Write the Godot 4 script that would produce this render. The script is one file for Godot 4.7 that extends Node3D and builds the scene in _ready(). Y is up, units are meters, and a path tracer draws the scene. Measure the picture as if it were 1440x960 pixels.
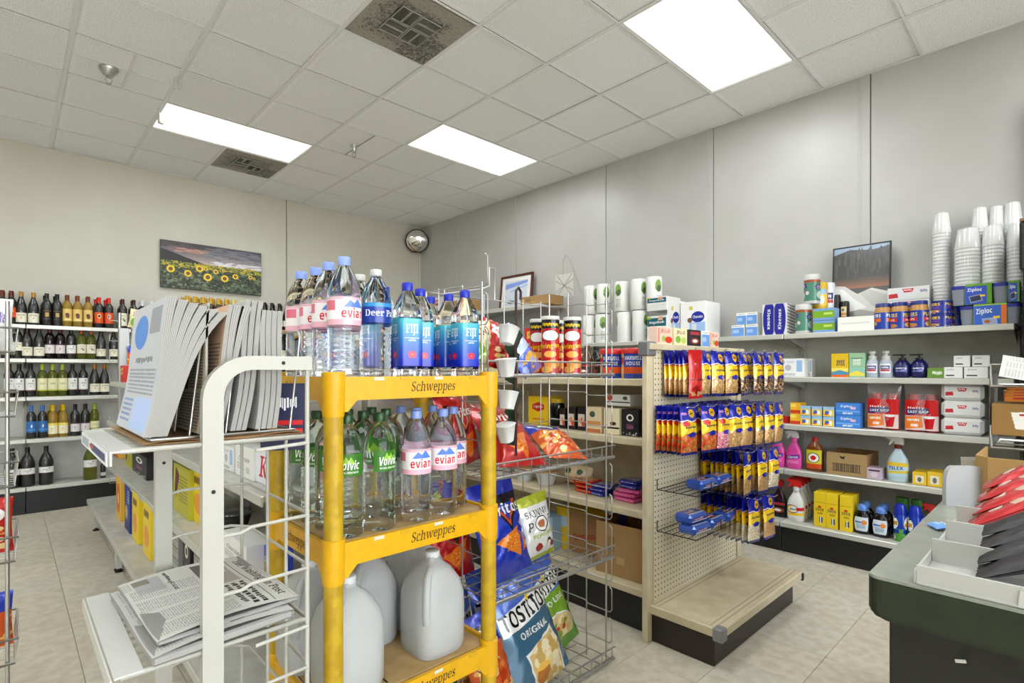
extends Node3D
# A small grocery and wine shop. Right wall is x = 4.52, back wall z = -6.8, floor y = 0, ceiling y = 3.43; the camera stands at x = 0, z = 0.
const F := 749.84
const YAW := -0.7579
const HZ := 521.13
const CH := 1.29
const CEIL := 3.43
const WX := 4.52
const BZ := -6.8
const TL := 0.6096
var M := {}
var names := {}
var CY := cos(YAW)
var SY := sin(YAW)

# ---- pixels to places: a pixel gives a direction, the touched plane gives the distance
func ray(px: float, py: float) -> Vector3:
	var u := (px - 720.0) / F
	return Vector3(CY * u - SY, -(py - HZ) / F, -SY * u - CY)
func onz(px: float, z: float) -> float:
	var d := ray(px, HZ); return d.x * z / d.z
func onx(px: float, x: float) -> float:
	var d := ray(px, HZ); return d.z * x / d.x
func onh(px: float, py: float, h: float) -> Vector3:
	var d := ray(px, py); var k := (h - CH) / d.y
	return Vector3(d.x * k, h, d.z * k)

# ---- mesh builder
class MB:
	var v := PackedVector3Array()
	var n := PackedVector3Array()
	var t := PackedVector2Array()
	var i := PackedInt32Array()
	var x := Transform3D()
	func at(p: Vector3, r := Vector3.ZERO) -> MB:
		x = Transform3D(Basis.from_euler(r), p); return self
	func vert(p: Vector3, nn: Vector3, uv := Vector2.ZERO) -> int:
		v.append(x * p); n.append((x.basis * nn).normalized()); t.append(uv); return v.size() - 1
	func quad(a: Vector3, b: Vector3, c: Vector3, d: Vector3, uv := Rect2(), nn := Vector3.ZERO) -> void:
		if nn == Vector3.ZERO: nn = (b - a).cross(d - a).normalized()
		var p := uv.position; var s := uv.size
		var k := vert(a, nn, p + Vector2(0, s.y)); vert(b, nn, p + s); vert(c, nn, p + Vector2(s.x, 0)); vert(d, nn, p)
		i.append_array(PackedInt32Array([k, k + 1, k + 2, k, k + 2, k + 3]))
	# box with its centre at c; b chamfers the edges; fr prints the +z face, sd the +x and -x faces, tp the top; other faces take the print's ground colour
	func box(c: Vector3, s: Vector3, b := 0.0, fr := Rect2(), sd := Rect2(), tp := Rect2(), bk := Rect2()) -> MB:
		var g := Rect2(fr.position + Vector2(0.0006, 0.0006), Vector2.ZERO) if fr.size.x > 0 else Rect2()
		if sd.size.x == 0: sd = g
		if tp.size.x == 0: tp = g
		if bk.size.x == 0: bk = g
		var h := s * 0.5
		b = minf(b, minf(h.x, minf(h.y, h.z)) * 0.6)
		var ax := [Vector3(1, 0, 0), Vector3(0, 1, 0), Vector3(0, 0, 1)]
		var fs := [[Vector3(0, 0, 1), Vector3(1, 0, 0), Vector3(0, 1, 0), fr], [Vector3(0, 0, -1), Vector3(-1, 0, 0), Vector3(0, 1, 0), bk], [Vector3(1, 0, 0), Vector3(0, 0, -1), Vector3(0, 1, 0), sd], [Vector3(-1, 0, 0), Vector3(0, 0, 1), Vector3(0, 1, 0), sd], [Vector3(0, 1, 0), Vector3(1, 0, 0), Vector3(0, 0, -1), tp], [Vector3(0, -1, 0), Vector3(1, 0, 0), Vector3(0, 0, 1), g]]
		for f in fs:
			var nn: Vector3 = f[0]; var ua: Vector3 = f[1]; var va: Vector3 = f[2]
			var o := c + nn * h; var hu := ua * (h * ua.abs()).length(); var hv := va * (h * va.abs()).length()
			var bu := ua * b; var bv := va * b
			quad(o - hu + bu - hv + bv, o + hu - bu - hv + bv, o + hu - bu + hv - bv, o - hu + bu + hv - bv, f[3], nn)
		if b > 0.0:
			for a in 3:
				var e1: Vector3 = ax[a]; var e2: Vector3 = ax[(a + 1) % 3]; var e3: Vector3 = ax[(a + 2) % 3]
				var l := e1 * (h[a] - b)
				for s2 in [-1.0, 1.0]:
					for s3 in [-1.0, 1.0]:
						var p2: Vector3 = c + e2 * s2 * h[(a + 1) % 3] + e3 * s3 * (h[(a + 2) % 3] - b)
						var p3: Vector3 = c + e2 * s2 * (h[(a + 1) % 3] - b) + e3 * s3 * h[(a + 2) % 3]
						quad(p2 - l, p2 + l, p3 + l, p3 - l, g, (e2 * s2 + e3 * s3).normalized())
			for sx in [-1.0, 1.0]:
				for sy in [-1.0, 1.0]:
					for sz in [-1.0, 1.0]:
						var sg := Vector3(sx, sy, sz); var q := c + h * sg; var nn2 := sg.normalized()
						var k := vert(q - Vector3(0, b * sy, b * sz), nn2, g.position)
						vert(q - Vector3(b * sx, 0, b * sz), nn2, g.position); vert(q - Vector3(b * sx, b * sy, 0), nn2, g.position)
						i.append_array(PackedInt32Array([k, k + 1, k + 2]))
		return self
	# profile of (radius, height) spun about y; p > 2 squares the section
	func lathe(pr: Array, seg := 16, uv := Rect2(), a0 := 0.0, a1 := TAU, p := 2.0, fx := 1.0, fz := 1.0) -> MB:
		var ns := []
		for k in pr.size() - 1:
			var d: Vector2 = pr[k + 1] - pr[k]
			ns.append(Vector2(d.y, -d.x).normalized())
		var y0: float = pr[0].y; var y1: float = pr[-1].y
		for k in pr.size() - 1:
			var na: Vector2 = ns[k]; var nb: Vector2 = ns[k]
			if k > 0 and na.dot(ns[k - 1]) > 0.6: na = (na + ns[k - 1]).normalized()
			if k < ns.size() - 1 and nb.dot(ns[k + 1]) > 0.6: nb = (nb + ns[k + 1]).normalized()
			var base := v.size()
			for j in seg + 1:
				var a := a0 + (a1 - a0) * j / seg
				var ca := sin(a); var sa := cos(a)
				var m := 1.0; var dn := Vector2(ca, sa)
				if p > 2.0:
					m = 1.0 / pow(pow(absf(ca), p) + pow(absf(sa), p), 1.0 / p)
					dn = Vector2(signf(ca) * pow(absf(ca), p - 1.0), signf(sa) * pow(absf(sa), p - 1.0)).normalized()
				var uu := uv.position.x + uv.size.x * j / seg
				for e in 2:
					var q: Vector2 = pr[k + e]; var nn: Vector2 = na if e == 0 else nb
					var f := 0.0 if is_equal_approx(y0, y1) else (q.y - y0) / (y1 - y0)
					vert(Vector3(q.x * m * ca * fx, q.y, q.x * m * sa * fz), Vector3(dn.x * nn.x / fx, nn.y, dn.y * nn.x / fz), Vector2(uu, uv.position.y + uv.size.y * (1.0 - f)))
			for j in seg:
				var b := base + j * 2
				i.append_array(PackedInt32Array([b, b + 2, b + 3, b, b + 3, b + 1]))
		return self
	func tube(pts: Array, r := 0.003, seg := 5) -> MB:
		var up := Vector3.UP
		var base := v.size()
		for k in pts.size():
			var d: Vector3 = ((pts[mini(k + 1, pts.size() - 1)] - pts[k]).normalized() + (pts[k] - pts[maxi(k - 1, 0)]).normalized()).normalized()
			if absf(d.dot(up)) > 0.95: up = Vector3(1, 0, 0.2).normalized()
			var s := d.cross(up).normalized(); var w := s.cross(d).normalized(); up = w
			for j in seg + 1:
				var a := TAU * j / seg
				var o := s * cos(a) + w * sin(a)
				vert(pts[k] + o * r, o)
		for k in pts.size() - 1:
			for j in seg:
				var b := base + k * (seg + 1) + j
				i.append_array(PackedInt32Array([b, b + 1, b + seg + 2, b, b + seg + 2, b + seg + 1]))
		for e in [0, pts.size() - 1]:
			var dd: Vector3 = (pts[0] - pts[1]).normalized() if e == 0 else (pts[-1] - pts[-2]).normalized()
			var c := vert(pts[e], dd)
			for j in seg: i.append_array(PackedInt32Array([c, base + e * (seg + 1) + j, base + e * (seg + 1) + j + 1]))
		return self
	func grid(nx: int, ny: int, f: Callable, uv := Rect2(), flip := false) -> MB:
		var base := v.size(); var P := []
		for b in ny + 1:
			for a in nx + 1: P.append(f.call(float(a) / nx, float(b) / ny))
		for b in ny + 1:
			for a in nx + 1:
				var du: Vector3 = P[b * (nx + 1) + mini(a + 1, nx)] - P[b * (nx + 1) + maxi(a - 1, 0)]
				var dv: Vector3 = P[mini(b + 1, ny) * (nx + 1) + a] - P[maxi(b - 1, 0) * (nx + 1) + a]
				var nn := du.cross(dv).normalized()
				if flip: nn = -nn
				vert(P[b * (nx + 1) + a], nn, uv.position + uv.size * Vector2(float(a) / nx, 1.0 - float(b) / ny))
		for b in ny:
			for a in nx:
				var k := base + b * (nx + 1) + a
				i.append_array(PackedInt32Array([k, k + 1, k + nx + 2, k, k + nx + 2, k + nx + 1]))
		return self
	# outline in x,y pushed from z0 to z1; the front carries the print
	func prism(pts: PackedVector2Array, z0: float, z1: float, uv := Rect2()) -> MB:
		var tr := Geometry2D.triangulate_polygon(pts)
		var lo := pts[0]; var hi := pts[0]
		for p in pts: lo = lo.min(p); hi = hi.max(p)
		var g := uv.position + Vector2(0.0006, 0.0006)
		for e in 2:
			var k := v.size()
			for p in pts:
				var q := (p - lo) / (hi - lo)
				vert(Vector3(p.x, p.y, z1 if e == 0 else z0), Vector3(0, 0, 1 if e == 0 else -1), uv.position + uv.size * Vector2(q.x, 1.0 - q.y) if e == 0 else g)
			for j in tr: i.append(k + j)
		var ar := 0.0
		for j in pts.size(): ar += pts[j].cross(pts[(j + 1) % pts.size()])
		for j in pts.size():
			var a := pts[j]; var b := pts[(j + 1) % pts.size()]
			var d := (b - a).normalized() * signf(ar)
			quad(Vector3(a.x, a.y, z0), Vector3(b.x, b.y, z0), Vector3(b.x, b.y, z1), Vector3(a.x, a.y, z1), Rect2(g, Vector2.ZERO), Vector3(d.y, -d.x, 0))
		return self
	# a printed face looking down, just under y = y0
	func quad_down(uv: Rect2, s: float, y0: float) -> MB:
		var h := s * 0.5
		quad(Vector3(-h, y0, -h), Vector3(h, y0, -h), Vector3(h, y0, h), Vector3(-h, y0, h), uv, Vector3.DOWN)
		return self
	func mesh() -> ArrayMesh:
		for k in range(0, i.size(), 3):   # front faces run clockwise
			var a := i[k]; var b := i[k + 1]; var c := i[k + 2]
			if (v[b] - v[a]).cross(v[c] - v[a]).dot(n[a] + n[b] + n[c]) > 0.0:
				i[k + 1] = c; i[k + 2] = b
		var arr := []
		arr.resize(Mesh.ARRAY_MAX)
		arr[Mesh.ARRAY_VERTEX] = v; arr[Mesh.ARRAY_NORMAL] = n; arr[Mesh.ARRAY_TEX_UV] = t; arr[Mesh.ARRAY_INDEX] = i
		var m := ArrayMesh.new()
		m.add_surface_from_arrays(Mesh.PRIMITIVE_TRIANGLES, arr)
		return m

func mb() -> MB: return MB.new()

# ---- nodes
func numbered(s: String) -> String:
	names[s] = names.get(s, -1) + 1
	return s if names[s] == 0 else "%s_%03d" % [s, names[s]]
func meta(o: Node, label: String, cat: String, group := "") -> Node:
	o.set_meta("label", label); o.set_meta("category", cat)
	if group != "": o.set_meta("group", group)
	return o
func T(called: String, label: String, cat: String, pos := Vector3.ZERO, ry := 0.0, group := "") -> Node3D:
	var o := Node3D.new()
	o.name = numbered(called); add_child(o); o.position = pos; o.rotation.y = ry
	meta(o, label, cat, group)
	return o
func A(parent: Node3D, called: String, m, mat: Material, pos := Vector3.ZERO, label := "") -> MeshInstance3D:
	var o := MeshInstance3D.new()
	o.name = called
	o.mesh = m.mesh() if m is MB else m
	o.material_override = mat
	o.cast_shadow = GeometryInstance3D.SHADOW_CASTING_SETTING_ON
	parent.add_child(o, true); o.position = pos
	if label != "": o.set_meta("label", label)
	return o
func O(called: String, label: String, cat: String, m, mat: Material, pos := Vector3.ZERO, rot := Vector3.ZERO, group := "") -> MeshInstance3D:
	var o := A(self, numbered(called), m, mat, pos)
	o.rotation = rot
	meta(o, label, cat, group)
	return o
func cp(o: Node3D, pos: Vector3, ry := 0.0, label := "", group := "") -> Node3D:
	var c: Node3D = o.duplicate()
	c.name = numbered(str(o.name).rsplit("_", true, 1)[0] if str(o.name).right(3).is_valid_int() else str(o.name))
	add_child(c); c.position = pos; c.rotation.y = ry
	if label != "": c.set_meta("label", label)
	if group != "": c.set_meta("group", group)
	return c
func S(called: String) -> Node3D:
	var o := Node3D.new(); o.name = numbered(called); add_child(o); o.set_meta("kind", "structure"); return o

# ---- materials
func mat(c: Color, rough := 0.5, metal := 0.0, spec := 0.5) -> StandardMaterial3D:
	var m := StandardMaterial3D.new()
	m.albedo_color = c; m.roughness = rough; m.metallic = metal; m.metallic_specular = spec
	return m
func noise_tex(lo: Color, hi: Color, freq: float, seed_ := 1, size := 256, kind := FastNoiseLite.TYPE_SIMPLEX_SMOOTH, oct := 4, p0 := 0.25, p1 := 0.75) -> NoiseTexture2D:
	var nz := FastNoiseLite.new(); nz.seed = seed_; nz.frequency = freq; nz.noise_type = kind; nz.fractal_octaves = oct
	var g := Gradient.new(); g.set_color(0, lo); g.set_color(1, hi); g.set_offset(0, p0); g.set_offset(1, p1)
	var t := NoiseTexture2D.new(); t.width = size; t.height = size; t.seamless = true; t.noise = nz; t.color_ramp = g
	return t
func tri(m: StandardMaterial3D, tex: Texture2D, scale: float) -> StandardMaterial3D:
	m.albedo_texture = tex; m.uv1_triplanar = true; m.uv1_world_triplanar = true; m.uv1_scale = Vector3.ONE * scale
	return m
func glass(c: Color, ior := 0.033, a := 0.0, rough := 0.0) -> StandardMaterial3D:
	var m := mat(Color(c.r, c.g, c.b, a), rough)
	m.transparency = BaseMaterial3D.TRANSPARENCY_ALPHA; m.refraction_enabled = true; m.refraction_scale = ior
	return m
func pane(c: Color, a: float, rough := 0.05) -> StandardMaterial3D:
	var m := mat(Color(c.r, c.g, c.b, a), rough); m.transparency = BaseMaterial3D.TRANSPARENCY_ALPHA; return m

# ---- flat print: one sheet that holds every label, cover and wrapper
var sheet: Image
var cells := {}
var pen := Vector2i(4, 4)
var row_h := 0
var fonts := {}
func C(called: String, w: int, h: int, base: Color) -> void:
	if pen.x + w + 4 > 2048: pen = Vector2i(4, pen.y + row_h + 4); row_h = 0
	cells[called] = Rect2i(pen.x, pen.y, w, h)
	sheet.fill_rect(Rect2i(pen.x - 2, pen.y - 2, w + 4, h + 4), base)
	pen.x += w + 4; row_h = maxi(row_h, h)
func U(called: String) -> Rect2:
	var c: Rect2i = cells[called]
	return Rect2(Vector2(c.position) / 2048.0, Vector2(c.size) / 2048.0)
func put(c: Rect2i, x0: float, x1: float, y: int, col: Color) -> void:
	if y < 0 or y >= c.size.y: return
	var a := clampi(roundi(x0), 0, c.size.x); var b := clampi(roundi(x1), 0, c.size.x)
	if b > a: sheet.fill_rect(Rect2i(c.position.x + a, c.position.y + y, b - a, 1), col)
func r(n: String, x: float, y: float, w: float, h: float, col: Color) -> void:
	var c: Rect2i = cells[n]
	for k in range(roundi(y * c.size.y), roundi((y + h) * c.size.y)): put(c, x * c.size.x, (x + w) * c.size.x, k, col)
func e(n: String, cx: float, cy: float, rx: float, ry: float, col: Color) -> void:
	var c: Rect2i = cells[n]; var hh := ry * c.size.y; var ww := rx * c.size.x
	for k in range(int(cy * c.size.y - hh), int(cy * c.size.y + hh) + 1):
		var q := (k + 0.5 - cy * c.size.y) / hh
		if absf(q) < 1.0:
			var s := sqrt(1.0 - q * q) * ww
			put(c, cx * c.size.x - s, cx * c.size.x + s, k, col)
func pl(n: String, pts: Array, col: Color) -> void:
	var c: Rect2i = cells[n]; var lo := 9e9; var hi := -9e9
	for p in pts: lo = minf(lo, p[1]); hi = maxf(hi, p[1])
	for k in range(int(lo * c.size.y), int(hi * c.size.y) + 1):
		var y := (k + 0.5) / c.size.y; var xs := []
		for j in pts.size():
			var a = pts[j]; var b = pts[(j + 1) % pts.size()]
			if (a[1] <= y) != (b[1] <= y): xs.append(a[0] + (b[0] - a[0]) * (y - a[1]) / (b[1] - a[1]))
		xs.sort()
		for j in range(0, xs.size() - 1, 2): put(c, xs[j] * c.size.x, xs[j + 1] * c.size.x, k, col)
func star(n: String, cx: float, cy: float, rr: float, col: Color, pts := 12, inner := 0.68) -> void:
	var c: Rect2i = cells[n]; var a := []
	for k in pts * 2:
		var q := rr * (1.0 if k % 2 == 0 else inner)
		a.append([cx + sin(PI * k / pts) * q, cy - cos(PI * k / pts) * q * c.size.x / c.size.y])
	pl(n, a, col)
func sp(n: String, x: float, y: float, w: float, h: float, cols: Array, count: int, r0: float, r1: float, sd := 1) -> void:
	var g := RandomNumberGenerator.new(); g.seed = sd
	var c: Rect2i = cells[n]
	for k in count:
		var q := g.randf_range(r0, r1)
		e(n, x + g.randf() * w, y + g.randf() * h, q, q * g.randf_range(0.5, 1.0) * c.size.x / c.size.y, cols[g.randi() % cols.size()])
func fnt(serif: bool, bold: bool) -> Font:
	var k := [serif, bold]
	if not fonts.has(k):
		var f := SystemFont.new(); f.font_names = PackedStringArray(["Droid Serif" if serif else "Droid Sans"]); f.font_weight = 700 if bold else 400
		fonts[k] = f
	return fonts[k]
var tcache := {}
func glyphs(s: String, serif := false, bold := true) -> PackedVector3Array:
	var key := s + str(serif) + str(bold)
	if tcache.has(key): return tcache[key]
	var tm := TextMesh.new(); tm.font = fnt(serif, bold); tm.text = s; tm.font_size = 48; tm.pixel_size = 0.01; tm.depth = 0.0; tm.curve_step = 6.0
	var a := tm.get_mesh_arrays()
	var vs: PackedVector3Array = a[0]; var out := PackedVector3Array()
	for k in a[12]: out.append(vs[k])
	var lo := out[0]; var hi := out[0]
	for q in out: lo = lo.min(q); hi = hi.max(q)
	for k in out.size(): out[k] = (out[k] - (lo + hi) * 0.5) / (hi.y - lo.y)
	tcache[key] = out
	return out
# words printed with their box centred at cx, cy and th high; mw limits the width
func tx(n: String, s: String, cx: float, cy: float, th: float, col: Color, mw := 0.0, serif := false, bold := true, rot := 0.0, slant := 0.0) -> void:
	var c: Rect2i = cells[n]; var gl := glyphs(s, serif, bold)
	var hi := 0.0
	for q in gl: hi = maxf(hi, q.x)
	var sy := th * c.size.y; var sx := sy
	if mw > 0.0: sx = mw * c.size.x / (2.0 * hi)
	var cr := cos(rot); var sr := sin(rot)
	var pts := PackedVector2Array()
	for q in gl:
		var px := (q.x + q.y * slant) * sx; var py := -q.y * sy
		pts.append(Vector2(cx * c.size.x + px * cr - py * sr, cy * c.size.y + px * sr + py * cr))
	for k in range(0, pts.size(), 3):
		var a := pts[k]; var b := pts[k + 1]; var d := pts[k + 2]
		var y0 := minf(a.y, minf(b.y, d.y)); var y1 := maxf(a.y, maxf(b.y, d.y))
		for yy in range(int(floor(y0)), int(ceil(y1)) + 1):
			var y := yy + 0.5; var x0 := 1e9; var x1 := -1e9
			for ed in [[a, b], [b, d], [d, a]]:
				var p: Vector2 = ed[0]; var q2: Vector2 = ed[1]
				if (p.y <= y) != (q2.y <= y):
					var xx := p.x + (q2.x - p.x) * (y - p.y) / (q2.y - p.y)
					x0 = minf(x0, xx); x1 = maxf(x1, xx)
			if x1 > x0: put(c, x0, x1, yy, col)
# fine printed lines, like columns of news or small print
func lines(n: String, x: float, y: float, w: float, h: float, dy: float, col: Color, sd := 1) -> void:
	var g := RandomNumberGenerator.new(); g.seed = sd
	var yy := y
	while yy < y + h:
		var xx := x
		while xx < x + w:
			var q := minf(g.randf_range(0.02, 0.07), x + w - xx)
			r(n, xx, yy, q * 0.8, dy * 0.5, col); xx += q
		yy += dy
# lettering as its own thin mesh: h high, centred, facing +z
func letters(s: String, h: float, serif := false, bold := true, slant := 0.0, sx := 1.0) -> MB:
	var m := mb(); var gl := glyphs(s, serif, bold)
	for k in gl.size():
		var q := gl[k]
		m.vert(Vector3((q.x + q.y * slant) * h * sx, q.y * h, 0), Vector3(0, 0, 1)); m.i.append(k)
	return m

func _ready() -> void:
	# camera: level, turned 43.4 degrees to the right of the back wall's normal, lens shifted up a little
	var cam := Camera3D.new()
	cam.name = "camera"; add_child(cam)
	cam.position = Vector3(0, CH, 0); cam.rotation.y = YAW
	cam.set_frustum(0.05 * 960.0 / F, Vector2(0, 0.05 * (HZ - 480.0) / F), 0.05, 60.0)
	cam.current = true
	var we := WorldEnvironment.new(); we.name = "environment"
	var env := Environment.new()
	# overcast daylight over pale paving comes in through the shop front behind the camera
	var sm := ProceduralSkyMaterial.new()
	sm.sky_top_color = Color(0.72, 0.77, 0.84); sm.sky_horizon_color = Color(0.90, 0.91, 0.92); sm.ground_horizon_color = Color(0.74, 0.73, 0.71); sm.ground_bottom_color = Color(0.70, 0.69, 0.67)
	var sk := Sky.new(); sk.sky_material = sm
	env.background_mode = Environment.BG_SKY; env.sky = sk; env.background_energy_multiplier = 13.5
	env.ambient_light_source = Environment.AMBIENT_SOURCE_DISABLED
	env.tonemap_mode = Environment.TONE_MAPPER_LINEAR; env.tonemap_exposure = 1.06
	env.sdfgi_enabled = true; env.ssao_enabled = true; env.ssil_enabled = true
	we.environment = env; add_child(we)
	for p in lamp_spots():
		var l := AreaLight3D.new()
		l.name = "troffer_light"; add_child(l, true)
		l.position = Vector3(p[0] + TL, CEIL - 0.03, p[1] - TL * 0.5); l.rotation.x = -PI / 2
		l.area_size = Vector2(1.17, 0.56); l.area_normalize_energy = true
		l.light_color = Color(0.96, 0.99, 1.0); l.light_energy = 1.85
		l.area_range = 20.0; l.area_attenuation = 2.0; l.shadow_enabled = true
	print_sheet()
	materials()
	room()
	wine_wall()
	cereal_gondola()
	tan_gondola()
	right_wall()
	yellow_rack()
	paper_rack()
	chip_rack()
	counter()
	left_rack()
	details()

# every ceiling light by the corner of its two-tile cell: three in view, the others follow the same pattern out of the frame
func lamp_spots() -> Array:
	var R := func(k): return 0.3 + k * TL
	var Z := func(k): return -0.7168 - k * TL
	return [[R.call(1), Z.call(7)], [R.call(4), Z.call(5)], [R.call(4), Z.call(1)], [R.call(1), Z.call(1)], [R.call(-3), Z.call(6)], [R.call(-3), Z.call(2)], [R.call(4), Z.call(-3)], [R.call(1), Z.call(-3)], [R.call(-3), Z.call(-2)], [R.call(-7), Z.call(4)], [R.call(-7), Z.call(0)], [R.call(4), Z.call(-8)], [R.call(0), Z.call(-7)], [R.call(-5), Z.call(-7)]]

func materials() -> void:
	var at := ImageTexture.create_from_image(sheet)
	for k in [["paper", 0.75, 0.0], ["card", 0.45, 0.0], ["gloss", 0.22, 0.0], ["foil", 0.25, 0.25]]:
		var m := mat(Color.WHITE, k[1], k[2]); m.albedo_texture = at; m.texture_filter = BaseMaterial3D.TEXTURE_FILTER_LINEAR
		M[k[0]] = m
	M.foil.clearcoat_enabled = true; M.foil.clearcoat = 0.6; M.foil.clearcoat_roughness = 0.12
	M.wall = tri(mat(Color(0.71, 0.705, 0.695), 0.36), noise_tex(Color(0.975, 0.973, 0.968), Color.WHITE, 0.012, 3), 0.4)
	M.wall_b = tri(mat(Color(0.775, 0.765, 0.715), 0.6), noise_tex(Color(0.98, 0.978, 0.972), Color.WHITE, 0.012, 4), 0.4)
	M.tiles = []
	for k in 3:
		var c := [Color(0.955, 0.965, 0.975), Color(0.945, 0.955, 0.965), Color(0.96, 0.97, 0.98)][k] as Color
		M.tiles.append(tri(mat(c, 0.9), noise_tex(Color(0.78, 0.77, 0.75), Color.WHITE, 0.16, 10 + k, 512, FastNoiseLite.TYPE_SIMPLEX, 2, 0.2, 0.36), 1.0 / TL))
		M.tiles[k].uv1_world_triplanar = false; M.tiles[k].uv1_offset = Vector3.ZERO   # the texture's blended middle falls on the tile's edge, under the tees
	M.tee = mat(Color(0.88, 0.88, 0.88), 0.5)
	M.floors = []
	for k in 4:
		var c2 := [Color(0.815, 0.785, 0.715), Color(0.80, 0.77, 0.70), Color(0.825, 0.795, 0.73), Color(0.805, 0.78, 0.72)][k] as Color
		M.floors.append(tri(mat(c2, 0.42), noise_tex(Color(0.93, 0.92, 0.90), Color.WHITE, 0.02, 20 + k, 512, FastNoiseLite.TYPE_SIMPLEX_SMOOTH, 5, 0.2, 0.7), 1.3))
	M.grout = mat(Color(0.36, 0.335, 0.28), 0.9)
	M.white = tri(mat(Color(0.77, 0.77, 0.75), 0.38), noise_tex(Color(0.93, 0.92, 0.90), Color.WHITE, 0.02, 31), 1.5)
	M.white2 = mat(Color(0.77, 0.77, 0.755), 0.35)
	M.grey_panel = tri(mat(Color(0.84, 0.84, 0.82), 0.5), noise_tex(Color(0.93, 0.93, 0.92), Color.WHITE, 0.015, 32), 1.0)
	M.rail = mat(Color(0.78, 0.78, 0.75), 0.3, 0.25)
	M.tan = tri(mat(Color(0.82, 0.77, 0.65), 0.45), noise_tex(Color(0.94, 0.935, 0.92), Color.WHITE, 0.02, 33), 1.4)
	M.kick = tri(mat(Color(0.075, 0.075, 0.08), 0.4), noise_tex(Color(0.75, 0.75, 0.75), Color.WHITE, 0.03, 35), 1.5)
	M.kick_b = tri(mat(Color(0.16, 0.12, 0.10), 0.35), noise_tex(Color(0.8, 0.78, 0.76), Color.WHITE, 0.03, 36), 1.5)
	M.black = mat(Color(0.03, 0.03, 0.035), 0.4)
	M.chrome = mat(Color(0.72, 0.72, 0.71), 0.28, 0.9)
	M.wire_w = mat(Color(0.70, 0.695, 0.655), 0.35)
	M.wire_b = mat(Color(0.05, 0.05, 0.055), 0.4)
	M.yellow = tri(mat(Color(0.86, 0.65, 0.03), 0.4), noise_tex(Color(0.975, 0.965, 0.94), Color.WHITE, 0.03, 37), 3.0)
	M.yellow_p = tri(mat(Color(0.76, 0.62, 0.09), 0.45), noise_tex(Color(0.90, 0.88, 0.80), Color.WHITE, 0.012, 38, 512, FastNoiseLite.TYPE_SIMPLEX_SMOOTH, 5, 0.3, 0.6), 2.5)
	M.ply = tri(mat(Color(0.74, 0.62, 0.42), 0.6), noise_tex(Color(0.86, 0.83, 0.78), Color.WHITE, 0.01, 39), 2.0)
	M.wood = tri(mat(Color(0.75, 0.56, 0.33), 0.45), noise_tex(Color(0.86, 0.82, 0.76), Color.WHITE, 0.012, 40), 2.0)
	M.cardboard = tri(mat(Color(0.62, 0.48, 0.31), 0.85), noise_tex(Color(0.9, 0.88, 0.86), Color.WHITE, 0.03, 41), 3.0)
	M.water = glass(Color(0.97, 0.985, 1.0), 0.033)
	M.water2 = glass(Color(0.95, 0.98, 0.97), 0.033)
	M.wine_dark = mat(Color(0.018, 0.016, 0.017), 0.06); M.wine_dark.clearcoat_enabled = true
	M.wine_green = glass(Color(0.50, 0.52, 0.20), 0.036, 0.35, 0.02)
	M.wine_gold = glass(Color(0.80, 0.66, 0.30), 0.036, 0.4, 0.02)
	M.film = pane(Color(0.95, 0.95, 0.95), 0.12, 0.12)
	M.jug = mat(Color(0.80, 0.81, 0.80, 0.62), 0.3); M.jug.transparency = BaseMaterial3D.TRANSPARENCY_ALPHA
	M.jug_water = mat(Color(0.74, 0.76, 0.75), 0.3)
	M.foam = mat(Color(0.86, 0.86, 0.855), 0.6); M.foam.backlight_enabled = true; M.foam.backlight = Color(0.25, 0.25, 0.24)
	M.green = tri(mat(Color(0.115, 0.165, 0.09), 0.3), noise_tex(Color(0.85, 0.85, 0.83), Color.WHITE, 0.03, 42), 2.0)
	M.top_grey = tri(mat(Color(0.57, 0.585, 0.54), 0.3), noise_tex(Color(0.92, 0.92, 0.91), Color.WHITE, 0.02, 43), 2.0)
	M.mirror = mat(Color(0.9, 0.9, 0.9), 0.03, 1.0)
	M.ink = mat(Color(0.03, 0.03, 0.03), 0.6)

func plain(c: Color, rough := 0.4) -> StandardMaterial3D:
	var k := "c%s_%s" % [c.to_html(), rough]
	if not M.has(k): M[k] = mat(c, rough)
	return M[k]

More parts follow.
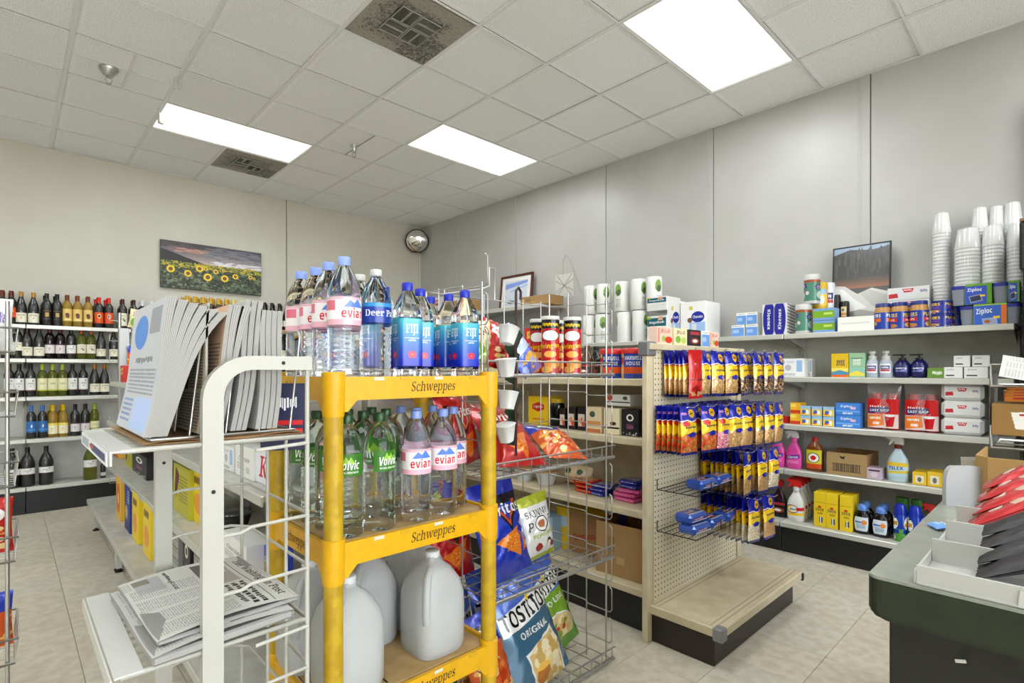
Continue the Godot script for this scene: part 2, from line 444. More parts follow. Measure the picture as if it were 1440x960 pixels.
# ---- the room
func room() -> void:
	var fl := S("floor")
	A(fl, "floor_slab", mb().box(Vector3(0.16, -0.06, -0.55), Vector3(9.1, 0.1, 12.9)), M.grout)
	var tm := mb().box(Vector3(0, -0.005, 0), Vector3(0.3031, 0.01, 0.3031), 0.001).mesh()
	var g := RandomNumberGenerator.new(); g.seed = 5
	for a in range(-3, 15):
		for b in range(-1, 21):
			var x := 0.236 + (a + 0.5) * 0.3048; var z := 0.14 - (b + 0.5) * 0.3048
			if x > 4.2 or z < -6.65: continue
			if x > 0.62 and x < 1.3 and z < -2.0: continue
			if x > 2.4 and x < 3.1 and z < -1.5: continue
			if x > 1.4 and x < 1.9 and z < -2.6: continue
			if x > 3.2 and z < -3.4: continue
			A(fl, "floor_tile", tm, M.floors[g.randi() % 4], Vector3(x, 0, z))
	var rest := mb()
	for a in range(-15, 15):
		for b in range(-19, 22):
			var x := 0.236 + (a + 0.5) * 0.3048; var z := 0.14 - (b + 0.5) * 0.3048
			var seen := a >= -3 and b >= -1 and b < 21 and not (x > 4.2 or z < -6.65) and not (x > 0.62 and x < 1.3 and z < -2.0) and not (x > 2.4 and x < 3.1 and z < -1.5) and not (x > 1.4 and x < 1.9 and z < -2.6) and not (x > 3.2 and z < -3.4)
			if not seen and x > -4.3 and x < 4.5 and z < 5.6 and z > -6.8: rest.box(Vector3(x, -0.005, z), Vector3(0.3032, 0.01, 0.3032))
	A(fl, "floor_tiles_hidden", rest, M.floors[0]).set_meta("kind", "stuff")
	var wr := S("wall_right")
	A(wr, "wall_backing", mb().box(Vector3(WX + 0.09, CEIL * 0.5, -0.55), Vector3(0.16, CEIL + 0.4, 12.9)), M.grout)
	var zs := [-6.82, -5.9, -4.712, -3.356, -2.195, -1.016, 0.2, 1.4, 2.6, 3.8, 5.0, 5.75]
	for k in zs.size() - 1: A(wr, "wall_panel", mb().box(Vector3(WX + 0.006, CEIL * 0.5, (zs[k] + zs[k + 1]) * 0.5), Vector3(0.012, CEIL + 0.2, zs[k + 1] - zs[k] - 0.006), 0.003), M.wall)
	for k in [-4.468, -2.25, -1.08]: A(wr, "batten", mb().box(Vector3(WX - 0.001, CEIL * 0.5, k), Vector3(0.004, CEIL, 0.012), 0.001), M.wall)
	var wb := S("wall_back")
	A(wb, "wall_backing", mb().box(Vector3(0.16, CEIL * 0.5, BZ - 0.09), Vector3(9.1, CEIL + 0.4, 0.16)), M.grout)
	var xs := [-4.35, 2.543, 4.53]
	for k in 2: A(wb, "wall_panel", mb().box(Vector3((xs[k] + xs[k + 1]) * 0.5, CEIL * 0.5, BZ - 0.006), Vector3(xs[k + 1] - xs[k] - 0.008, CEIL + 0.2, 0.012), 0.003), M.wall_b)
	A(wb, "conduit", mb().tube([Vector3(2.56, 1.8, BZ + 0.006), Vector3(2.545, 3.4, BZ + 0.006)], 0.005, 6), M.wall_b)
	A(wb, "corner_strip", mb().box(Vector3(WX - 0.012, CEIL * 0.5, BZ + 0.012), Vector3(0.024, CEIL, 0.024), 0.004), M.wall_b)
	var wl := S("wall_left")
	A(wl, "wall_panel", mb().box(Vector3(-4.39, CEIL * 0.5, -0.55), Vector3(0.1, CEIL + 0.4, 12.9)), M.wall_b)
	# shop front: low wall, header, piers and four panes
	var wf := S("wall_front")
	A(wf, "sill_wall", mb().box(Vector3(0.16, 0.15, 5.75), Vector3(9.1, 0.5, 0.1)), M.wall_b)
	A(wf, "header_wall", mb().box(Vector3(0.16, 3.4, 5.75), Vector3(9.1, 0.6, 0.1)), M.wall_b)
	for x in [-4.15, 4.5]: A(wf, "pier", mb().box(Vector3(x, 1.75, 5.75), Vector3(0.5, 2.7, 0.1)), M.wall_b)
	for k in 4:
		var w := S("window_%d" % (k + 1)); w.position = Vector3(-2.78 + k * 1.98, 1.75, 5.75)
		var wm := mb()
		for s in [-1.0, 1.0]: wm.box(Vector3(s * 0.97, 0, 0), Vector3(0.05, 2.7, 0.09), 0.004).box(Vector3(0, s * 1.325, 0), Vector3(1.98, 0.05, 0.09), 0.004)
		A(w, "window_frame", wm, M.chrome)
		A(w, "pane", mb().box(Vector3.ZERO, Vector3(1.9, 2.62, 0.006)), pane(Color(0.95, 0.97, 0.97), 0.06, 0.0))
	# suspended ceiling: tiles lie on the tees, 2 ft apart
	var ce := S("ceiling")
	A(ce, "ceiling_deck", mb().box(Vector3(0.16, CEIL + 0.16, -0.55), Vector3(9.1, 0.1, 12.9)), M.tee)
	var skip := {}; var lamp_mid := {}
	for p in lamp_spots():
		var cl := Vector2i(roundi((p[0] - 0.3) / TL), roundi((-0.7168 - p[1]) / TL))
		skip[cl] = true; skip[cl + Vector2i(1, 0)] = true; lamp_mid[cl + Vector2i(1, 0)] = true
	skip[Vector2i(2, 3)] = true; skip[Vector2i(2, 8)] = true
	var cm := mb().box(Vector3(0, 0.012, 0), Vector3(TL - 0.012, 0.014, TL - 0.012), 0.003).mesh()
	for a in range(-8, 7):
		for b in range(-11, 10):
			if skip.has(Vector2i(a, b)): continue
			var x0 := 0.3 + a * TL; var x1 := minf(x0 + TL, WX); var z0 := -0.7168 - b * TL
			if x0 < -4.6 or z0 > 6.1: continue
			var m = cm
			if x1 - x0 < TL - 0.01: m = mb().box(Vector3((x1 - x0 - TL) * 0.5, 0.012, 0), Vector3(x1 - x0 - 0.01, 0.014, TL - 0.012), 0.003).mesh()
			var o := A(ce, "ceiling_tile", m, M.tiles[g.randi() % 3], Vector3(x0 + TL * 0.5, CEIL + g.randf_range(-0.001, 0.003), z0 - TL * 0.5))
			o.rotation = Vector3(g.randf_range(-0.003, 0.003), 0, g.randf_range(-0.003, 0.003))
	# main tees stop at the lights, whose lens spans two cells
	for a in range(-7, 7):
		var b := -10
		while b < 10:
			var c := b
			while c < 10 and not (skip.has(Vector2i(a, c)) and skip.has(Vector2i(a - 1, c)) and lamp_mid.has(Vector2i(a, c))): c += 1
			if c > b:
				var za := -0.7168 - b * TL; var zb := -0.7168 - c * TL
				A(ce, "main_tee", mb().box(Vector3(0.3 + a * TL, CEIL + 0.0005, (za + zb) * 0.5), Vector3(0.026, 0.007, za - zb), 0.0015), M.tee)
			b = c + 1
	for b in range(-10, 10):
		A(ce, "cross_tee", mb().box(Vector3(0.1, CEIL + 0.0008, -0.7168 - b * TL), Vector3(8.8, 0.005, 0.016), 0.0015), M.tee)
	A(ce, "wall_angle", mb().box(Vector3(WX - 0.012, CEIL + 0.001, -0.55), Vector3(0.024, 0.006, 12.4), 0.0015), M.tee)
	A(ce, "wall_angle", mb().box(Vector3(0.1, CEIL + 0.001, BZ + 0.012), Vector3(8.8, 0.006, 0.024), 0.0015), M.tee)
	# sprinkler tile cut into four at the first row
	A(ce, "cut_strip", mb().box(Vector3(0.3 + TL * 0.55, CEIL + 0.0015, -0.7168 - 6.5 * TL), Vector3(0.02, 0.006, TL), 0.0015), M.tee)
	A(ce, "cut_strip", mb().box(Vector3(0.3 + TL * 0.5, CEIL + 0.001, -0.7168 - 6.45 * TL), Vector3(TL, 0.005, 0.014), 0.0015), M.tee)
	A(ce, "cut_strip", mb().box(Vector3(0.3 + TL * 3.5, CEIL + 0.001, -0.7168 - 6.5 * TL), Vector3(0.004, 0.005, TL), 0.001), M.grout)
	var lens := mat(Color.WHITE, 0.5); lens.emission_enabled = true; lens.emission = Color(1.0, 0.99, 0.965); lens.emission_energy_multiplier = 2.0
	var labels := ["glowing two-tile ceiling light over the wine shelves beside a grimy vent", "glowing two-tile ceiling light midway down the shop, next to the panelled wall", "large glowing ceiling light above the peg endcap, next to the panelled wall"]
	var ls := lamp_spots()
	for k in ls.size():
		var p: Array = ls[k]
		var o := T("ceiling_light", labels[k] if k < 3 else "glowing ceiling light panel nearer the shop front windows", "light", Vector3(p[0] + TL, CEIL - 0.004, p[1] - TL * 0.5), 0.0, "ceiling lights")
		var fm := mb()
		for s in [-1.0, 1.0]:
			fm.box(Vector3(0, 0.02, s * (TL * 0.5 - 0.014)), Vector3(TL * 2 - 0.01, 0.03, 0.014), 0.003)
			fm.box(Vector3(s * (TL - 0.014), 0.02, 0), Vector3(0.014, 0.03, TL - 0.02), 0.003)
		fm.box(Vector3(0, 0.06, 0), Vector3(TL * 2 - 0.03, 0.05, TL - 0.03))
		A(o, "frame", fm, M.tee)
		A(o, "diffuser", mb().box(Vector3(0, 0.016, 0), Vector3(TL * 2 - 0.04, 0.008, TL - 0.04), 0.002), lens)
	for k in 2:
		var o := T("ceiling_vent", ["soot-stained square ceiling air vent close to the front of the shop", "dirty square ceiling air vent beside the light over the wine shelves"][k], "vent", Vector3(0.3 + 2.5 * TL, CEIL, -0.7168 - ([3.5, 8.5][k]) * TL))
		# plate with a square opening into an open duct
		var vp := mb(); var ho := TL * 0.5 - 0.015; var hi := 0.148; var su := U("soot")
		for q in [[-ho, ho, -ho, -hi], [-ho, ho, hi, ho], [-ho, -hi, -hi, hi], [hi, ho, -hi, hi]]:
			var uv := Rect2(su.position + su.size * Vector2((q[0] + ho) / (2 * ho), (q[2] + ho) / (2 * ho)), su.size * Vector2((q[1] - q[0]) / (2 * ho), (q[3] - q[2]) / (2 * ho)))
			vp.quad(Vector3(q[0], 0.0006, q[3]), Vector3(q[1], 0.0006, q[3]), Vector3(q[1], 0.0006, q[2]), Vector3(q[0], 0.0006, q[2]), uv, Vector3.DOWN)
		A(o, "vent_plate", vp, M.paper)
		var du := mb()
		for s in [-1.0, 1.0]: du.box(Vector3(s * (hi + 0.002), 0.052, 0), Vector3(0.002, 0.1, hi * 2)).box(Vector3(0, 0.052, s * (hi + 0.002)), Vector3(hi * 2, 0.1, 0.002))
		du.box(Vector3(0, 0.103, 0), Vector3(hi * 2, 0.002, hi * 2))
		A(o, "duct", du, M.chrome)
		for a in 2:
			for b in 2:
				var cx := (a - 0.5) * 0.145; var cz := (b - 0.5) * 0.145
				var lv := mb()
				var hz := (a + b) % 2 == 0
				for s in 2:
					var q := (s - 0.5) * 0.068
					var c := Vector3(cx + (0.0 if hz else q), -0.003, cz + (q if hz else 0.0))
					var sz := Vector2(0.136, 0.062) if hz else Vector2(0.062, 0.136)
					for w in [[Vector3(0, 0, sz.y * 0.5), Vector3(sz.x, 0.008, 0.005)], [Vector3(0, 0, -sz.y * 0.5), Vector3(sz.x, 0.008, 0.005)], [Vector3(sz.x * 0.5, 0, 0), Vector3(0.005, 0.008, sz.y)], [Vector3(-sz.x * 0.5, 0, 0), Vector3(0.005, 0.008, sz.y)]]:
						lv.box(c + w[0], w[1], 0.001)
				A(o, "louvre_frame", lv, plain(Color(0.62, 0.61, 0.58), 0.5))
				var bl := mb()
				for s in 9:
					var q := (s - 4) * 0.0145
					bl.at(Vector3(cx + (q if not hz else 0.0), -0.001, cz + (q if hz else 0.0)), Vector3(0.9 if hz else 0.0, 0, 0.9 if not hz else 0.0)).box(Vector3.ZERO, Vector3(0.13 if hz else 0.011, 0.001, 0.011 if hz else 0.13))
				A(o, "louvre_blades", bl, plain(Color(0.62, 0.61, 0.58), 0.5))
	for k in 2:
		var p := [onh(153, 97, CEIL), onh(498, 205, CEIL)][k] as Vector3
		var o := T("sprinkler_head", ["chrome sprinkler head with a wide cup in the cut ceiling tile", "slim chrome sprinkler head hanging from a slit ceiling tile"][k], "sprinkler", p)
		if k == 0: A(o, "escutcheon", mb().lathe([Vector2(0.06, 0.0), Vector2(0.058, -0.012), Vector2(0.03, -0.05), Vector2(0.0, -0.05)], 20), M.chrome)
		else: A(o, "escutcheon", mb().lathe([Vector2(0.035, 0.0), Vector2(0.033, -0.01), Vector2(0.022, -0.02), Vector2(0.02, -0.06), Vector2(0.0, -0.06)], 16), M.chrome)
		var fr := mb().lathe([Vector2(0.012, -0.045), Vector2(0.012, -0.065), Vector2(0.0, -0.066)], 10)
		fr.tube([Vector3(0.012, -0.06, 0), Vector3(0.02, -0.08, 0), Vector3(0.006, -0.105, 0)], 0.003); fr.tube([Vector3(-0.012, -0.06, 0), Vector3(-0.02, -0.08, 0), Vector3(-0.006, -0.105, 0)], 0.003)
		fr.lathe([Vector2(0.0, -0.104), Vector2(0.018, -0.106), Vector2(0.018, -0.109), Vector2(0.0, -0.11)], 12)
		A(o, "frame_arms", fr, M.chrome)
	for k in 3:
		var p := [onh(246, 108, CEIL), onh(253, 108, CEIL), onh(226, 152, CEIL)][k] as Vector3
		var o := T("sign_clip", ["white plastic sign clip hanging from the ceiling tee", "white plastic sign clip hanging from the ceiling tee", "white plastic clip on a wire hook at the corner of the ceiling light"][k], "clip", p, 0.4, "ceiling sign clips" if k < 2 else "")
		A(o, "clip_body", mb().box(Vector3(0, -0.05 if k < 2 else -0.085, 0), Vector3(0.008 if k < 2 else 0.04, 0.085, 0.03), 0.003), M.white2)
		if k == 2: A(o, "hook", mb().tube([Vector3(0, 0, 0), Vector3(-0.02, -0.01, 0), Vector3(-0.022, -0.03, 0), Vector3(-0.004, -0.045, 0)], 0.002), M.chrome)
		else: A(o, "hook", mb().tube([Vector3(0, 0.0, 0), Vector3(0, -0.02, 0)], 0.002), M.chrome)

# ---- what is printed on labels, wrappers, covers and pictures
func print_sheet() -> void:
	sheet = Image.create(2048, 2048, false, Image.FORMAT_RGBA8)
	sheet.fill(Color(0.62, 0.61, 0.58))
	var W := Color(0.95, 0.95, 0.93); var K := Color(0.06, 0.06, 0.07); var RED := Color(0.80, 0.07, 0.08); var YEL := Color(0.97, 0.80, 0.08); var BLU := Color(0.06, 0.10, 0.62)
	# chip bags
	C("doritos_red", 192, 288, Color(0.70, 0.08, 0.06))
	r("doritos_red", 0, 0, 1, 0.10, Color(0.55, 0.05, 0.05)); pl("doritos_red", [[0.1, 0.2], [0.5, 0.62], [0.9, 0.2], [0.78, 0.2], [0.5, 0.48], [0.22, 0.2]], K); pl("doritos_red", [[0.18, 0.22], [0.5, 0.56], [0.82, 0.22], [0.76, 0.22], [0.5, 0.5], [0.24, 0.22]], Color(0.9, 0.4, 0.2))
	tx("doritos_red", "Doritos", 0.5, 0.33, 0.13, K, 0.84); tx("doritos_red", "Doritos", 0.5, 0.33, 0.115, W, 0.80)
	pl("doritos_red", [[0.2, 0.72], [0.75, 0.58], [0.6, 0.93]], Color(0.88, 0.45, 0.10)); sp("doritos_red", 0.35, 0.68, 0.3, 0.16, [Color(0.75, 0.3, 0.05), Color(0.95, 0.6, 0.2)], 60, 0.008, 0.02, 3)
	C("doritos_blue", 192, 288, Color(0.10, 0.20, 0.68))
	r("doritos_blue", 0, 0.16, 1, 0.10, Color(0.06, 0.07, 0.12)); pl("doritos_blue", [[0.25, 0.22], [0.58, 0.55], [0.95, 0.22], [0.83, 0.22], [0.58, 0.44], [0.37, 0.22]], K); pl("doritos_blue", [[0.33, 0.24], [0.58, 0.5], [0.85, 0.24], [0.79, 0.24], [0.58, 0.45], [0.39, 0.24]], Color(0.85, 0.3, 0.15))
	tx("doritos_blue", "Doritos", 0.5, 0.31, 0.14, K, 0.96); tx("doritos_blue", "Doritos", 0.5, 0.31, 0.125, W, 0.92)
	pl("doritos_blue", [[0.22, 0.63], [0.72, 0.52], [0.70, 0.84]], Color(0.90, 0.50, 0.12)); pl("doritos_blue", [[0.74, 0.56], [0.92, 0.78], [0.80, 0.80]], Color(0.86, 0.45, 0.10)); sp("doritos_blue", 0.42, 0.60, 0.26, 0.14, [Color(0.78, 0.36, 0.06), Color(0.96, 0.66, 0.25)], 60, 0.008, 0.018, 4)
	for k in 2:
		var n: String = ["tostitos_blue", "tostitos_lime"][k]
		C(n, 224, 320, [Color(0.30, 0.42, 0.78), Color(0.30, 0.42, 0.80)][k])
		if k == 0:
			r(n, 0, 0.38, 1, 0.62, Color(0.24, 0.40, 0.50)); pl(n, [[0.0, 0.38], [0.5, 0.30], [1, 0.38], [1, 0.46], [0, 0.46]], Color(0.24, 0.40, 0.50))
			pl(n, [[0.22, 0.66], [0.80, 0.56], [0.90, 1], [0.30, 1]], W); pl(n, [[0.25, 0.68], [0.78, 0.59], [0.87, 1], [0.33, 1]], Color(0.85, 0.72, 0.46)); sp(n, 0.34, 0.66, 0.44, 0.34, [Color(0.93, 0.84, 0.62), Color(0.80, 0.66, 0.38), Color(0.96, 0.9, 0.75)], 70, 0.03, 0.09, 5)
			e(n, 0.45, 0.88, 0.12, 0.09, Color(0.75, 0.45, 0.12)); e(n, 0.45, 0.82, 0.12, 0.03, Color(0.95, 0.75, 0.3)); tx(n, "ORIGINAL", 0.5, 0.51, 0.055, W, 0.52)
		else:
			r(n, 0, 0.42, 1, 0.58, Color(0.50, 0.68, 0.16)); tx(n, "HINT OF LIME", 0.5, 0.5, 0.05, W, 0.7); e(n, 0.5, 0.78, 0.42, 0.16, W); e(n, 0.5, 0.78, 0.39, 0.145, Color(0.88, 0.78, 0.55)); sp(n, 0.2, 0.68, 0.55, 0.18, [Color(0.93, 0.86, 0.66), Color(0.70, 0.2, 0.1), Color(0.5, 0.6, 0.2), Color(0.85, 0.7, 0.4)], 40, 0.03, 0.07, 6)
			pl(n, [[0.3, 1], [0.55, 0.86], [1, 0.9], [1, 1]], Color(0.36, 0.58, 0.12))
		pl(n, [[0.03, 0.29], [0.97, 0.20], [0.97, 0.38], [0.03, 0.46]], W if k == 0 else Color(0.93, 0.94, 0.9)); tx(n, "TOSTITOS", 0.5, 0.335, 0.14, K, 0.9, false, true, -0.06); e(n, 0.57, 0.25, 0.035, 0.03, YEL)
	C("skinny", 160, 240, Color(0.90, 0.90, 0.88))
	r("skinny", 0, 0, 1, 0.15, Color(0.66, 0.70, 0.12)); r("skinny", 0, 0.92, 1, 0.08, Color(0.66, 0.70, 0.12)); tx("skinny", "SKINNY", 0.48, 0.27, 0.10, K, 0.72, false, false); tx("skinny", "P", 0.22, 0.46, 0.14, K, 0.13, false, false); tx("skinny", "P", 0.88, 0.42, 0.12, K, 0.12, false, false); e("skinny", 0.55, 0.45, 0.2, 0.12, K); e("skinny", 0.55, 0.45, 0.18, 0.105, W); e("skinny", 0.55, 0.45, 0.12, 0.06, Color(0.75, 0.45, 0.3)); tx("skinny", "POPCORN", 0.55, 0.62, 0.06, Color(0.66, 0.70, 0.12), 0.66); e("skinny", 0.38, 0.80, 0.10, 0.065, Color(0.6, 0.12, 0.12)); e("skinny", 0.72, 0.78, 0.11, 0.07, K); e("skinny", 0.72, 0.80, 0.09, 0.05, W); e("skinny", 0.85, 0.83, 0.08, 0.05, Color(0.6, 0.15, 0.15))
	C("pringle_bag", 128, 192, Color(0.74, 0.09, 0.08)); e("pringle_bag", 0.5, 0.3, 0.38, 0.16, W); e("pringle_bag", 0.5, 0.3, 0.3, 0.11, Color(0.72, 0.15, 0.1)); sp("pringle_bag", 0.15, 0.5, 0.7, 0.4, [Color(0.95, 0.75, 0.4), Color(0.85, 0.3, 0.15), Color(0.96, 0.85, 0.6)], 40, 0.04, 0.09, 8)
	C("ruffles_bag", 128, 192, Color(0.28, 0.36, 0.78)); r("ruffles_bag", 0, 0, 1, 0.2, Color(0.34, 0.42, 0.82)); pl("ruffles_bag", [[0.05, 0.4], [0.95, 0.3], [0.95, 0.55], [0.05, 0.65]], Color(0.75, 0.80, 0.92)); e("ruffles_bag", 0.55, 0.75, 0.3, 0.1, Color(0.85, 0.65, 0.25)); sp("ruffles_bag", 0.1, 0.7, 0.8, 0.25, [Color(0.86, 0.66, 0.3), Color(0.6, 0.66, 0.85)], 20, 0.03, 0.08, 9)
	C("chip_orange", 128, 192, Color(0.82, 0.34, 0.10)); r("chip_orange", 0, 0, 1, 0.35, Color(0.13, 0.22, 0.68)); e("chip_orange", 0.45, 0.22, 0.3, 0.1, K); e("chip_orange", 0.45, 0.22, 0.22, 0.06, W); sp("chip_orange", 0, 0.42, 1, 0.5, [Color(0.9, 0.5, 0.16), Color(0.72, 0.24, 0.06), Color(0.95, 0.75, 0.4)], 40, 0.04, 0.1, 10)
	# hanging nut and sweet bags: blue top with a yellow sun, red and yellow wave, clear window below
	var fill := [[Color(0.80, 0.62, 0.38), Color(0.90, 0.78, 0.55), Color(0.66, 0.46, 0.25)], [Color(0.35, 0.22, 0.14), Color(0.75, 0.58, 0.38), Color(0.20, 0.13, 0.10), Color(0.85, 0.74, 0.52)], [Color(0.85, 0.35, 0.12), Color(0.35, 0.6, 0.25), Color(0.9, 0.65, 0.2), Color(0.75, 0.2, 0.15)], [Color(0.92, 0.55, 0.62), Color(0.95, 0.9, 0.88), Color(0.85, 0.3, 0.4)], [Color(0.86, 0.80, 0.68), Color(0.93, 0.89, 0.80), Color(0.78, 0.70, 0.56)], [Color(0.72, 0.55, 0.34), Color(0.80, 0.64, 0.42)]]
	for k in 6:
		var n := "nuts_%d" % k
		C(n, 112, 240, BLU)
		r(n, 0, 0.30, 1, 0.12, Color(0.75, 0.10, 0.10)); pl(n, [[0, 0.34], [0.4, 0.30], [1, 0.36], [1, 0.58], [0.6, 0.52], [0, 0.6]], YEL); pl(n, [[0, 0.30], [0.3, 0.27], [0.6, 0.31], [1, 0.27], [1, 0.29], [0.6, 0.33], [0.3, 0.29], [0, 0.32]], W)
		r(n, 0.0, 0.58, 1, 0.36, fill[k][0]); sp(n, 0.02, 0.58, 0.96, 0.35, fill[k], 170, 0.025, 0.055, 20 + k)
		pl(n, [[0, 0.5], [0.5, 0.46], [1, 0.5], [1, 0.56], [0.5, 0.52], [0, 0.6]], YEL); e(n, 0.55, 0.585, 0.26, 0.05, BLU)
		star(n, 0.62, 0.15, 0.22, YEL); star(n, 0.62, 0.15, 0.15, Color(0.85, 0.6, 0.05)); scrib(n, 0.62, 0.15, 0.2, 0.03, K)
		if k == 2 or k == 3: r(n, 0.05, 0.12, 0.28, 0.05, Color(0.75, 0.5, 0.75)); e(n, 0.25, 0.36, 0.2, 0.05, Color(0.85, 0.15, 0.1))
		scrib(n, 0.55, 0.43, 0.7, 0.05, Color(0.15, 0.1, 0.3))
		r(n, 0, 0.94, 1, 0.06, Color(0.10, 0.12, 0.45)); e(n, 0.5, 0.02, 0.1, 0.012, W)
	C("jerky", 112, 240, Color(0.78, 0.09, 0.08)); tx("jerky", "Y", 0.35, 0.3, 0.05, W, 0.16); r("jerky", 0, 0.6, 1, 0.03, Color(0.3, 0.05, 0.05)); sp("jerky", 0, 0.64, 1, 0.25, [Color(0.6, 0.04, 0.05), Color(0.85, 0.15, 0.12)], 30, 0.06, 0.15, 31); sp("jerky", 0.0, 0.86, 1, 0.08, [Color(0.8, 0.66, 0.45)], 20, 0.04, 0.08, 32)
	# water labels
	C("evian", 256, 96, Color(0.93, 0.91, 0.92)); r("evian", 0, 0.0, 1, 0.10, Color(0.88, 0.70, 0.75)); r("evian", 0, 0.80, 1, 0.2, Color(0.92, 0.70, 0.76)); pl("evian", [[0.40, 0.36], [0.46, 0.10], [0.50, 0.22], [0.54, 0.05], [0.62, 0.36]], Color(0.35, 0.50, 0.85)); tx("evian", "evian", 0.5, 0.56, 0.36, Color(0.82, 0.10, 0.16), 0.24); tx("evian", "evian", 0.0, 0.56, 0.36, Color(0.82, 0.10, 0.16), 0.24); tx("evian", "evian", 1.0, 0.56, 0.36, Color(0.82, 0.10, 0.16), 0.24); r("evian", 0.18, 0.12, 0.14, 0.36, Color(0.86, 0.45, 0.52)); lines("evian", 0.68, 0.2, 0.16, 0.5, 0.09, Color(0.75, 0.5, 0.55), 2)
	C("fiji", 256, 192, Color(0.10, 0.42, 0.78))
	for k in 24: r("fiji", 0, k / 24.0, 1, 1 / 24.0 + 0.01, Color(0.30, 0.72, 0.78).lerp(Color(0.06, 0.14, 0.72), k / 23.0))
	for q in [0.0, 0.25, 0.5, 0.75, 1.0]:
		tx("fiji", "FIJI", q, 0.24, 0.24, W, 0.15, true); r("fiji", q - 0.085, 0.405, 0.17, 0.012, W); tx("fiji", "WATER", q, 0.46, 0.04, W, 0.09)
		for a in 5: e("fiji", q + sin(TAU * a / 5) * 0.032, 0.76 - cos(TAU * a / 5) * 0.045, 0.026, 0.038, Color(0.86, 0.14, 0.28))
		e("fiji", q, 0.76, 0.010, 0.014, Color(0.95, 0.6, 0.2))
	C("volvic", 256, 96, Color(0.22, 0.45, 0.14)); pl("volvic", [[0.3, 0.45], [0.42, 0.1], [0.5, 0.3], [0.56, 0.12], [0.7, 0.45]], Color(0.55, 0.75, 0.2)); tx("volvic", "Volvic", 0.5, 0.5, 0.42, W, 0.66, false, true, 0.0, 0.2); tx("volvic", "NATURAL SPRING WATER", 0.5, 0.84, 0.10, W, 0.6)
	C("nestle", 256, 96, Color(0.08, 0.22, 0.60)); r("nestle", 0, 0, 1, 0.2, Color(0.2, 0.55, 0.80)); r("nestle", 0.22, 0.2, 0.12, 0.62, W); for_bars("nestle", 0.23, 0.22, 0.10, 0.5, 14); tx("nestle", "Deer Park", 0.66, 0.5, 0.34, W, 0.42, true); lines("nestle", 0.06, 0.25, 0.12, 0.5, 0.09, Color(0.7, 0.8, 0.95), 4)
	# cans, tubs and boxes
	C("pringles", 256, 224, Color(0.72, 0.06, 0.08)); r("pringles", 0, 0, 1, 0.17, K)
	for q in [0.25, 0.75]:
		scrib("pringles", q, 0.1, 0.30, 0.07, YEL); e("pringles", q, 0.30, 0.17, 0.10, K); e("pringles", q, 0.30, 0.16, 0.09, W); tx("pringles", "Pringles", q, 0.50, 0.13, K, 0.40, false, true, -0.08); tx("pringles", "Pringles", q, 0.50, 0.12, YEL, 0.38, false, true, -0.08); e("pringles", q, 0.64, 0.12, 0.06, Color(0.93, 0.66, 0.3)); e("pringles", q + 0.05, 0.82, 0.16, 0.08, Color(0.90, 0.60, 0.25)); e("pringles", q - 0.08, 0.92, 0.12, 0.06, Color(0.93, 0.70, 0.36)); r("pringles", q - 0.22, 0.17, 0.02, 0.6, Color(0.9, 0.8, 0.2))
	C("maxwell", 256, 128, Color(0.86, 0.70, 0.42)); r("maxwell", 0.5, 0.0, 0.5, 1, Color(0.14, 0.26, 0.66)); tx("maxwell", "MAXWELL", 0.66, 0.22, 0.15, W, 0.25); tx("maxwell", "HOUSE", 0.66, 0.43, 0.14, W, 0.2); r("maxwell", 0.5, 0.56, 0.5, 0.26, Color(0.85, 0.33, 0.15)); e("maxwell", 0.42, 0.32, 0.10, 0.14, Color(0.80, 0.2, 0.15)); e("maxwell", 0.35, 0.72, 0.14, 0.2, Color(0.93, 0.85, 0.65)); e("maxwell", 0.1, 0.6, 0.1, 0.2, Color(0.8, 0.25, 0.15))
	C("lipton", 96, 96, Color(0.95, 0.78, 0.06)); pl("lipton", [[0.2, 0.3], [0.5, 0.2], [0.8, 0.3], [0.8, 0.45], [0.5, 0.54], [0.2, 0.45]], RED); tx("lipton", "Lipton", 0.5, 0.375, 0.13, W, 0.46); r("lipton", 0.2, 0.78, 0.6, 0.06, Color(0.85, 0.5, 0.05))
	C("coffee_tan", 64, 96, Color(0.86, 0.78, 0.62)); e("coffee_tan", 0.4, 0.28, 0.2, 0.12, Color(0.25, 0.35, 0.28)); r("coffee_tan", 0, 0.55, 1, 0.2, Color(0.80, 0.55, 0.32)); r("coffee_tan", 0, 0.86, 1, 0.14, Color(0.75, 0.42, 0.22))
	C("coffee_cream", 64, 96, Color(0.90, 0.86, 0.72)); e("coffee_cream", 0.6, 0.58, 0.2, 0.07, Color(0.25, 0.14, 0.1)); r("coffee_cream", 0, 0.72, 1, 0.06, K)
	C("coffee_black", 64, 96, Color(0.10, 0.09, 0.10)); e("coffee_black", 0.5, 0.3, 0.22, 0.14, W); e("coffee_black", 0.5, 0.3, 0.12, 0.08, K); lines("coffee_black", 0.3, 0.55, 0.4, 0.2, 0.05, Color(0.7, 0.4, 0.6), 2); sp("coffee_black", 0.05, 0.88, 0.9, 0.1, [Color(0.8, 0.8, 0.8)], 12, 0.02, 0.05, 4)
	C("coffee_white", 96, 64, Color(0.88, 0.88, 0.86)); e("coffee_white", 0.13, 0.3, 0.12, 0.28, Color(0.72, 0.3, 0.2)); r("coffee_white", 0, 0.62, 1, 0.1, K); e("coffee_white", 0.8, 0.3, 0.1, 0.17, Color(0.3, 0.3, 0.3))
	C("candle", 64, 64, Color(0.12, 0.05, 0.05)); r("candle", 0.1, 0.3, 0.8, 0.55, Color(0.86, 0.82, 0.76)); sp("candle", 0.15, 0.5, 0.7, 0.3, [Color(0.85, 0.25, 0.1), Color(0.9, 0.5, 0.2)], 14, 0.06, 0.12, 2)
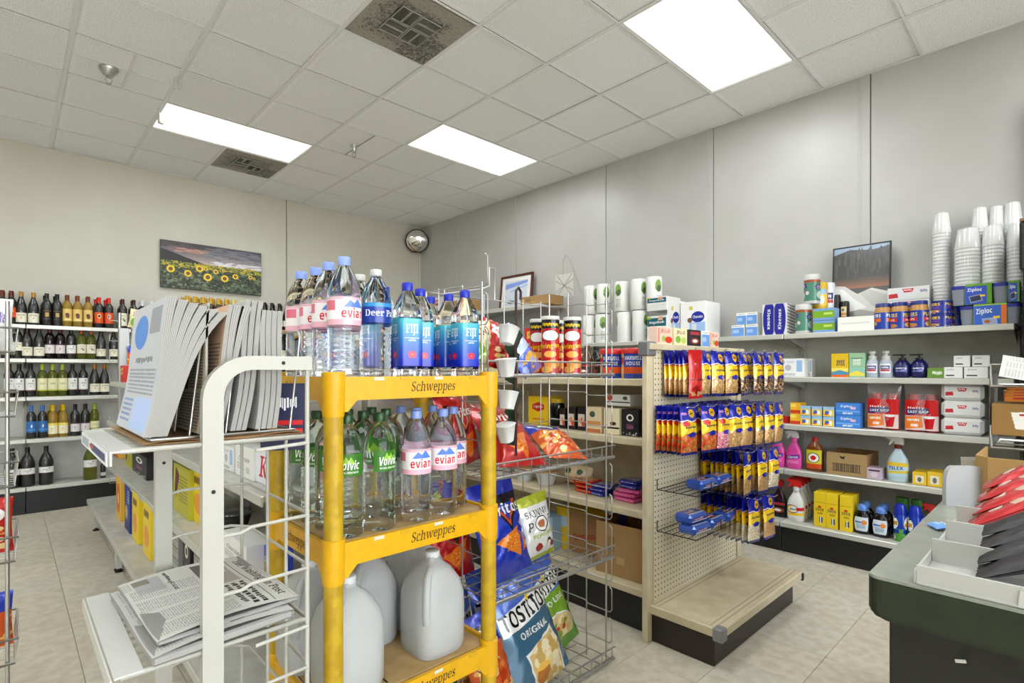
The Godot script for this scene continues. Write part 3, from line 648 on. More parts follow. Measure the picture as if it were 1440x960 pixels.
	C("cookie_red", 96, 48, Color(0.80, 0.16, 0.13)); pl("cookie_red", [[0.1, 0.2], [0.9, 0.1], [0.9, 0.5], [0.1, 0.6]], Color(0.93, 0.75, 0.3)); scrib("cookie_red", 0.5, 0.35, 0.6, 0.25, RED)
	C("cookie_blue", 96, 48, Color(0.18, 0.20, 0.60)); r("cookie_blue", 0.1, 0.25, 0.8, 0.4, Color(0.85, 0.85, 0.92)); scrib("cookie_blue", 0.5, 0.45, 0.5, 0.3, BLU)
	C("cookie_pink", 96, 48, Color(0.88, 0.36, 0.62)); r("cookie_pink", 0.1, 0.3, 0.6, 0.3, Color(0.95, 0.75, 0.86)); scrib("cookie_pink", 0.4, 0.45, 0.4, 0.25, Color(0.6, 0.1, 0.35))
	C("jello_red", 96, 72, Color(0.90, 0.78, 0.70)); r("jello_red", 0.03, 0.08, 0.05, 0.84, RED); tx("jello_red", "JELL-O", 0.5, 0.26, 0.26, RED, 0.66); e("jello_red", 0.4, 0.7, 0.14, 0.18, Color(0.6, 0.75, 0.3)); e("jello_red", 0.75, 0.75, 0.25, 0.2, Color(0.85, 0.2, 0.12))
	C("jello_green", 96, 72, Color(0.90, 0.86, 0.68)); tx("jello_green", "JELL-O", 0.5, 0.26, 0.26, Color(0.45, 0.12, 0.1), 0.66); e("jello_green", 0.3, 0.68, 0.2, 0.22, Color(0.5, 0.7, 0.25)); e("jello_green", 0.72, 0.72, 0.2, 0.2, Color(0.75, 0.8, 0.4))
	C("pudding", 72, 72, Color(0.12, 0.10, 0.11)); r("pudding", 0.1, 0.1, 0.8, 0.2, Color(0.7, 0.2, 0.25)); e("pudding", 0.5, 0.7, 0.35, 0.2, Color(0.6, 0.25, 0.2)); e("pudding", 0.5, 0.7, 0.2, 0.1, W)
	C("kleenex", 128, 128, Color(0.85, 0.84, 0.86)); e("kleenex", 0.28, 0.5, 0.26, 0.62, Color(0.13, 0.14, 0.56)); e("kleenex", 0.72, 0.5, 0.26, 0.62, Color(0.13, 0.14, 0.56)); r("kleenex", 0.48, 0, 0.03, 1, Color(0.6, 0.6, 0.7)); tx("kleenex", "Kleenex", 0.28, 0.5, 0.14, W, 0.66, false, true, PI / 2); tx("kleenex", "Kleenex", 0.72, 0.5, 0.14, W, 0.66, false, true, -PI / 2)
	C("kleenex_side", 64, 128, Color(0.88, 0.88, 0.88))
	for k in 10: pl("kleenex_side", [[0.05, k * 0.1], [0.95, k * 0.1 + 0.07], [0.95, k * 0.1 + 0.1], [0.05, k * 0.1 + 0.03]], Color(0.35, 0.33, 0.45))
	C("blue_pack", 64, 64, Color(0.42, 0.60, 0.86)); r("blue_pack", 0, 0, 1, 0.22, W); lines("blue_pack", 0.1, 0.05, 0.8, 0.12, 0.06, Color(0.5, 0.5, 0.6), 2); r("blue_pack", 0.1, 0.4, 0.5, 0.3, Color(0.62, 0.76, 0.93))
	C("wipes", 192, 96, Color(0.30, 0.52, 0.44)); r("wipes", 0, 0, 1, 0.12, Color(0.62, 0.32, 0.16))
	for q in [0.25, 0.75]: pl("wipes", [[q - 0.2, 0.28], [q + 0.12, 0.16], [q + 0.14, 0.36], [q - 0.18, 0.46]], Color(0.25, 0.15, 0.45)); tx("wipes", "Clorox", q - 0.03, 0.31, 0.14, W, 0.24, false, true, -0.25); e("wipes", q - 0.04, 0.72, 0.12, 0.2, Color(0.75, 0.83, 0.80)); e("wipes", q + 0.15, 0.62, 0.04, 0.09, Color(0.9, 0.8, 0.8))
	C("green_pack", 96, 48, Color(0.47, 0.66, 0.13)); r("green_pack", 0, 0, 1, 0.2, Color(0.45, 0.60, 0.80)); r("green_pack", 0, 0.8, 1, 0.2, Color(0.45, 0.60, 0.84)); r("green_pack", 0.5, 0.35, 0.4, 0.2, Color(0.75, 0.85, 0.4))
	C("napkins", 128, 64, Color(0.91, 0.91, 0.89)); lines("napkins", 0.1, 0.4, 0.8, 0.12, 0.07, Color(0.72, 0.72, 0.72), 2)
	C("hefty", 128, 48, Color(0.87, 0.87, 0.865)); pl("hefty", [[0.36, 0.12], [0.64, 0.12], [0.60, 0.42], [0.40, 0.42]], Color(0.75, 0.12, 0.16)); tx("hefty", "Hefty", 0.5, 0.26, 0.22, W, 0.2); tx("hefty", "Hefty", 0.88, 0.4, 0.3, Color(0.3, 0.2, 0.5), 0.16); pl("hefty", [[0.02, 0.5], [0.24, 0.45], [0.26, 0.8], [0.02, 0.85]], Color(0.75, 0.15, 0.2))
	C("planters", 192, 96, Color(0.10, 0.22, 0.60))
	for q in [0.25, 0.75]: tx("planters", "PLANTERS", q, 0.22, 0.22, YEL, 0.4); r("planters", q - 0.2, 0.40, 0.4, 0.22, Color(0.78, 0.12, 0.10)); tx("planters", "PEANUTS", q, 0.51, 0.13, W, 0.3); e("planters", q - 0.05, 0.80, 0.12, 0.16, Color(0.86, 0.66, 0.36)); e("planters", q + 0.1, 0.85, 0.1, 0.12, Color(0.75, 0.5, 0.25))
	C("planters_orange", 192, 96, Color(0.12, 0.24, 0.62))
	for q in [0.25, 0.75]: tx("planters_orange", "PLANTERS", q, 0.18, 0.2, W, 0.4); r("planters_orange", q - 0.2, 0.34, 0.4, 0.22, Color(0.85, 0.40, 0.10)); e("planters_orange", q, 0.66, 0.12, 0.16, Color(0.90, 0.75, 0.4))
	C("planters_can", 192, 96, Color(0.12, 0.20, 0.58))
	for q in [0.25, 0.75]: tx("planters_can", "PLANTERS", q, 0.18, 0.24, YEL, 0.42); r("planters_can", q - 0.2, 0.36, 0.4, 0.2, Color(0.38, 0.24, 0.6)); sp("planters_can", q - 0.2, 0.62, 0.4, 0.3, [Color(0.85, 0.65, 0.4), Color(0.7, 0.45, 0.22), Color(0.93, 0.82, 0.6)], 26, 0.02, 0.04, 41)
	C("ziploc_green", 128, 112, Color(0.16, 0.30, 0.72)); r("ziploc_green", 0, 0, 1, 0.10, Color(0.40, 0.62, 0.12)); r("ziploc_green", 0.82, 0, 0.18, 1, Color(0.36, 0.60, 0.12)); tx("ziploc_green", "Ziploc", 0.36, 0.3, 0.22, W, 0.56); pl("ziploc_green", [[0.12, 0.6], [0.6, 0.5], [0.68, 0.85], [0.2, 0.95]], Color(0.55, 0.58, 0.70)); pl("ziploc_green", [[0.17, 0.64], [0.57, 0.56], [0.62, 0.80], [0.23, 0.88]], Color(0.14, 0.16, 0.32)); r("ziploc_green", 0.56, 0.55, 0.2, 0.08, YEL)
	C("ziploc_orange", 160, 96, Color(0.18, 0.38, 0.78)); r("ziploc_orange", 0.84, 0, 0.16, 1, Color(0.90, 0.48, 0.12)); r("ziploc_orange", 0, 0, 1, 0.06, Color(0.6, 0.75, 0.3)); tx("ziploc_orange", "Ziploc", 0.32, 0.36, 0.36, W, 0.5, false, true, -0.06); pl("ziploc_orange", [[0.24, 0.7], [0.7, 0.66], [0.74, 1], [0.28, 1]], Color(0.6, 0.66, 0.8)); e("ziploc_orange", 0.42, 0.86, 0.1, 0.08, Color(0.7, 0.35, 0.2)); r("ziploc_orange", 0.6, 0.6, 0.2, 0.12, YEL)
	C("ziploc_blue", 96, 64, Color(0.26, 0.52, 0.86)); tx("ziploc_blue", "Ziploc", 0.45, 0.28, 0.26, W, 0.5); r("ziploc_blue", 0.62, 0.3, 0.22, 0.2, Color(0.9, 0.75, 0.85)); r("ziploc_blue", 0, 0.62, 1, 0.12, Color(0.45, 0.68, 0.93)); scrib("ziploc_blue", 0.5, 0.85, 0.4, 0.18, W)
	C("led", 128, 72, Color(0.92, 0.92, 0.92)); tx("led", "LED", 0.2, 0.2, 0.2, Color(0.25, 0.28, 0.4), 0.26, false, false); r("led", 0.4, 0.12, 0.26, 0.12, Color(0.80, 0.83, 0.88)); e("led", 0.18, 0.5, 0.09, 0.15, Color(0.62, 0.62, 0.64)); e("led", 0.45, 0.5, 0.11, 0.17, Color(0.72, 0.72, 0.74)); r("led", 0.74, 0.1, 0.2, 0.62, Color(0.60, 0.74, 0.90)); lines("led", 0.1, 0.84, 0.6, 0.08, 0.06, Color(0.5, 0.5, 0.5), 3)
	C("wet_yellow", 80, 112, Color(0.90, 0.74, 0.08)); tx("wet_yellow", "wet", 0.55, 0.32, 0.14, Color(0.15, 0.15, 0.3), 0.5); tx("wet_yellow", "ones", 0.55, 0.46, 0.12, Color(0.15, 0.15, 0.3), 0.5); r("wet_yellow", 0, 0.62, 1, 0.14, Color(0.95, 0.88, 0.4)); pl("wet_yellow", [[0, 0.8], [0.5, 0.7], [1, 0.8], [1, 0.92], [0, 0.92]], Color(0.3, 0.55, 0.7)); r("wet_yellow", 0, 0.9, 1, 0.1, Color(0.9, 0.4, 0.15))
	C("wet_green", 80, 112, Color(0.60, 0.76, 0.60)); tx("wet_green", "wet", 0.5, 0.3, 0.14, W, 0.5); tx("wet_green", "ones", 0.5, 0.44, 0.12, W, 0.5); r("wet_green", 0.1, 0.2, 0.8, 0.02, Color(0.2, 0.3, 0.3)); r("wet_green", 0, 0.6, 1, 0.2, Color(0.55, 0.78, 0.72)); pl("wet_green", [[0, 0.85], [0.5, 0.72], [1, 0.85], [1, 0.95], [0, 0.95]], Color(0.92, 0.85, 0.3))
	C("soap_label", 64, 64, Color(0.90, 0.90, 0.92)); r("soap_label", 0.1, 0.2, 0.8, 0.4, Color(0.16, 0.18, 0.48)); r("soap_label", 0.1, 0.62, 0.8, 0.2, Color(0.75, 0.15, 0.2)); scrib("soap_label", 0.5, 0.4, 0.6, 0.2, W)
	C("pump_label", 64, 64, Color(0.16, 0.16, 0.42)); scrib("pump_label", 0.5, 0.4, 0.8, 0.2, W); e("pump_label", 0.7, 0.6, 0.2, 0.2, Color(0.4, 0.42, 0.75)); scrib("pump_label", 0.45, 0.75, 0.7, 0.14, Color(0.7, 0.75, 0.95))
	C("zest", 96, 48, Color(0.40, 0.55, 0.20)); scrib("zest", 0.6, 0.5, 0.6, 0.4, W)
	C("zany", 72, 48, Color(0.90, 0.90, 0.89)); tx("zany", "ZANY", 0.35, 0.22, 0.14, Color(0.4, 0.4, 0.4), 0.4, false, false); r("zany", 0.1, 0.7, 0.45, 0.14, Color(0.25, 0.25, 0.26))
	C("small_yellow", 56, 56, Color(0.95, 0.80, 0.30)); r("small_yellow", 0, 0, 1, 0.3, Color(0.6, 0.75, 0.88)); e("small_yellow", 0.35, 0.6, 0.2, 0.2, Color(0.2, 0.4, 0.75)); e("small_yellow", 0.7, 0.65, 0.15, 0.25, W); r("small_yellow", 0.1, 0.75, 0.3, 0.1, RED)
	C("small_orange", 56, 56, Color(0.95, 0.72, 0.16)); r("small_orange", 0.05, 0.1, 0.5, 0.3, Color(0.96, 0.85, 0.4)); r("small_orange", 0.0, 0.7, 1, 0.3, Color(0.82, 0.22, 0.12))
	C("red_cups", 112, 144, Color(0.80, 0.10, 0.12)); pl("red_cups", [[0.04, 0.32], [0.7, 0.26], [0.74, 0.44], [0.06, 0.5]], Color(0.12, 0.16, 0.45)); tx("red_cups", "Hefty", 0.34, 0.27, 0.10, W, 0.5); tx("red_cups", "EASY GRIP", 0.40, 0.39, 0.09, W, 0.62); r("red_cups", 0, 0.52, 1, 0.48, Color(0.88, 0.80, 0.78)); pl("red_cups", [[0, 0.56], [0.5, 0.52], [0.55, 0.9], [0, 0.98]], Color(0.93, 0.50, 0.18)); scrib("red_cups", 0.25, 0.66, 0.34, 0.09, W); scrib("red_cups", 0.28, 0.84, 0.2, 0.12, W); pl("red_cups", [[0.56, 0.58], [0.9, 0.56], [0.84, 0.94], [0.62, 0.95]], Color(0.78, 0.08, 0.12)); e("red_cups", 0.73, 0.57, 0.17, 0.04, W)
	C("pink_spray", 96, 64, Color(0.86, 0.28, 0.62)); pl("pink_spray", [[0.1, 0.25], [0.85, 0.1], [0.88, 0.4], [0.12, 0.55]], Color(0.35, 0.2, 0.55)); tx("pink_spray", "Clorox", 0.5, 0.33, 0.2, W, 0.56, false, true, -0.1); lines("pink_spray", 0.2, 0.62, 0.6, 0.2, 0.08, Color(0.95, 0.75, 0.88), 3)
	C("oil_soap", 80, 96, Color(0.82, 0.80, 0.14)); e("oil_soap", 0.5, 0.42, 0.34, 0.27, K); e("oil_soap", 0.5, 0.42, 0.30, 0.24, W); e("oil_soap", 0.5, 0.42, 0.16, 0.12, RED); r("oil_soap", 0, 0.74, 1, 0.26, Color(0.80, 0.28, 0.1))
	C("tilex", 96, 96, Color(0.72, 0.84, 0.90)); r("tilex", 0, 0, 1, 0.26, Color(0.92, 0.78, 0.25)); tx("tilex", "TILEX", 0.45, 0.38, 0.2, Color(0.10, 0.18, 0.55), 0.6, false, true, -0.06); pl("tilex", [[0, 0.62], [1, 0.5], [1, 0.68], [0, 0.78]], Color(0.90, 0.80, 0.30))
	C("carton", 160, 96, Color(0.66, 0.54, 0.36)); pl("carton", [[0.32, 0.12], [0.40, 0.18], [0.46, 0.12], [0.44, 0.28], [0.36, 0.24]], K); for_bars("carton", 0.16, 0.5, 0.68, 0.32, 24); r("carton", 0.14, 0.48, 0.72, 0.02, Color(0.3, 0.22, 0.12)); r("carton", 0.14, 0.82, 0.72, 0.02, Color(0.3, 0.22, 0.12))
	C("carton_b", 128, 96, Color(0.64, 0.50, 0.32)); r("carton_b", 0.2, 0.25, 0.18, 0.3, Color(0.56, 0.42, 0.26)); r("carton_b", 0.42, 0.62, 0.16, 0.14, Color(0.72, 0.60, 0.42))
	C("domino", 96, 96, Color(0.62, 0.46, 0.28)); r("domino", 0, 0, 0.30, 1, Color(0.93, 0.78, 0.08)); r("domino", 0.06, 0.2, 0.18, 0.25, Color(0.75, 0.8, 0.9)); tx("domino", "Domino", 0.66, 0.55, 0.16, Color(0.65, 0.15, 0.08), 0.5, false, true, -0.3)
	C("lilac_box", 56, 56, Color(0.78, 0.70, 0.76)); r("lilac_box", 0.1, 0.15, 0.8, 0.14, Color(0.25, 0.15, 0.25)); e("lilac_box", 0.5, 0.6, 0.25, 0.25, Color(0.86, 0.8, 0.85))
	C("yellow_box", 64, 56, Color(0.92, 0.76, 0.18)); r("yellow_box", 0.18, 0.25, 0.64, 0.6, Color(0.93, 0.90, 0.80)); e("yellow_box", 0.5, 0.58, 0.15, 0.2, Color(0.4, 0.4, 0.4))
	C("oven", 80, 160, Color(0.93, 0.80, 0.12)); r("oven", 0, 0.28, 1, 0.02, Color(0.80, 0.62, 0.06)); tx("oven", "OVEN", 0.5, 0.5, 0.09, Color(0.12, 0.1, 0.2), 0.7); e("oven", 0.5, 0.42, 0.16, 0.03, RED); r("oven", 0.48, 0.72, 0.3, 0.16, Color(0.12, 0.16, 0.4)); r("oven", 0.55, 0.70, 0.1, 0.2, W); lines("oven", 0.3, 0.58, 0.5, 0.06, 0.02, Color(0.4, 0.3, 0.1), 3)
	C("orange_clean", 96, 96, Color(0.84, 0.88, 0.92)); pl("orange_clean", [[0.08, 0.3], [0.92, 0.3], [0.92, 0.42], [0.08, 0.42]], Color(0.25, 0.45, 0.75)); lines("orange_clean", 0.2, 0.5, 0.6, 0.3, 0.07, Color(0.4, 0.5, 0.7), 3); e("orange_clean", 0.72, 0.36, 0.18, 0.16, Color(0.93, 0.55, 0.2))
	C("bubbles", 160, 128, Color(0.08, 0.22, 0.66)); r("bubbles", 0, 0.55, 1, 0.45, Color(0.32, 0.62, 0.22))
	for q in [0.25, 0.75]: e("bubbles", q, 0.34, 0.18, 0.26, W); pl("bubbles", [[q - 0.16, 0.34], [q + 0.16, 0.26], [q + 0.16, 0.40], [q - 0.16, 0.46]], Color(0.80, 0.62, 0.2)); r("bubbles", q - 0.2, 0.56, 0.4, 0.16, Color(0.10, 0.22, 0.66)); e("bubbles", q, 0.86, 0.12, 0.1, Color(0.80, 0.83, 0.86)); e("bubbles", q + 0.08, 0.14, 0.03, 0.03, K)
	C("shout", 96, 96, Color(0.92, 0.92, 0.90)); e("shout", 0.35, 0.4, 0.34, 0.3, Color(0.30, 0.26, 0.5)); e("shout", 0.36, 0.4, 0.30, 0.25, YEL); e("shout", 0.42, 0.4, 0.26, 0.2, W); tx("shout", "Shout", 0.5, 0.4, 0.16, K, 0.5, false, true, -0.1); pl("shout", [[0.55, 0.3], [1, 0.2], [1, 0.45], [0.6, 0.5]], RED); pl("shout", [[0, 0.75], [1, 0.62], [1, 0.8], [0, 0.9]], YEL)
	C("towel", 192, 112, Color(0.88, 0.88, 0.87))
	for q in [0.2, 0.7]: r("towel", q - 0.07, 0.0, 0.14, 1, Color(0.86, 0.87, 0.85)); e("towel", q, 0.3, 0.07, 0.2, Color(0.45, 0.60, 0.25)); e("towel", q + 0.01, 0.38, 0.05, 0.1, Color(0.30, 0.36, 0.2)); tx("towel", "Bounty", q, 0.36, 0.14, Color(0.25, 0.4, 0.15), 0.13, false, true, -0.5); lines("towel", q - 0.05, 0.6, 0.1, 0.26, 0.06, Color(0.62, 0.64, 0.62), 4)
	C("angel", 128, 128, Color(0.86, 0.86, 0.845)); r("angel", 0, 0.08, 1, 0.34, Color(0.12, 0.36, 0.42)); tx("angel", "AngelSoft", 0.5, 0.27, 0.13, W, 0.8); r("angel", 0, 0.02, 0.2, 0.1, Color(0.6, 0.7, 0.2)); r("angel", 0.58, 0.02, 0.24, 0.16, Color(0.86, 0.62, 0.48)); r("angel", 0, 0.62, 1, 0.02, Color(0.8, 0.8, 0.8))
	C("charmin", 128, 160, Color(0.92, 0.92, 0.92)); e("charmin", 0.7, 0.42, 0.26, 0.15, Color(0.12, 0.18, 0.60)); tx("charmin", "Charmin", 0.7, 0.41, 0.08, W, 0.4); r("charmin", 0.36, 0.56, 0.64, 0.44, Color(0.62, 0.74, 0.92)); r("charmin", 0.35, 0.12, 0.14, 0.1, Color(0.85, 0.75, 0.3)); r("charmin", 0.46, 0.6, 0.18, 0.4, Color(0.86, 0.86, 0.86)); e("charmin", 0.38, 0.5, 0.1, 0.07, Color(0.45, 0.32, 0.26))
	C("cupcake", 96, 64, Color(0.22, 0.36, 0.72)); e("cupcake", 0.45, 0.5, 0.3, 0.2, Color(0.75, 0.15, 0.15)); scrib("cupcake", 0.45, 0.5, 0.5, 0.2, W); r("cupcake", 0.0, 0.78, 1, 0.22, Color(0.80, 0.82, 0.86)); sp("cupcake", 0.6, 0.1, 0.4, 0.4, [Color(0.16, 0.10, 0.10), Color(0.6, 0.65, 0.8)], 12, 0.04, 0.1, 3)
	C("twix", 96, 64, Color(0.60, 0.46, 0.24)); pl("twix", [[0.2, 0.25], [0.98, 0.18], [0.98, 0.75], [0.25, 0.8]], W); tx("twix", "TWIX", 0.62, 0.5, 0.42, Color(0.75, 0.08, 0.1), 0.66)
	C("candy_gold", 96, 48, Color(0.85, 0.50, 0.08)); r("candy_gold", 0.1, 0.2, 0.8, 0.4, Color(0.75, 0.1, 0.08)); tx("candy_gold", "TWIX", 0.5, 0.4, 0.3, W, 0.5)
	C("red_candy", 96, 192, Color(0.78, 0.10, 0.13)); r("red_candy", 0.1, 0.3, 0.8, 0.06, W); e("red_candy", 0.5, 0.55, 0.25, 0.08, Color(0.86, 0.76, 0.66)); e("red_candy", 0.45, 0.75, 0.2, 0.06, Color(0.93, 0.85, 0.8)); r("red_candy", 0.1, 0.1, 0.8, 0.1, Color(0.55, 0.04, 0.06))
	C("black_candy", 96, 192, Color(0.11, 0.09, 0.10)); e("black_candy", 0.5, 0.3, 0.2, 0.06, Color(0.5, 0.32, 0.26)); e("black_candy", 0.5, 0.6, 0.25, 0.08, Color(0.35, 0.12, 0.12)); r("black_candy", 0.1, 0.1, 0.8, 0.05, Color(0.4, 0.3, 0.2))
	for k in 4:
		var n := "cereal_%d" % k
		C(n, 80, 112, [Color(0.92, 0.72, 0.20), Color(0.13, 0.20, 0.56), Color(0.93, 0.80, 0.10), Color(0.72, 0.70, 0.14)][k])
		match k:
			0: e(n, 0.5, 0.5, 0.42, 0.36, Color(0.80, 0.42, 0.12)); e(n, 0.5, 0.5, 0.16, 0.13, Color(0.95, 0.85, 0.6))
			1: r(n, 0, 0.8, 1, 0.2, Color(0.1, 0.12, 0.4)); e(n, 0.35, 0.6, 0.25, 0.16, Color(0.80, 0.70, 0.4)); lines(n, 0.55, 0.1, 0.35, 0.3, 0.06, W, 3)
			2: e(n, 0.5, 0.62, 0.36, 0.2, Color(0.90, 0.60, 0.2)); r(n, 0.12, 0.12, 0.7, 0.14, Color(0.62, 0.52, 0.08)); scrib(n, 0.48, 0.19, 0.6, 0.12, Color(0.45, 0.25, 0.05))
			3: pl(n, [[0.15, 0.05], [0.4, 0.2], [0.2, 0.7], [0.08, 0.6]], Color(0.35, 0.06, 0.08)); lines(n, 0.35, 0.2, 0.55, 0.5, 0.07, Color(0.5, 0.46, 0.08), 4)
	C("cereal_k", 96, 96, Color(0.90, 0.91, 0.94)); tx("cereal_k", "K", 0.5, 0.5, 0.62, Color(0.75, 0.06, 0.12), 0.42, true, true, 0.0, 0.2)
	C("cereal_white", 96, 96, Color(0.91, 0.91, 0.90)); tx("cereal_white", "Chocolate", 0.5, 0.4, 0.16, Color(0.2, 0.2, 0.2), 0.6, true, false, 0.0, 0.15); r("cereal_white", 0.6, 0.64, 0.2, 0.2, Color(0.78, 0.78, 0.78)); lines("cereal_white", 0.1, 0.55, 0.4, 0.2, 0.06, Color(0.6, 0.6, 0.6), 3)
	C("oat_blue", 80, 112, Color(0.20, 0.30, 0.80)); e("oat_blue", 0.6, 0.7, 0.34, 0.22, Color(0.75, 0.60, 0.45)); e("oat_blue", 0.3, 0.25, 0.3, 0.2, Color(0.80, 0.86, 0.95)); lines("oat_blue", 0.5, 0.36, 0.4, 0.16, 0.05, W, 4)
	# wine labels
	for k in 10:
		var n := "wine_%d" % k
		C(n, 96, 72, [Color(0.90, 0.88, 0.80), Color(0.85, 0.30, 0.10), Color(0.07, 0.06, 0.07), Color(0.86, 0.74, 0.42), Color(0.88, 0.86, 0.78), Color(0.90, 0.90, 0.89), Color(0.88, 0.87, 0.70), Color(0.18, 0.42, 0.70), Color(0.93, 0.84, 0.40), Color(0.86, 0.83, 0.83)][k])
		match k:
			0: lines(n, 0.25, 0.18, 0.5, 0.12, 0.08, Color(0.45, 0.42, 0.36), 1); e(n, 0.5, 0.52, 0.08, 0.12, Color(0.78, 0.72, 0.56))
			1: e(n, 0.5, 0.36, 0.16, 0.2, Color(0.93, 0.82, 0.6)); e(n, 0.5, 0.36, 0.11, 0.13, Color(0.2, 0.12, 0.08))
			2: r(n, 0.36, 0.3, 0.3, 0.4, Color(0.72, 0.58, 0.30)); r(n, 0.1, 0.12, 0.8, 0.06, Color(0.55, 0.42, 0.26)); r(n, 0.1, 0.86, 0.8, 0.05, Color(0.35, 0.28, 0.2))
			3: e(n, 0.5, 0.55, 0.16, 0.22, Color(0.40, 0.16, 0.16)); e(n, 0.42, 0.45, 0.1, 0.1, Color(0.25, 0.12, 0.15)); r(n, 0.15, 0.82, 0.7, 0.1, Color(0.93, 0.86, 0.60))
			4: sp(n, 0.3, 0.4, 0.4, 0.25, [Color(0.5, 0.46, 0.4), Color(0.65, 0.6, 0.52)], 12, 0.03, 0.07, 2); lines(n, 0.3, 0.16, 0.4, 0.08, 0.07, Color(0.5, 0.46, 0.4), 2)
			5: e(n, 0.66, 0.2, 0.05, 0.06, K); lines(n, 0.3, 0.36, 0.4, 0.14, 0.08, Color(0.45, 0.45, 0.47), 3); e(n, 0.5, 0.64, 0.05, 0.05, Color(0.5, 0.5, 0.5)); r(n, 0, 0.94, 1, 0.06, Color(0.7, 0.5, 0.5))
			6: lines(n, 0.3, 0.36, 0.4, 0.14, 0.08, Color(0.6, 0.58, 0.4), 3); r(n, 0, 0.9, 1, 0.1, Color(0.72, 0.75, 0.25))
			7: pl(n, [[0.45, 0.42], [0.55, 0.25], [0.58, 0.5], [0.48, 0.6]], W); r(n, 0.08, 0.7, 0.84, 0.14, Color(0.30, 0.56, 0.80))
			8: r(n, 0, 0.22, 1, 0.78, Color(0.93, 0.90, 0.76)); tx(n, "7", 0.4, 0.6, 0.3, Color(0.7, 0.6, 0.3), 0.14)
			9: r(n, 0, 0.0, 1, 0.14, Color(0.25, 0.12, 0.2)); tx(n, "7", 0.45, 0.58, 0.3, Color(0.45, 0.4, 0.42), 0.14)
	# papers and pictures
	C("post", 384, 352, Color(0.77, 0.765, 0.745))
	tx("post", "The Washington Post", 0.5, 0.09, 0.10, K, 0.82, true); r("post", 0.03, 0.17, 0.94, 0.006, K); r("post", 0.03, 0.02, 0.94, 0.004, Color(0.5, 0.5, 0.5)); scrib("post", 0.74, 0.24, 0.42, 0.045, K); scrib("post", 0.74, 0.30, 0.42, 0.045, K); scrib("post", 0.72, 0.36, 0.36, 0.045, K); r("post", 0.05, 0.21, 0.44, 0.26, Color(0.62, 0.60, 0.56)); pl("post", [[0.05, 0.36], [0.3, 0.30], [0.49, 0.40], [0.49, 0.47], [0.05, 0.47]], Color(0.36, 0.34, 0.32)); r("post", 0.1, 0.24, 0.16, 0.08, Color(0.80, 0.80, 0.78))
	r("post", 0.05, 0.72, 0.26, 0.2, Color(0.66, 0.66, 0.67)); r("post", 0.05, 0.80, 0.1, 0.12, Color(0.50, 0.48, 0.43)); scrib("post", 0.2, 0.67, 0.32, 0.035, K)
	for k in 5: lines("post", 0.04 + k * 0.19, (0.94 if k == 0 else 0.5) if k < 3 else 0.42, 0.16, (0.05 if k == 0 else 0.48) if k < 3 else 0.56, 0.016, Color(0.60, 0.60, 0.59), 50 + k)
	C("news", 256, 256, Color(0.73, 0.727, 0.71)); scrib("news", 0.35, 0.08, 0.5, 0.06, K); r("news", 0.55, 0.16, 0.4, 0.3, Color(0.58, 0.57, 0.55)); pl("news", [[0.55, 0.3], [0.75, 0.24], [0.95, 0.36], [0.95, 0.46], [0.55, 0.46]], Color(0.4, 0.38, 0.36))
	for k in 4: lines("news", 0.04 + k * 0.24, 0.16 if k < 2 else 0.5, 0.2, 0.8 if k < 2 else 0.46, 0.022, Color(0.62, 0.62, 0.61), 60 + k)
	C("pages", 64, 128, Color(0.69, 0.685, 0.665))
	for k in 12: r("pages", 0, k / 12.0, 1, 0.05, [Color(0.55, 0.545, 0.53), Color(0.64, 0.635, 0.615), Color(0.44, 0.437, 0.425)][k % 3])
	C("guide", 160, 256, Color(0.76, 0.77, 0.79)); e("guide", 0.35, 0.22, 0.22, 0.14, Color(0.36, 0.55, 0.84)); scrib("guide", 0.5, 0.45, 0.5, 0.05, Color(0.42, 0.43, 0.46)); lines("guide", 0.08, 0.52, 0.84, 0.2, 0.03, Color(0.55, 0.56, 0.6), 71); r("guide", 0.45, 0.74, 0.5, 0.24, Color(0.70, 0.78, 0.93)); lines("guide", 0.06, 0.76, 0.34, 0.2, 0.04, Color(0.45, 0.55, 0.75), 72); r("guide", 0.62, 0.05, 0.3, 0.2, Color(0.6, 0.61, 0.64))
	C("times", 160, 256, Color(0.72, 0.67, 0.57)); tx("times", "TIMES", 0.62, 0.07, 0.06, K, 0.6, true); r("times", 0.05, 0.12, 0.44, 0.10, Color(0.55, 0.12, 0.12)); r("times", 0.54, 0.12, 0.4, 0.10, Color(0.25, 0.36, 0.42)); r("times", 0.03, 0.25, 0.60, 0.42, Color(0.13, 0.11, 0.10)); e("times", 0.35, 0.48, 0.2, 0.14, Color(0.32, 0.26, 0.22)); lines("times", 0.66, 0.26, 0.3, 0.4, 0.024, Color(0.4, 0.36, 0.3), 73); lines("times", 0.04, 0.7, 0.42, 0.28, 0.024, Color(0.4, 0.36, 0.3), 74); lines("times", 0.5, 0.7, 0.46, 0.28, 0.024, Color(0.4, 0.36, 0.3), 75)
	C("pink_paper", 160, 160, Color(0.84, 0.70, 0.58)); tx("pink_paper", "FI", 0.3, 0.14, 0.14, K, 0.24, true); lines("pink_paper", 0.05, 0.3, 0.9, 0.66, 0.03, Color(0.5, 0.42, 0.38), 76)
	C("magazine", 112, 144, Color(0.16, 0.15, 0.17)); e("magazine", 0.5, 0.45, 0.3, 0.3, Color(0.32, 0.16, 0.13)); r("magazine", 0.1, 0.05, 0.8, 0.12, Color(0.5, 0.52, 0.58)); r("magazine", 0.56, 0.8, 0.34, 0.14, W); for_bars("magazine", 0.6, 0.81, 0.26, 0.1, 12)
	C("insider", 128, 96, Color(0.08, 0.10, 0.26)); scrib("insider", 0.45, 0.3, 0.7, 0.2, W); r("insider", 0.05, 0.55, 0.9, 0.07, RED); r("insider", 0.05, 0.68, 0.9, 0.07, RED)
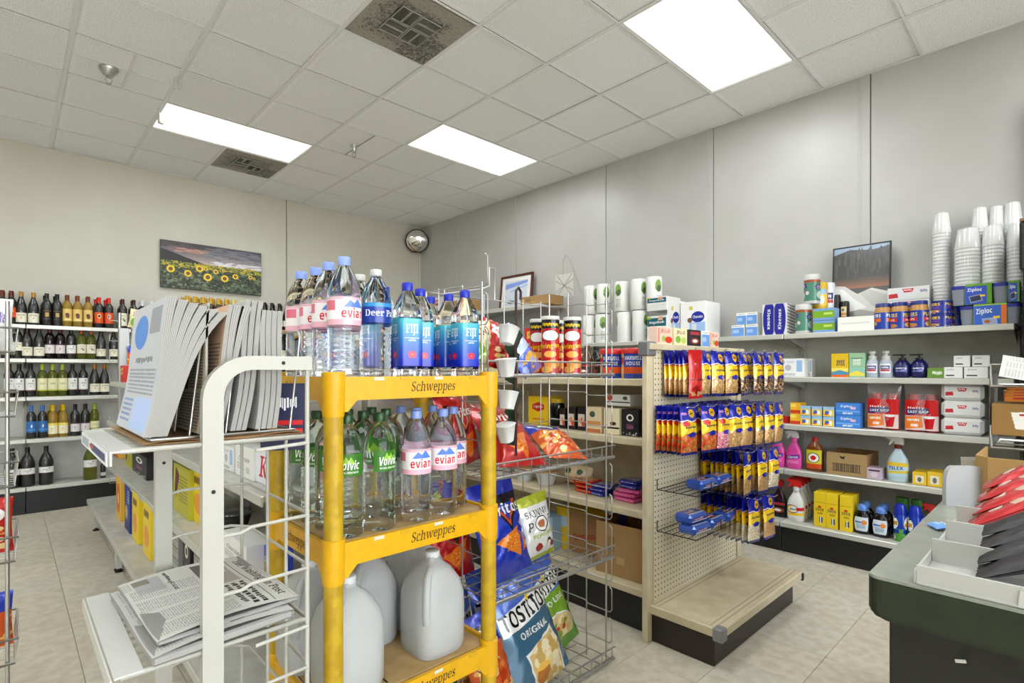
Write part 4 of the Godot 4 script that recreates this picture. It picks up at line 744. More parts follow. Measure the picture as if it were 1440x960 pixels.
	C("tray_sign", 128, 48, Color(0.88, 0.88, 0.90)); r("tray_sign", 0.04, 0.15, 0.3, 0.7, Color(0.6, 0.66, 0.72)); r("tray_sign", 0.45, 0.2, 0.5, 0.6, Color(0.20, 0.22, 0.42)); e("tray_sign", 0.46, 0.5, 0.08, 0.2, Color(0.75, 0.3, 0.25))
	C("soot", 192, 192, Color(0.60, 0.59, 0.55))
	for k in 3: sp("soot", 0.18 - k * 0.05, 0.18 - k * 0.03, 0.66, 0.66, [Color(0.47, 0.46, 0.43), Color(0.53, 0.52, 0.49), Color(0.38, 0.37, 0.35)], 700, 0.003, 0.018, 80 + k)
	sp("soot", 0.0, 0.0, 1, 1, [Color(0.54, 0.53, 0.50), Color(0.64, 0.63, 0.59), Color(0.47, 0.46, 0.43)], 900, 0.003, 0.012, 84); sp("soot", 0.6, 0.0, 0.4, 0.5, [Color(0.33, 0.325, 0.315), Color(0.42, 0.415, 0.40)], 700, 0.003, 0.016, 85); sp("soot", 0.3, 0.3, 0.5, 0.5, [Color(0.30, 0.295, 0.285), Color(0.38, 0.375, 0.36)], 500, 0.003, 0.014, 86)
	C("sunflowers", 512, 256, Color(0.25, 0.24, 0.28))
	for k in 40: r("sunflowers", 0, k * 0.0125, 1, 0.014, Color(0.26, 0.26, 0.30).lerp(Color(0.83, 0.74, 0.72), pow(k / 39.0, 1.4)))
	var cg := RandomNumberGenerator.new(); cg.seed = 90
	for q in [[0.0, 0.0, 0.5, 0.13, [Color(0.22, 0.18, 0.19), Color(0.28, 0.23, 0.24)], 90], [0.1, 0.12, 0.45, 0.1, [Color(0.60, 0.42, 0.37), Color(0.70, 0.54, 0.48), Color(0.45, 0.36, 0.36)], 70], [0.45, 0.04, 0.55, 0.2, [Color(0.36, 0.37, 0.42), Color(0.44, 0.44, 0.48), Color(0.50, 0.49, 0.52)], 90], [0.5, 0.24, 0.5, 0.06, [Color(0.46, 0.45, 0.48), Color(0.58, 0.55, 0.56)], 40], [0.5, 0.33, 0.5, 0.11, [Color(0.80, 0.79, 0.84), Color(0.86, 0.84, 0.86)], 60]]:
		for k in q[5]: e("sunflowers", q[0] + cg.randf() * q[2], q[1] + cg.randf() * q[3], cg.randf_range(0.02, 0.08), cg.randf_range(0.006, 0.016), q[4][cg.randi() % q[4].size()])
	pl("sunflowers", [[0, 0.18], [0.08, 0.22], [0.2, 0.30], [0.34, 0.38], [0.44, 0.45], [0, 0.45]], Color(0.09, 0.10, 0.09)); r("sunflowers", 0, 0.43, 1, 0.57, Color(0.22, 0.27, 0.15))
	sp("sunflowers", 0, 0.42, 1, 0.14, [Color(0.62, 0.60, 0.16), Color(0.45, 0.48, 0.15), Color(0.80, 0.70, 0.12)], 420, 0.004, 0.012, 94); sp("sunflowers", 0, 0.55, 1, 0.44, [Color(0.30, 0.36, 0.24), Color(0.15, 0.19, 0.11), Color(0.42, 0.47, 0.36), Color(0.10, 0.13, 0.09)], 900, 0.006, 0.022, 95)
	for q in [[0.09, 0.6, 0.045], [0.25, 0.66, 0.042], [0.36, 0.53, 0.042], [0.44, 0.70, 0.05], [0.52, 0.56, 0.03], [0.61, 0.69, 0.045], [0.72, 0.62, 0.035], [0.42, 0.52, 0.022], [0.88, 0.60, 0.025], [0.92, 0.62, 0.018], [0.6, 0.52, 0.018], [0.03, 0.5, 0.015], [0.8, 0.52, 0.012], [0.18, 0.49, 0.014]]:
		star("sunflowers", q[0], q[1], q[2], Color(0.93, 0.80, 0.14), 14, 0.72); e("sunflowers", q[0], q[1], q[2] * 0.45, q[2] * 0.9, Color(0.38, 0.22, 0.08)); e("sunflowers", q[0], q[1], q[2] * 0.22, q[2] * 0.44, Color(0.55, 0.30, 0.10))
	C("desert", 224, 240, Color(0.28, 0.27, 0.26)); r("desert", 0, 0, 1, 0.08, Color(0.55, 0.62, 0.72)); pl("desert", [[0, 0.08], [0.3, 0.03], [0.7, 0.06], [1, 0.03], [1, 0.5], [0, 0.5]], Color(0.23, 0.22, 0.21)); hills()
	for k in 16: r("desert", 0, 0.36 + k * 0.008, 1, 0.01, Color(0.26, 0.24, 0.23).lerp(Color(0.58, 0.36, 0.25), k / 15.0))
	pl("desert", [[0, 0.44], [0.22, 0.46], [0.45, 0.56], [0.7, 0.50], [1, 0.56], [1, 1], [0, 1]], Color(0.80, 0.79, 0.77)); pl("desert", [[0, 0.46], [0.2, 0.5], [0.4, 0.62], [0.62, 0.72], [0.3, 0.80], [0, 0.78]], Color(0.90, 0.90, 0.89)); pl("desert", [[0.5, 0.56], [0.66, 0.52], [1, 0.6], [1, 0.8], [0.7, 0.7]], Color(0.72, 0.71, 0.70)); pl("desert", [[0, 0.8], [0.5, 0.74], [1, 0.82], [1, 1], [0, 1]], Color(0.62, 0.61, 0.59))
	C("seascape", 128, 144, Color(0.90, 0.90, 0.89)); r("seascape", 0.12, 0.12, 0.76, 0.76, Color(0.80, 0.82, 0.86)); pl("seascape", [[0.12, 0.2], [0.88, 0.14], [0.88, 0.22], [0.12, 0.36]], Color(0.50, 0.60, 0.86)); pl("seascape", [[0.3, 0.42], [0.88, 0.26], [0.88, 0.32], [0.3, 0.46]], Color(0.62, 0.74, 0.86)); e("seascape", 0.34, 0.76, 0.14, 0.05, Color(0.4, 0.42, 0.45)); sp("seascape", 0.14, 0.6, 0.6, 0.25, [Color(0.75, 0.77, 0.8), Color(0.7, 0.72, 0.76)], 30, 0.02, 0.05, 97)
	C("pegs", 256, 256, Color(0.85, 0.81, 0.70))
	for a in 8:
		for b in 8: e("pegs", (a + 0.5) / 8.0, (b + 0.5) / 8.0, 0.02, 0.02, Color(0.22, 0.19, 0.14))
	C("perf", 128, 128, Color(0.81, 0.76, 0.64))
	for a in 10:
		for b in 2: e("perf", (a + 0.5) / 10.0, (b + 0.5) / 8.0, 0.022, 0.022, Color(0.3, 0.26, 0.2))
func hills() -> void:
	var g := RandomNumberGenerator.new(); g.seed = 96
	for k in 90:
		var x := g.randf(); var y := g.randf_range(0.1, 0.3); var t := g.randf_range(0.19, 0.33)
		e("desert", x, y, g.randf_range(0.008, 0.03), g.randf_range(0.03, 0.1), Color(t, t * 0.97, t * 0.94))
# print too small or blurred to read: a row of broken strokes in a word's place
func scrib(n: String, cx: float, cy: float, w: float, h: float, col: Color) -> void:
	var g := RandomNumberGenerator.new(); g.seed = int(cx * 100.0 + cy * 1000.0)
	var x := cx - w * 0.5
	while x < cx + w * 0.5:
		var d := w * g.randf_range(0.05, 0.12)
		r(n, x, cy - h * g.randf_range(0.3, 0.5), d * 0.7, h * g.randf_range(0.6, 0.95), col); x += d
func for_bars(n: String, x: float, y: float, w: float, h: float, count: int) -> void:
	var g := RandomNumberGenerator.new(); g.seed = count
	for k in count: r(n, x + w * k / count, y, w / count * g.randf_range(0.2, 0.8), h, Color(0.18, 0.16, 0.15))

# ---- makers
# a box on the plane x = X between two pixel columns, its top at pixel row ytop: [front foot, width, height]
func fx(p0: float, p1: float, ytop: float, base: float, X: float) -> Array:
	var z0 := onx(p0, X); var z1 := onx(p1, X); var pc := (p0 + p1) * 0.5
	var k := X / ray(pc, HZ).x
	return [Vector3(X, base, (z0 + z1) * 0.5), z1 - z0, CH + (HZ - ytop) * k / F - base]
func carton(called: String, label: String, cat: String, cell: String, pos: Vector3, s: Vector3, ry := 0.0, group := "", mt := "card", side := "", top := "") -> MeshInstance3D:
	return O(called, label, cat, mb().box(Vector3(0, s.y * 0.5, -s.z * 0.5), s, 0.0016, U(cell), U(side) if side != "" else Rect2(), U(top) if top != "" else Rect2()), M[mt], pos, Vector3(0, ry, 0), group)
const RW := -PI / 2
# carton on a right-wall style shelf (front faces -x), given by pixel columns
func rcarton(called: String, label: String, cat: String, cell: String, p0: float, p1: float, ytop: float, base: float, X: float, depth: float, group := "", mt := "card", side := "", top := "") -> MeshInstance3D:
	var q := fx(p0, p1, ytop, base, X)
	return carton(called, label, cat, cell, q[0], Vector3(q[1], q[2], depth), RW, group, mt, side, top)
# a shelving bay: wall behind at z = 0, front towards +z; levels are [height, depth] from the deck up
func bay(called: String, label: String, pos: Vector3, ry: float, w: float, h: float, levels: Array, kick, pm: Array, group := "", feet := false) -> Node3D:
	var o := T(called, label, "shelving", pos, ry, group)
	A(o, "back_panel", mb().box(Vector3(0, h * 0.5 + levels[0][0] * 0.5, 0.012), Vector3(w - 0.004, h - levels[0][0], 0.014)), pm[1])
	for s in [-1.0, 1.0]: A(o, "upright", mb().box(Vector3(s * (w * 0.5 - 0.008), h * 0.5, 0.03), Vector3(0.016, h, 0.03), 0.002), pm[0])
	for k in levels.size():
		var y: float = levels[k][0]; var d: float = levels[k][1]
		var sh := A(o, "shelf", mb().box(Vector3(0, y - 0.011, d * 0.5 + 0.01), Vector3(w - 0.004, 0.022, d - 0.02), 0.002), pm[0])
		A(sh, "price_rail", mb().box(Vector3(0, y - 0.018, d + 0.002), Vector3(w - 0.004, 0.036, 0.012), 0.004), pm[2])
		if k > 0:
			for s in [-1.0, 1.0]:
				A(sh, "bracket", mb().at(Vector3(s * (w * 0.5 - 0.012), 0, 0), Vector3(0, -PI / 2, 0)).prism(PackedVector2Array([Vector2(0.02, y - 0.022), Vector2(d * 0.9, y - 0.022), Vector2(d * 0.9, y - 0.034), Vector2(0.05, y - 0.10), Vector2(0.02, y - 0.10)]), -0.0015, 0.0015), pm[0])
	var d0: float = levels[0][1]; var y0: float = levels[0][0]
	if kick: A(o, "kick_plate", mb().box(Vector3(0, (y0 - 0.036) * 0.5, d0 - 0.04), Vector3(w - 0.003, y0 - 0.036, 0.02), 0.003), kick)
	if feet:
		for s in [-1.0, 1.0]:
			var ft := mb().box(Vector3(s * (w * 0.5 - 0.02), (y0 - 0.03) * 0.5 + 0.012, d0 - 0.05), Vector3(0.03, y0 - 0.054, 0.03), 0.002).box(Vector3(s * (w * 0.5 - 0.02), y0 - 0.06, d0 * 0.5), Vector3(0.03, 0.06, d0 - 0.06), 0.002)
			A(o, "foot", ft, pm[0]); A(o, "glide", mb().lathe([Vector2(0.0, 0.0), Vector2(0.022, 0.0), Vector2(0.022, 0.01), Vector2(0.008, 0.014), Vector2(0.008, 0.03)], 10).at(Vector3.ZERO), M.black, Vector3(s * (w * 0.5 - 0.02), 0, d0 - 0.05))
	return o
# pillow bag, foot at y = 0, front +z
func bag(w: float, h: float, t: float, uv: Rect2, sd := 1, flat := 0.05) -> MB:
	var nz := FastNoiseLite.new(); nz.seed = sd; nz.frequency = 1.0
	var m := mb()
	for s in [1.0, -1.0]:
		var f := func(u: float, v: float) -> Vector3:
			var a := u * 2.0 - 1.0
			var vv := clampf((v - flat) / (1.0 - 2.0 * flat), 0.0, 1.0)
			var prof := pow(maxf(0.0, sin(PI * pow(vv, 0.8))), 0.55) * pow(maxf(0.0, 1.0 - a * a), 0.55)
			var wr := nz.get_noise_2d(u * 9.0 + sd, v * 7.0) * 0.16 * t * (1.0 if v > flat and v < 1.0 - flat else 0.15)
			var sw := 1.0 - 0.06 * sin(PI * vv) + 0.012 * nz.get_noise_2d(v * 14.0, sd)
			return Vector3(a * w * 0.5 * sw, v * h, s * (t * 0.5 * prof + 0.0006) + wr * (0.25 + prof) + 0.006 * sin(u * 31.0) * (1.0 if v < flat or v > 1.0 - flat else 0.0) * 0.3)
		m.grid(12, 16, f, uv if s > 0 else Rect2(uv.position + Vector2(uv.size.x, 0), Vector2(-uv.size.x, uv.size.y)), s < 0)
	return m
func bottle_label(r0: float, y0: float, y1: float, cell: String, half := 1.25, p := 2.0) -> MB:
	return mb().lathe([Vector2(r0, y0), Vector2(r0, y1)], 14, U(cell), -half, half, p)
# wine: kind = [glass, capsule colour, label cell, label from, to, shape]
var wines := {}
func wine(key: String, gl: Material, cap: Color, cell: String, l0: float, l1: float, shape: int, label: String, pos: Vector3, group: String, sc := 1.0) -> void:
	var k := key + group
	if wines.has(k): cp(wines[k], pos); return
	var pr: Array
	match shape:
		0: pr = [Vector2(0, 0.006), Vector2(0.02, 0.0), Vector2(0.034, 0.0), Vector2(0.0362, 0.004), Vector2(0.0362, 0.195), Vector2(0.034, 0.208), Vector2(0.026, 0.226), Vector2(0.0155, 0.242), Vector2(0.0145, 0.25), Vector2(0.0145, 0.296), Vector2(0, 0.297)]
		1: pr = [Vector2(0, 0.006), Vector2(0.02, 0.0), Vector2(0.037, 0.0), Vector2(0.0388, 0.004), Vector2(0.0388, 0.15), Vector2(0.0355, 0.178), Vector2(0.026, 0.21), Vector2(0.018, 0.235), Vector2(0.0155, 0.25), Vector2(0.0148, 0.296), Vector2(0, 0.297)]
		2: pr = [Vector2(0, 0.006), Vector2(0.03, 0.0), Vector2(0.050, 0.0), Vector2(0.053, 0.006), Vector2(0.053, 0.20), Vector2(0.050, 0.222), Vector2(0.036, 0.262), Vector2(0.022, 0.285), Vector2(0.0165, 0.30), Vector2(0.0165, 0.35), Vector2(0, 0.351)]
		_: pr = [Vector2(0, 0.01), Vector2(0.02, 0.0), Vector2(0.042, 0.0), Vector2(0.044, 0.005), Vector2(0.044, 0.14), Vector2(0.041, 0.165), Vector2(0.028, 0.21), Vector2(0.019, 0.25), Vector2(0.0165, 0.28), Vector2(0.0175, 0.31), Vector2(0, 0.312)]
	var o := T("wine_bottle" if shape < 3 else "champagne_bottle", label, "bottle", pos, 0.0, group)
	A(o, "glass_body", mb().lathe(pr, 18), gl)
	var top: float = pr[-1].y; var c0 := top - (0.058 if shape < 3 else 0.11)
	var cpf: Array = [Vector2(0.0155, c0), Vector2(0.0158, top - 0.012), Vector2(0.0165, top - 0.01), Vector2(0.0165, top), Vector2(0.0, top + 0.001)]
	if shape == 2: cpf = [Vector2(0.0175, c0 + 0.01), Vector2(0.0178, top), Vector2(0.0, top + 0.001)]
	if shape == 3: cpf = [Vector2(0.0265, c0 + 0.015), Vector2(0.02, c0 + 0.04), Vector2(0.0175, top - 0.03), Vector2(0.019, top - 0.026), Vector2(0.019, top), Vector2(0.0, top + 0.004)]
	A(o, "capsule", mb().lathe(cpf, 14), plain(cap, 0.35))
	if cell != "":
		var rr: float = 0.0369 if shape == 0 else (0.0395 if shape == 1 else (0.0537 if shape == 2 else 0.0447))
		A(o, "label", bottle_label(rr, l0, l1, cell), M.card)
	o.scale = Vector3.ONE * sc
	wines[k] = o

# ---- the wine shelves along the back wall
func wine_wall() -> void:
	var lv := [[0.245, 0.34], [0.675, 0.34], [1.055, 0.34], [1.40, 0.34], [1.705, 0.34]]
	for k in 2: bay("wine_shelf_bay", ["white steel wall shelving full of wine bottles on five levels", "white steel wall shelving bay of wine partly behind the wire snack panel"][1 - k] if k < 2 else "", Vector3([-0.49, 0.73][k], 0, BZ + 0.002), 0.0, 1.22, 1.71, lv, M.kick, [M.white, M.grey_panel, M.rail], "wine wall bays")
	var lw := [[0.25, 0.34], [0.70, 0.34], [1.09, 0.34], [1.42, 0.34], [1.775, 0.34]]
	for k in 2: bay("wood_shelf_bay", ["wood-edged wine shelving bay behind the bottled water rack", "wood-edged wine shelving bay in the far corner"][k], Vector3([2.02, 3.38][k], 0, BZ + 0.002), 0.0, 1.35, 1.78, lw, M.kick, [M.wood, M.kick, M.wood], "wood-edged wine bays")
	var z := -6.53
	var g1 := "wine on the top shelf"; var g2 := "wine on the second shelf"; var g3 := "wine on the middle shelf"; var g4 := "wine on the fourth shelf"; var g5 := "jug wine on the lowest shelf"
	var dk: Material = M.wine_dark
	var topw := [["terracotta", dk, Color(0.38, 0.12, 0.07), "wine_1", 0.06, 0.15, 0, [3, 15.8], "dark wine bottle with rust label and red capsule, end of the top shelf"], ["ivory", dk, Color(0.72, 0.52, 0.20), "wine_0", 0.02, 0.105, 1, [29.6, 47], "dark sloping wine bottle with wide ivory label and gold capsule, top shelf"], ["noir", dk, Color(0.04, 0.035, 0.04), "wine_2", 0.05, 0.15, 0, [65.8, 80.4], "black wine bottle with gold square emblem on the top shelf"], ["gold", M.wine_gold, Color(0.45, 0.20, 0.08), "wine_3", 0.05, 0.165, 0, [94.6, 109, 123.8], "golden white wine bottle with yellow dancer label, top shelf"], ["orange", dk, Color(0.82, 0.14, 0.08), "wine_1", 0.045, 0.15, 0, [139, 153], "dark wine bottle with bright orange label and red capsule"], ["cream", dk, Color(0.22, 0.07, 0.06), "wine_4", 0.03, 0.155, 0, [172.5, 188], "dark wine bottle with cream bird label and maroon capsule"], ["navy", plain(Color(0.03, 0.04, 0.14), 0.06), Color(0.86, 0.87, 0.9), "wine_5", 0.05, 0.14, 0, [200, 213, 226, 240], "navy blue wine bottle with white capsule on the top shelf"]]
	for w in topw:
		for p in w[7]:
			var x := onz(p, z)
			wine(w[0], w[1], w[2], w[3], w[4], w[5], w[6], w[8], Vector3(x, 1.706, z), g1)
			wine(w[0], w[1], w[2], w[3], w[4], w[5], w[6], w[8], Vector3(x + 0.004, 1.706, z - 0.105), g1)
			if w[0] in ["noir", "orange", "terracotta"]: wine(w[0], w[1], w[2], w[3], w[4], w[5], w[6], w[8], Vector3(x - 0.004, 1.706, z - 0.2), g1)
	var s2 := [["plain2", dk, Color(0.05, 0.05, 0.06), "wine_0", 0.07, 0.145, 0, [8.5, 24.5], "dark wine bottle with plain cream label, second shelf"], ["low2", dk, Color(0.30, 0.05, 0.10), "wine_0", 0.025, 0.105, 1, [38, 55], "dark sloping wine bottle with low cream label, second shelf"], ["red2", plain(Color(0.06, 0.012, 0.02), 0.06), Color(0.33, 0.04, 0.09), "wine_9", 0.05, 0.14, 0, [70, 84.6], "dark red wine bottle with pale label and crimson capsule, second shelf"], ["blue2", dk, Color(0.06, 0.06, 0.09), "wine_5", 0.05, 0.13, 0, [100], "dark wine bottle with white label beside two green ones"], ["green2", M.wine_green, Color(0.72, 0.34, 0.10), "wine_4", 0.055, 0.14, 0, [114.5, 128], "green white-wine bottle with orange capsule and cream label"], ["end2", dk, Color(0.25, 0.05, 0.07), "wine_0", 0.03, 0.10, 1, [142, 160], "dark wine bottle with low label half hidden by snack pouches"]]
	for w in s2:
		for p in w[7]: wine(w[0], w[1], w[2], w[3], w[4], w[5], w[6], w[8], Vector3(onz(p, z), 1.401, z), g2)
	var s3 := [["wht3", dk, Color(0.05, 0.04, 0.05), "wine_5", 0.055, 0.165, 0, [12.8, 26.8, 43, 102, 117], "dark wine bottle with tall white label, middle shelf"], ["lime3", M.wine_green, Color(0.66, 0.72, 0.14), "wine_6", 0.05, 0.165, 0, [59.5, 74, 88], "green wine bottle with lime capsule and pale label, middle shelf"], ["gold3", dk, Color(0.72, 0.45, 0.10), "wine_0", 0.03, 0.11, 1, [133, 147], "dark sloping wine bottle with gold capsule, middle shelf"]]
	for w in s3:
		for p in w[7]: wine(w[0], w[1], w[2], w[3], w[4], w[5], w[6], w[8], Vector3(onz(p, z), 1.056, z), g3)
	var s4 := [["blue4", dk, Color(0.24, 0.45, 0.72), "wine_7", 0.055, 0.155, 0, [44, 60], "dark wine bottle with sky blue label and blue capsule"], ["yel4", M.wine_gold, Color(0.90, 0.74, 0.06), "wine_8", 0.03, 0.13, 0, [74.4, 89], "golden wine bottle with bright yellow capsule"], ["pur4", dk, Color(0.13, 0.05, 0.13), "wine_9", 0.04, 0.125, 0, [105.7, 120], "dark wine bottle with plum capsule and pale label, fourth shelf"], ["lime4", M.wine_green, Color(0.62, 0.70, 0.16), "wine_6", 0.06, 0.13, 0, [133], "green wine bottle with lime capsule alone on the fourth shelf"]]
	for w in s4:
		for p in w[7]: wine(w[0], w[1], w[2], w[3], w[4], w[5], w[6], w[8], Vector3(onz(p, z), 0.676, z), g4)
	for p in [74.4, 89]: wine("yel4", M.wine_gold, Color(0.9, 0.74, 0.06), "wine_8", 0.03, 0.13, 0, "", Vector3(onz(p, z) - 0.01, 0.676, z - 0.1), g4)
	for p in [17, 38.6, 65]: wine("jug5", dk, Color(0.08, 0.06, 0.07), "wine_5", 0.11, 0.165, 2, "large dark jug-wine bottle with white label on the lowest shelf", Vector3(onz(p, z), 0.246, z), g5)
	wine("jugg", M.wine_green, Color(0.2, 0.22, 0.16), "wine_5", 0.12, 0.19, 2, "large green jug-wine bottle with blue and white label, lowest shelf", Vector3(onz(126.6, z), 0.246, z), g5)
	wine("small5", dk, Color(0.05, 0.05, 0.06), "wine_9", 0.04, 0.10, 0, "short dark bottle beside the green jug-wine bottle", Vector3(onz(145, z), 0.246, z), g5, 0.6)
	# sparkling wine on the wood-edged bays
	var gs := "sparkling wine on the wood shelf"
	for q in 3:
		for p in [262, 273, 284, 295, 306, 316.5]: wine("gold_foil", dk, Color(0.80, 0.62, 0.14), "wine_0", 0.04, 0.11, 3, "dark sparkling wine bottle with gold foil neck", Vector3(onz(p, z) + (0.046 if q == 1 else 0.004), 1.776, z + 0.02 - q * 0.1), gs)
		for p in [327, 338, 349, 360]: wine("pale_foil", M.wine_gold, Color(0.88, 0.82, 0.42), "wine_6", 0.04, 0.11, 3, "pale sparkling wine bottle with light yellow foil neck", Vector3(onz(p, z) + (0.046 if q == 1 else 0.004), 1.776, z + 0.02 - q * 0.1), gs)
		for p in [370.5, 381, 391.5, 402]: wine("black_foil", dk, Color(0.035, 0.03, 0.035), "wine_0", 0.04, 0.11, 3, "dark sparkling wine bottle with black foil neck", Vector3(onz(p, z) + (0.046 if q == 1 else 0.004), 1.776, z + 0.02 - q * 0.1), gs)
		for p in [412, 422]: wine("pink_foil", dk, Color(0.80, 0.45, 0.45), "wine_9", 0.04, 0.11, 3, "dark sparkling wine bottle with pink foil neck", Vector3(onz(p, z) + (0.046 if q == 1 else 0.004), 1.776, z + 0.02 - q * 0.1), gs)
	for p in [396, 407, 418, 429]: wine("under", dk, Color(0.06, 0.05, 0.05), "wine_0", 0.04, 0.11, 3, "dark sparkling wine bottle on the shelf under the wood edge", Vector3(onz(p, z), 1.421, z), "sparkling wine under the wood shelf")

# ---- white cereal gondola in the middle aisle
func cereal_gondola() -> void:
	for k in 3:
		bay("cereal_shelf_bay", ["white cereal shelving bay at the wine end of the aisle", "white cereal shelving bay behind the newspaper stand's rear post", "white cereal shelving bay beside the bottled water rack"][k], Vector3(0.95, 0, [-4.85, -3.63, -2.41][k]), RW, 1.22, 1.21, [[0.26, 0.48], [0.57, 0.38], [0.885, 0.35], [1.2, 0.33]], null, [M.white, M.grey_panel, M.rail], "white cereal bays", true)
		bay("grocery_shelf_bay", "white shelving bay on the far side of the cereal gondola", Vector3(0.965, 0, [-4.85, -3.63, -2.41][k]), -RW, 1.22, 1.21, [[0.26, 0.42], [0.57, 0.36], [0.885, 0.33], [1.2, 0.3]], null, [M.white, M.grey_panel, M.rail], "white grocery bays", true)
	var dk := [[165, 174, 672, 0, "orange cereal box with a ring picture on the bottom cereal deck"], [178, 187, 683, 1, "navy cereal box on the bottom cereal deck"], [189, 199, 694, 2, "yellow honey cereal box on the bottom cereal deck"], [206, 216, 707, 2, "second yellow cereal box, next to the stand's rear post"]]
	for q in dk:
		var f := fx(q[0], q[1], q[2], 0.261, 0.56)
		carton("cereal_box", q[4], "box", "cereal_%d" % q[3], f[0] + Vector3(0, 0, -0.1), Vector3(0.2, 0.29, 0.06), RW, "cereal boxes on the deck")
	var md := [[158, 166, 632, "small_orange", "small orange packet on the middle cereal shelf"], [176, 184, 636, "cereal_3", "narrow yellow-green box on the middle cereal shelf"], [186, 206, 638, "coffee_black", "dark brown carton on the middle cereal shelf"]]
	for q in md: rcarton("grocery_box", q[3 + 1], "box", q[3], q[0], q[1], q[2], 0.571, 0.66, 0.14, "boxes on the middle cereal shelf")
	rcarton("cereal_box", "tall olive cereal box with a maroon figure, right of the stand's rear post", "box", "cereal_3", 244, 266, 655, 0.571, 0.63, 0.07)
	rcarton("cereal_box", "golden cereal box with a blue stripe beside the olive one", "box", "cereal_2", 270, 288, 662, 0.571, 0.65, 0.07)
	rcarton("cereal_box", "white cereal box with a large red K", "box", "cereal_k", 358, 384, 632, 0.886, 0.66, 0.07)
	rcarton("cereal_box", "plain white food carton left of the red K box", "box", "cereal_white", 331, 356, 628, 0.886, 0.65, 0.09)
	rcarton("cereal_box", "white carton left of the other white food carton on the cereal shelf", "box", "led", 310, 328, 627, 0.886, 0.65, 0.09)
	rcarton("cereal_box", "white chocolate cereal box on the middle shelf behind the stand", "box", "cereal_white", 313, 346, 757, 0.571, 0.60, 0.1)
	rcarton("oatmeal_box", "blue oat cereal box with a bowl picture, beside the yellow post", "box", "oat_blue", 360, 380, 765, 0.571, 0.66, 0.08)
	var bw := T("microwave_bowl", "black microwave soup bowl with a clear lid on the cereal shelf", "bowl", Vector3(0.74, 0.571, onx(330, 0.74)))
	A(bw, "bowl", mb().lathe([Vector2(0, 0), Vector2(0.045, 0), Vector2(0.07, 0.075), Vector2(0.078, 0.08), Vector2(0.07, 0.083)], 20), plain(Color(0.07, 0.05, 0.05), 0.3)); A(bw, "lid", mb().lathe([Vector2(0.074, 0.083), Vector2(0.07, 0.092), Vector2(0, 0.094)], 20), plain(Color(0.30, 0.30, 0.31), 0.15))
	for k in 3:
		var z := onx([246, 262, 278][k], 0.62)
		carton("cracker_box", ["grey cracker box on the deck right of the stand's rear post", "dark maroon box between two grey ones on the cereal deck", "second grey cracker box on the cereal deck"][k], "box", ["pages", "coffee_black", "pages"][k], Vector3(0.62, 0.261, z), Vector3(0.14, 0.24, 0.06), RW, "boxes low behind the newspaper stand")
	for k in 8:
		var z := -5.2 + k * 0.42
		carton("snack_box", ["red biscuit box on top of the cereal gondola", "yellow tea box on top of the cereal gondola", "orange sweet box on top of the cereal gondola", "blue packet on top of the cereal gondola"][k % 4], "box", ["cookie_red", "lipton", "small_orange", "blue_pack"][k % 4], Vector3(0.66, 1.201, z), Vector3(0.16, [0.13, 0.16, 0.12, 0.15][k % 4], 0.08), RW, "boxes on top of the cereal gondola")
		carton("grocery_carton", ["red biscuit carton facing the tan shelves", "blue carton facing the tan shelves", "cream coffee carton facing the tan shelves", "dark carton facing the tan shelves"][k % 4], "box", ["cookie_red", "cookie_blue", "coffee_cream", "coffee_black"][k % 4], Vector3(1.25, [0.571, 0.886][k % 2], z), Vector3(0.2, 0.16, 0.1), -RW, "cartons on the far side of the cereal gondola")
	# wire snack panel at the end of the gondola
	var wp := T("snack_wire_panel", "tall chrome wire panel with hanging snack pouches at the gondola end", "rack", Vector3(0.72, 0, -5.56))
	for s in [-0.03, 0.06]: A(wp, "post", mb().tube([Vector3(s, 0, 0), Vector3(s, 1.78, 0)], 0.012, 8), M.chrome)
	for k in 9: A(wp, "hook", mb().tube([Vector3(-0.03, 0.35 + k * 0.17, 0), Vector3(-0.10, 0.35 + k * 0.17, 0.02), Vector3(-0.10, 0.40 + k * 0.17, 0.02)], 0.004), M.chrome)
	A(wp, "clip_strip", mb().box(Vector3(0.0, 1.15, 0.02), Vector3(0.07, 1.0, 0.006), 0.002), plain(Color(0.75, 0.76, 0.76), 0.2))
	for k in 7:
		var c: String = ["cookie_blue", "small_orange", "oat_blue", "small_yellow", "chip_orange", "ruffles_bag", "jello_green"][k]
		O("snack_pouch", ["blue snack pouch at the foot of the wire panel", "orange snack pouch on the wire panel", "blue and tan snack pouch on the wire panel", "yellow snack pouch on the wire panel", "orange and blue chip pouch on the wire panel", "pale blue chip pouch on the wire panel", "cream pouch at the top of the wire panel"][k], "pouch", bag(0.13, 0.16, 0.03, U(c), 40 + k), M.foil, Vector3(0.80 + 0.05 * (k % 2), 0.72 + k * 0.155, -5.5), Vector3(0, 0.2 * (k % 3 - 1), 0.15 * (k % 3 - 1)), "pouches on the wire panel")

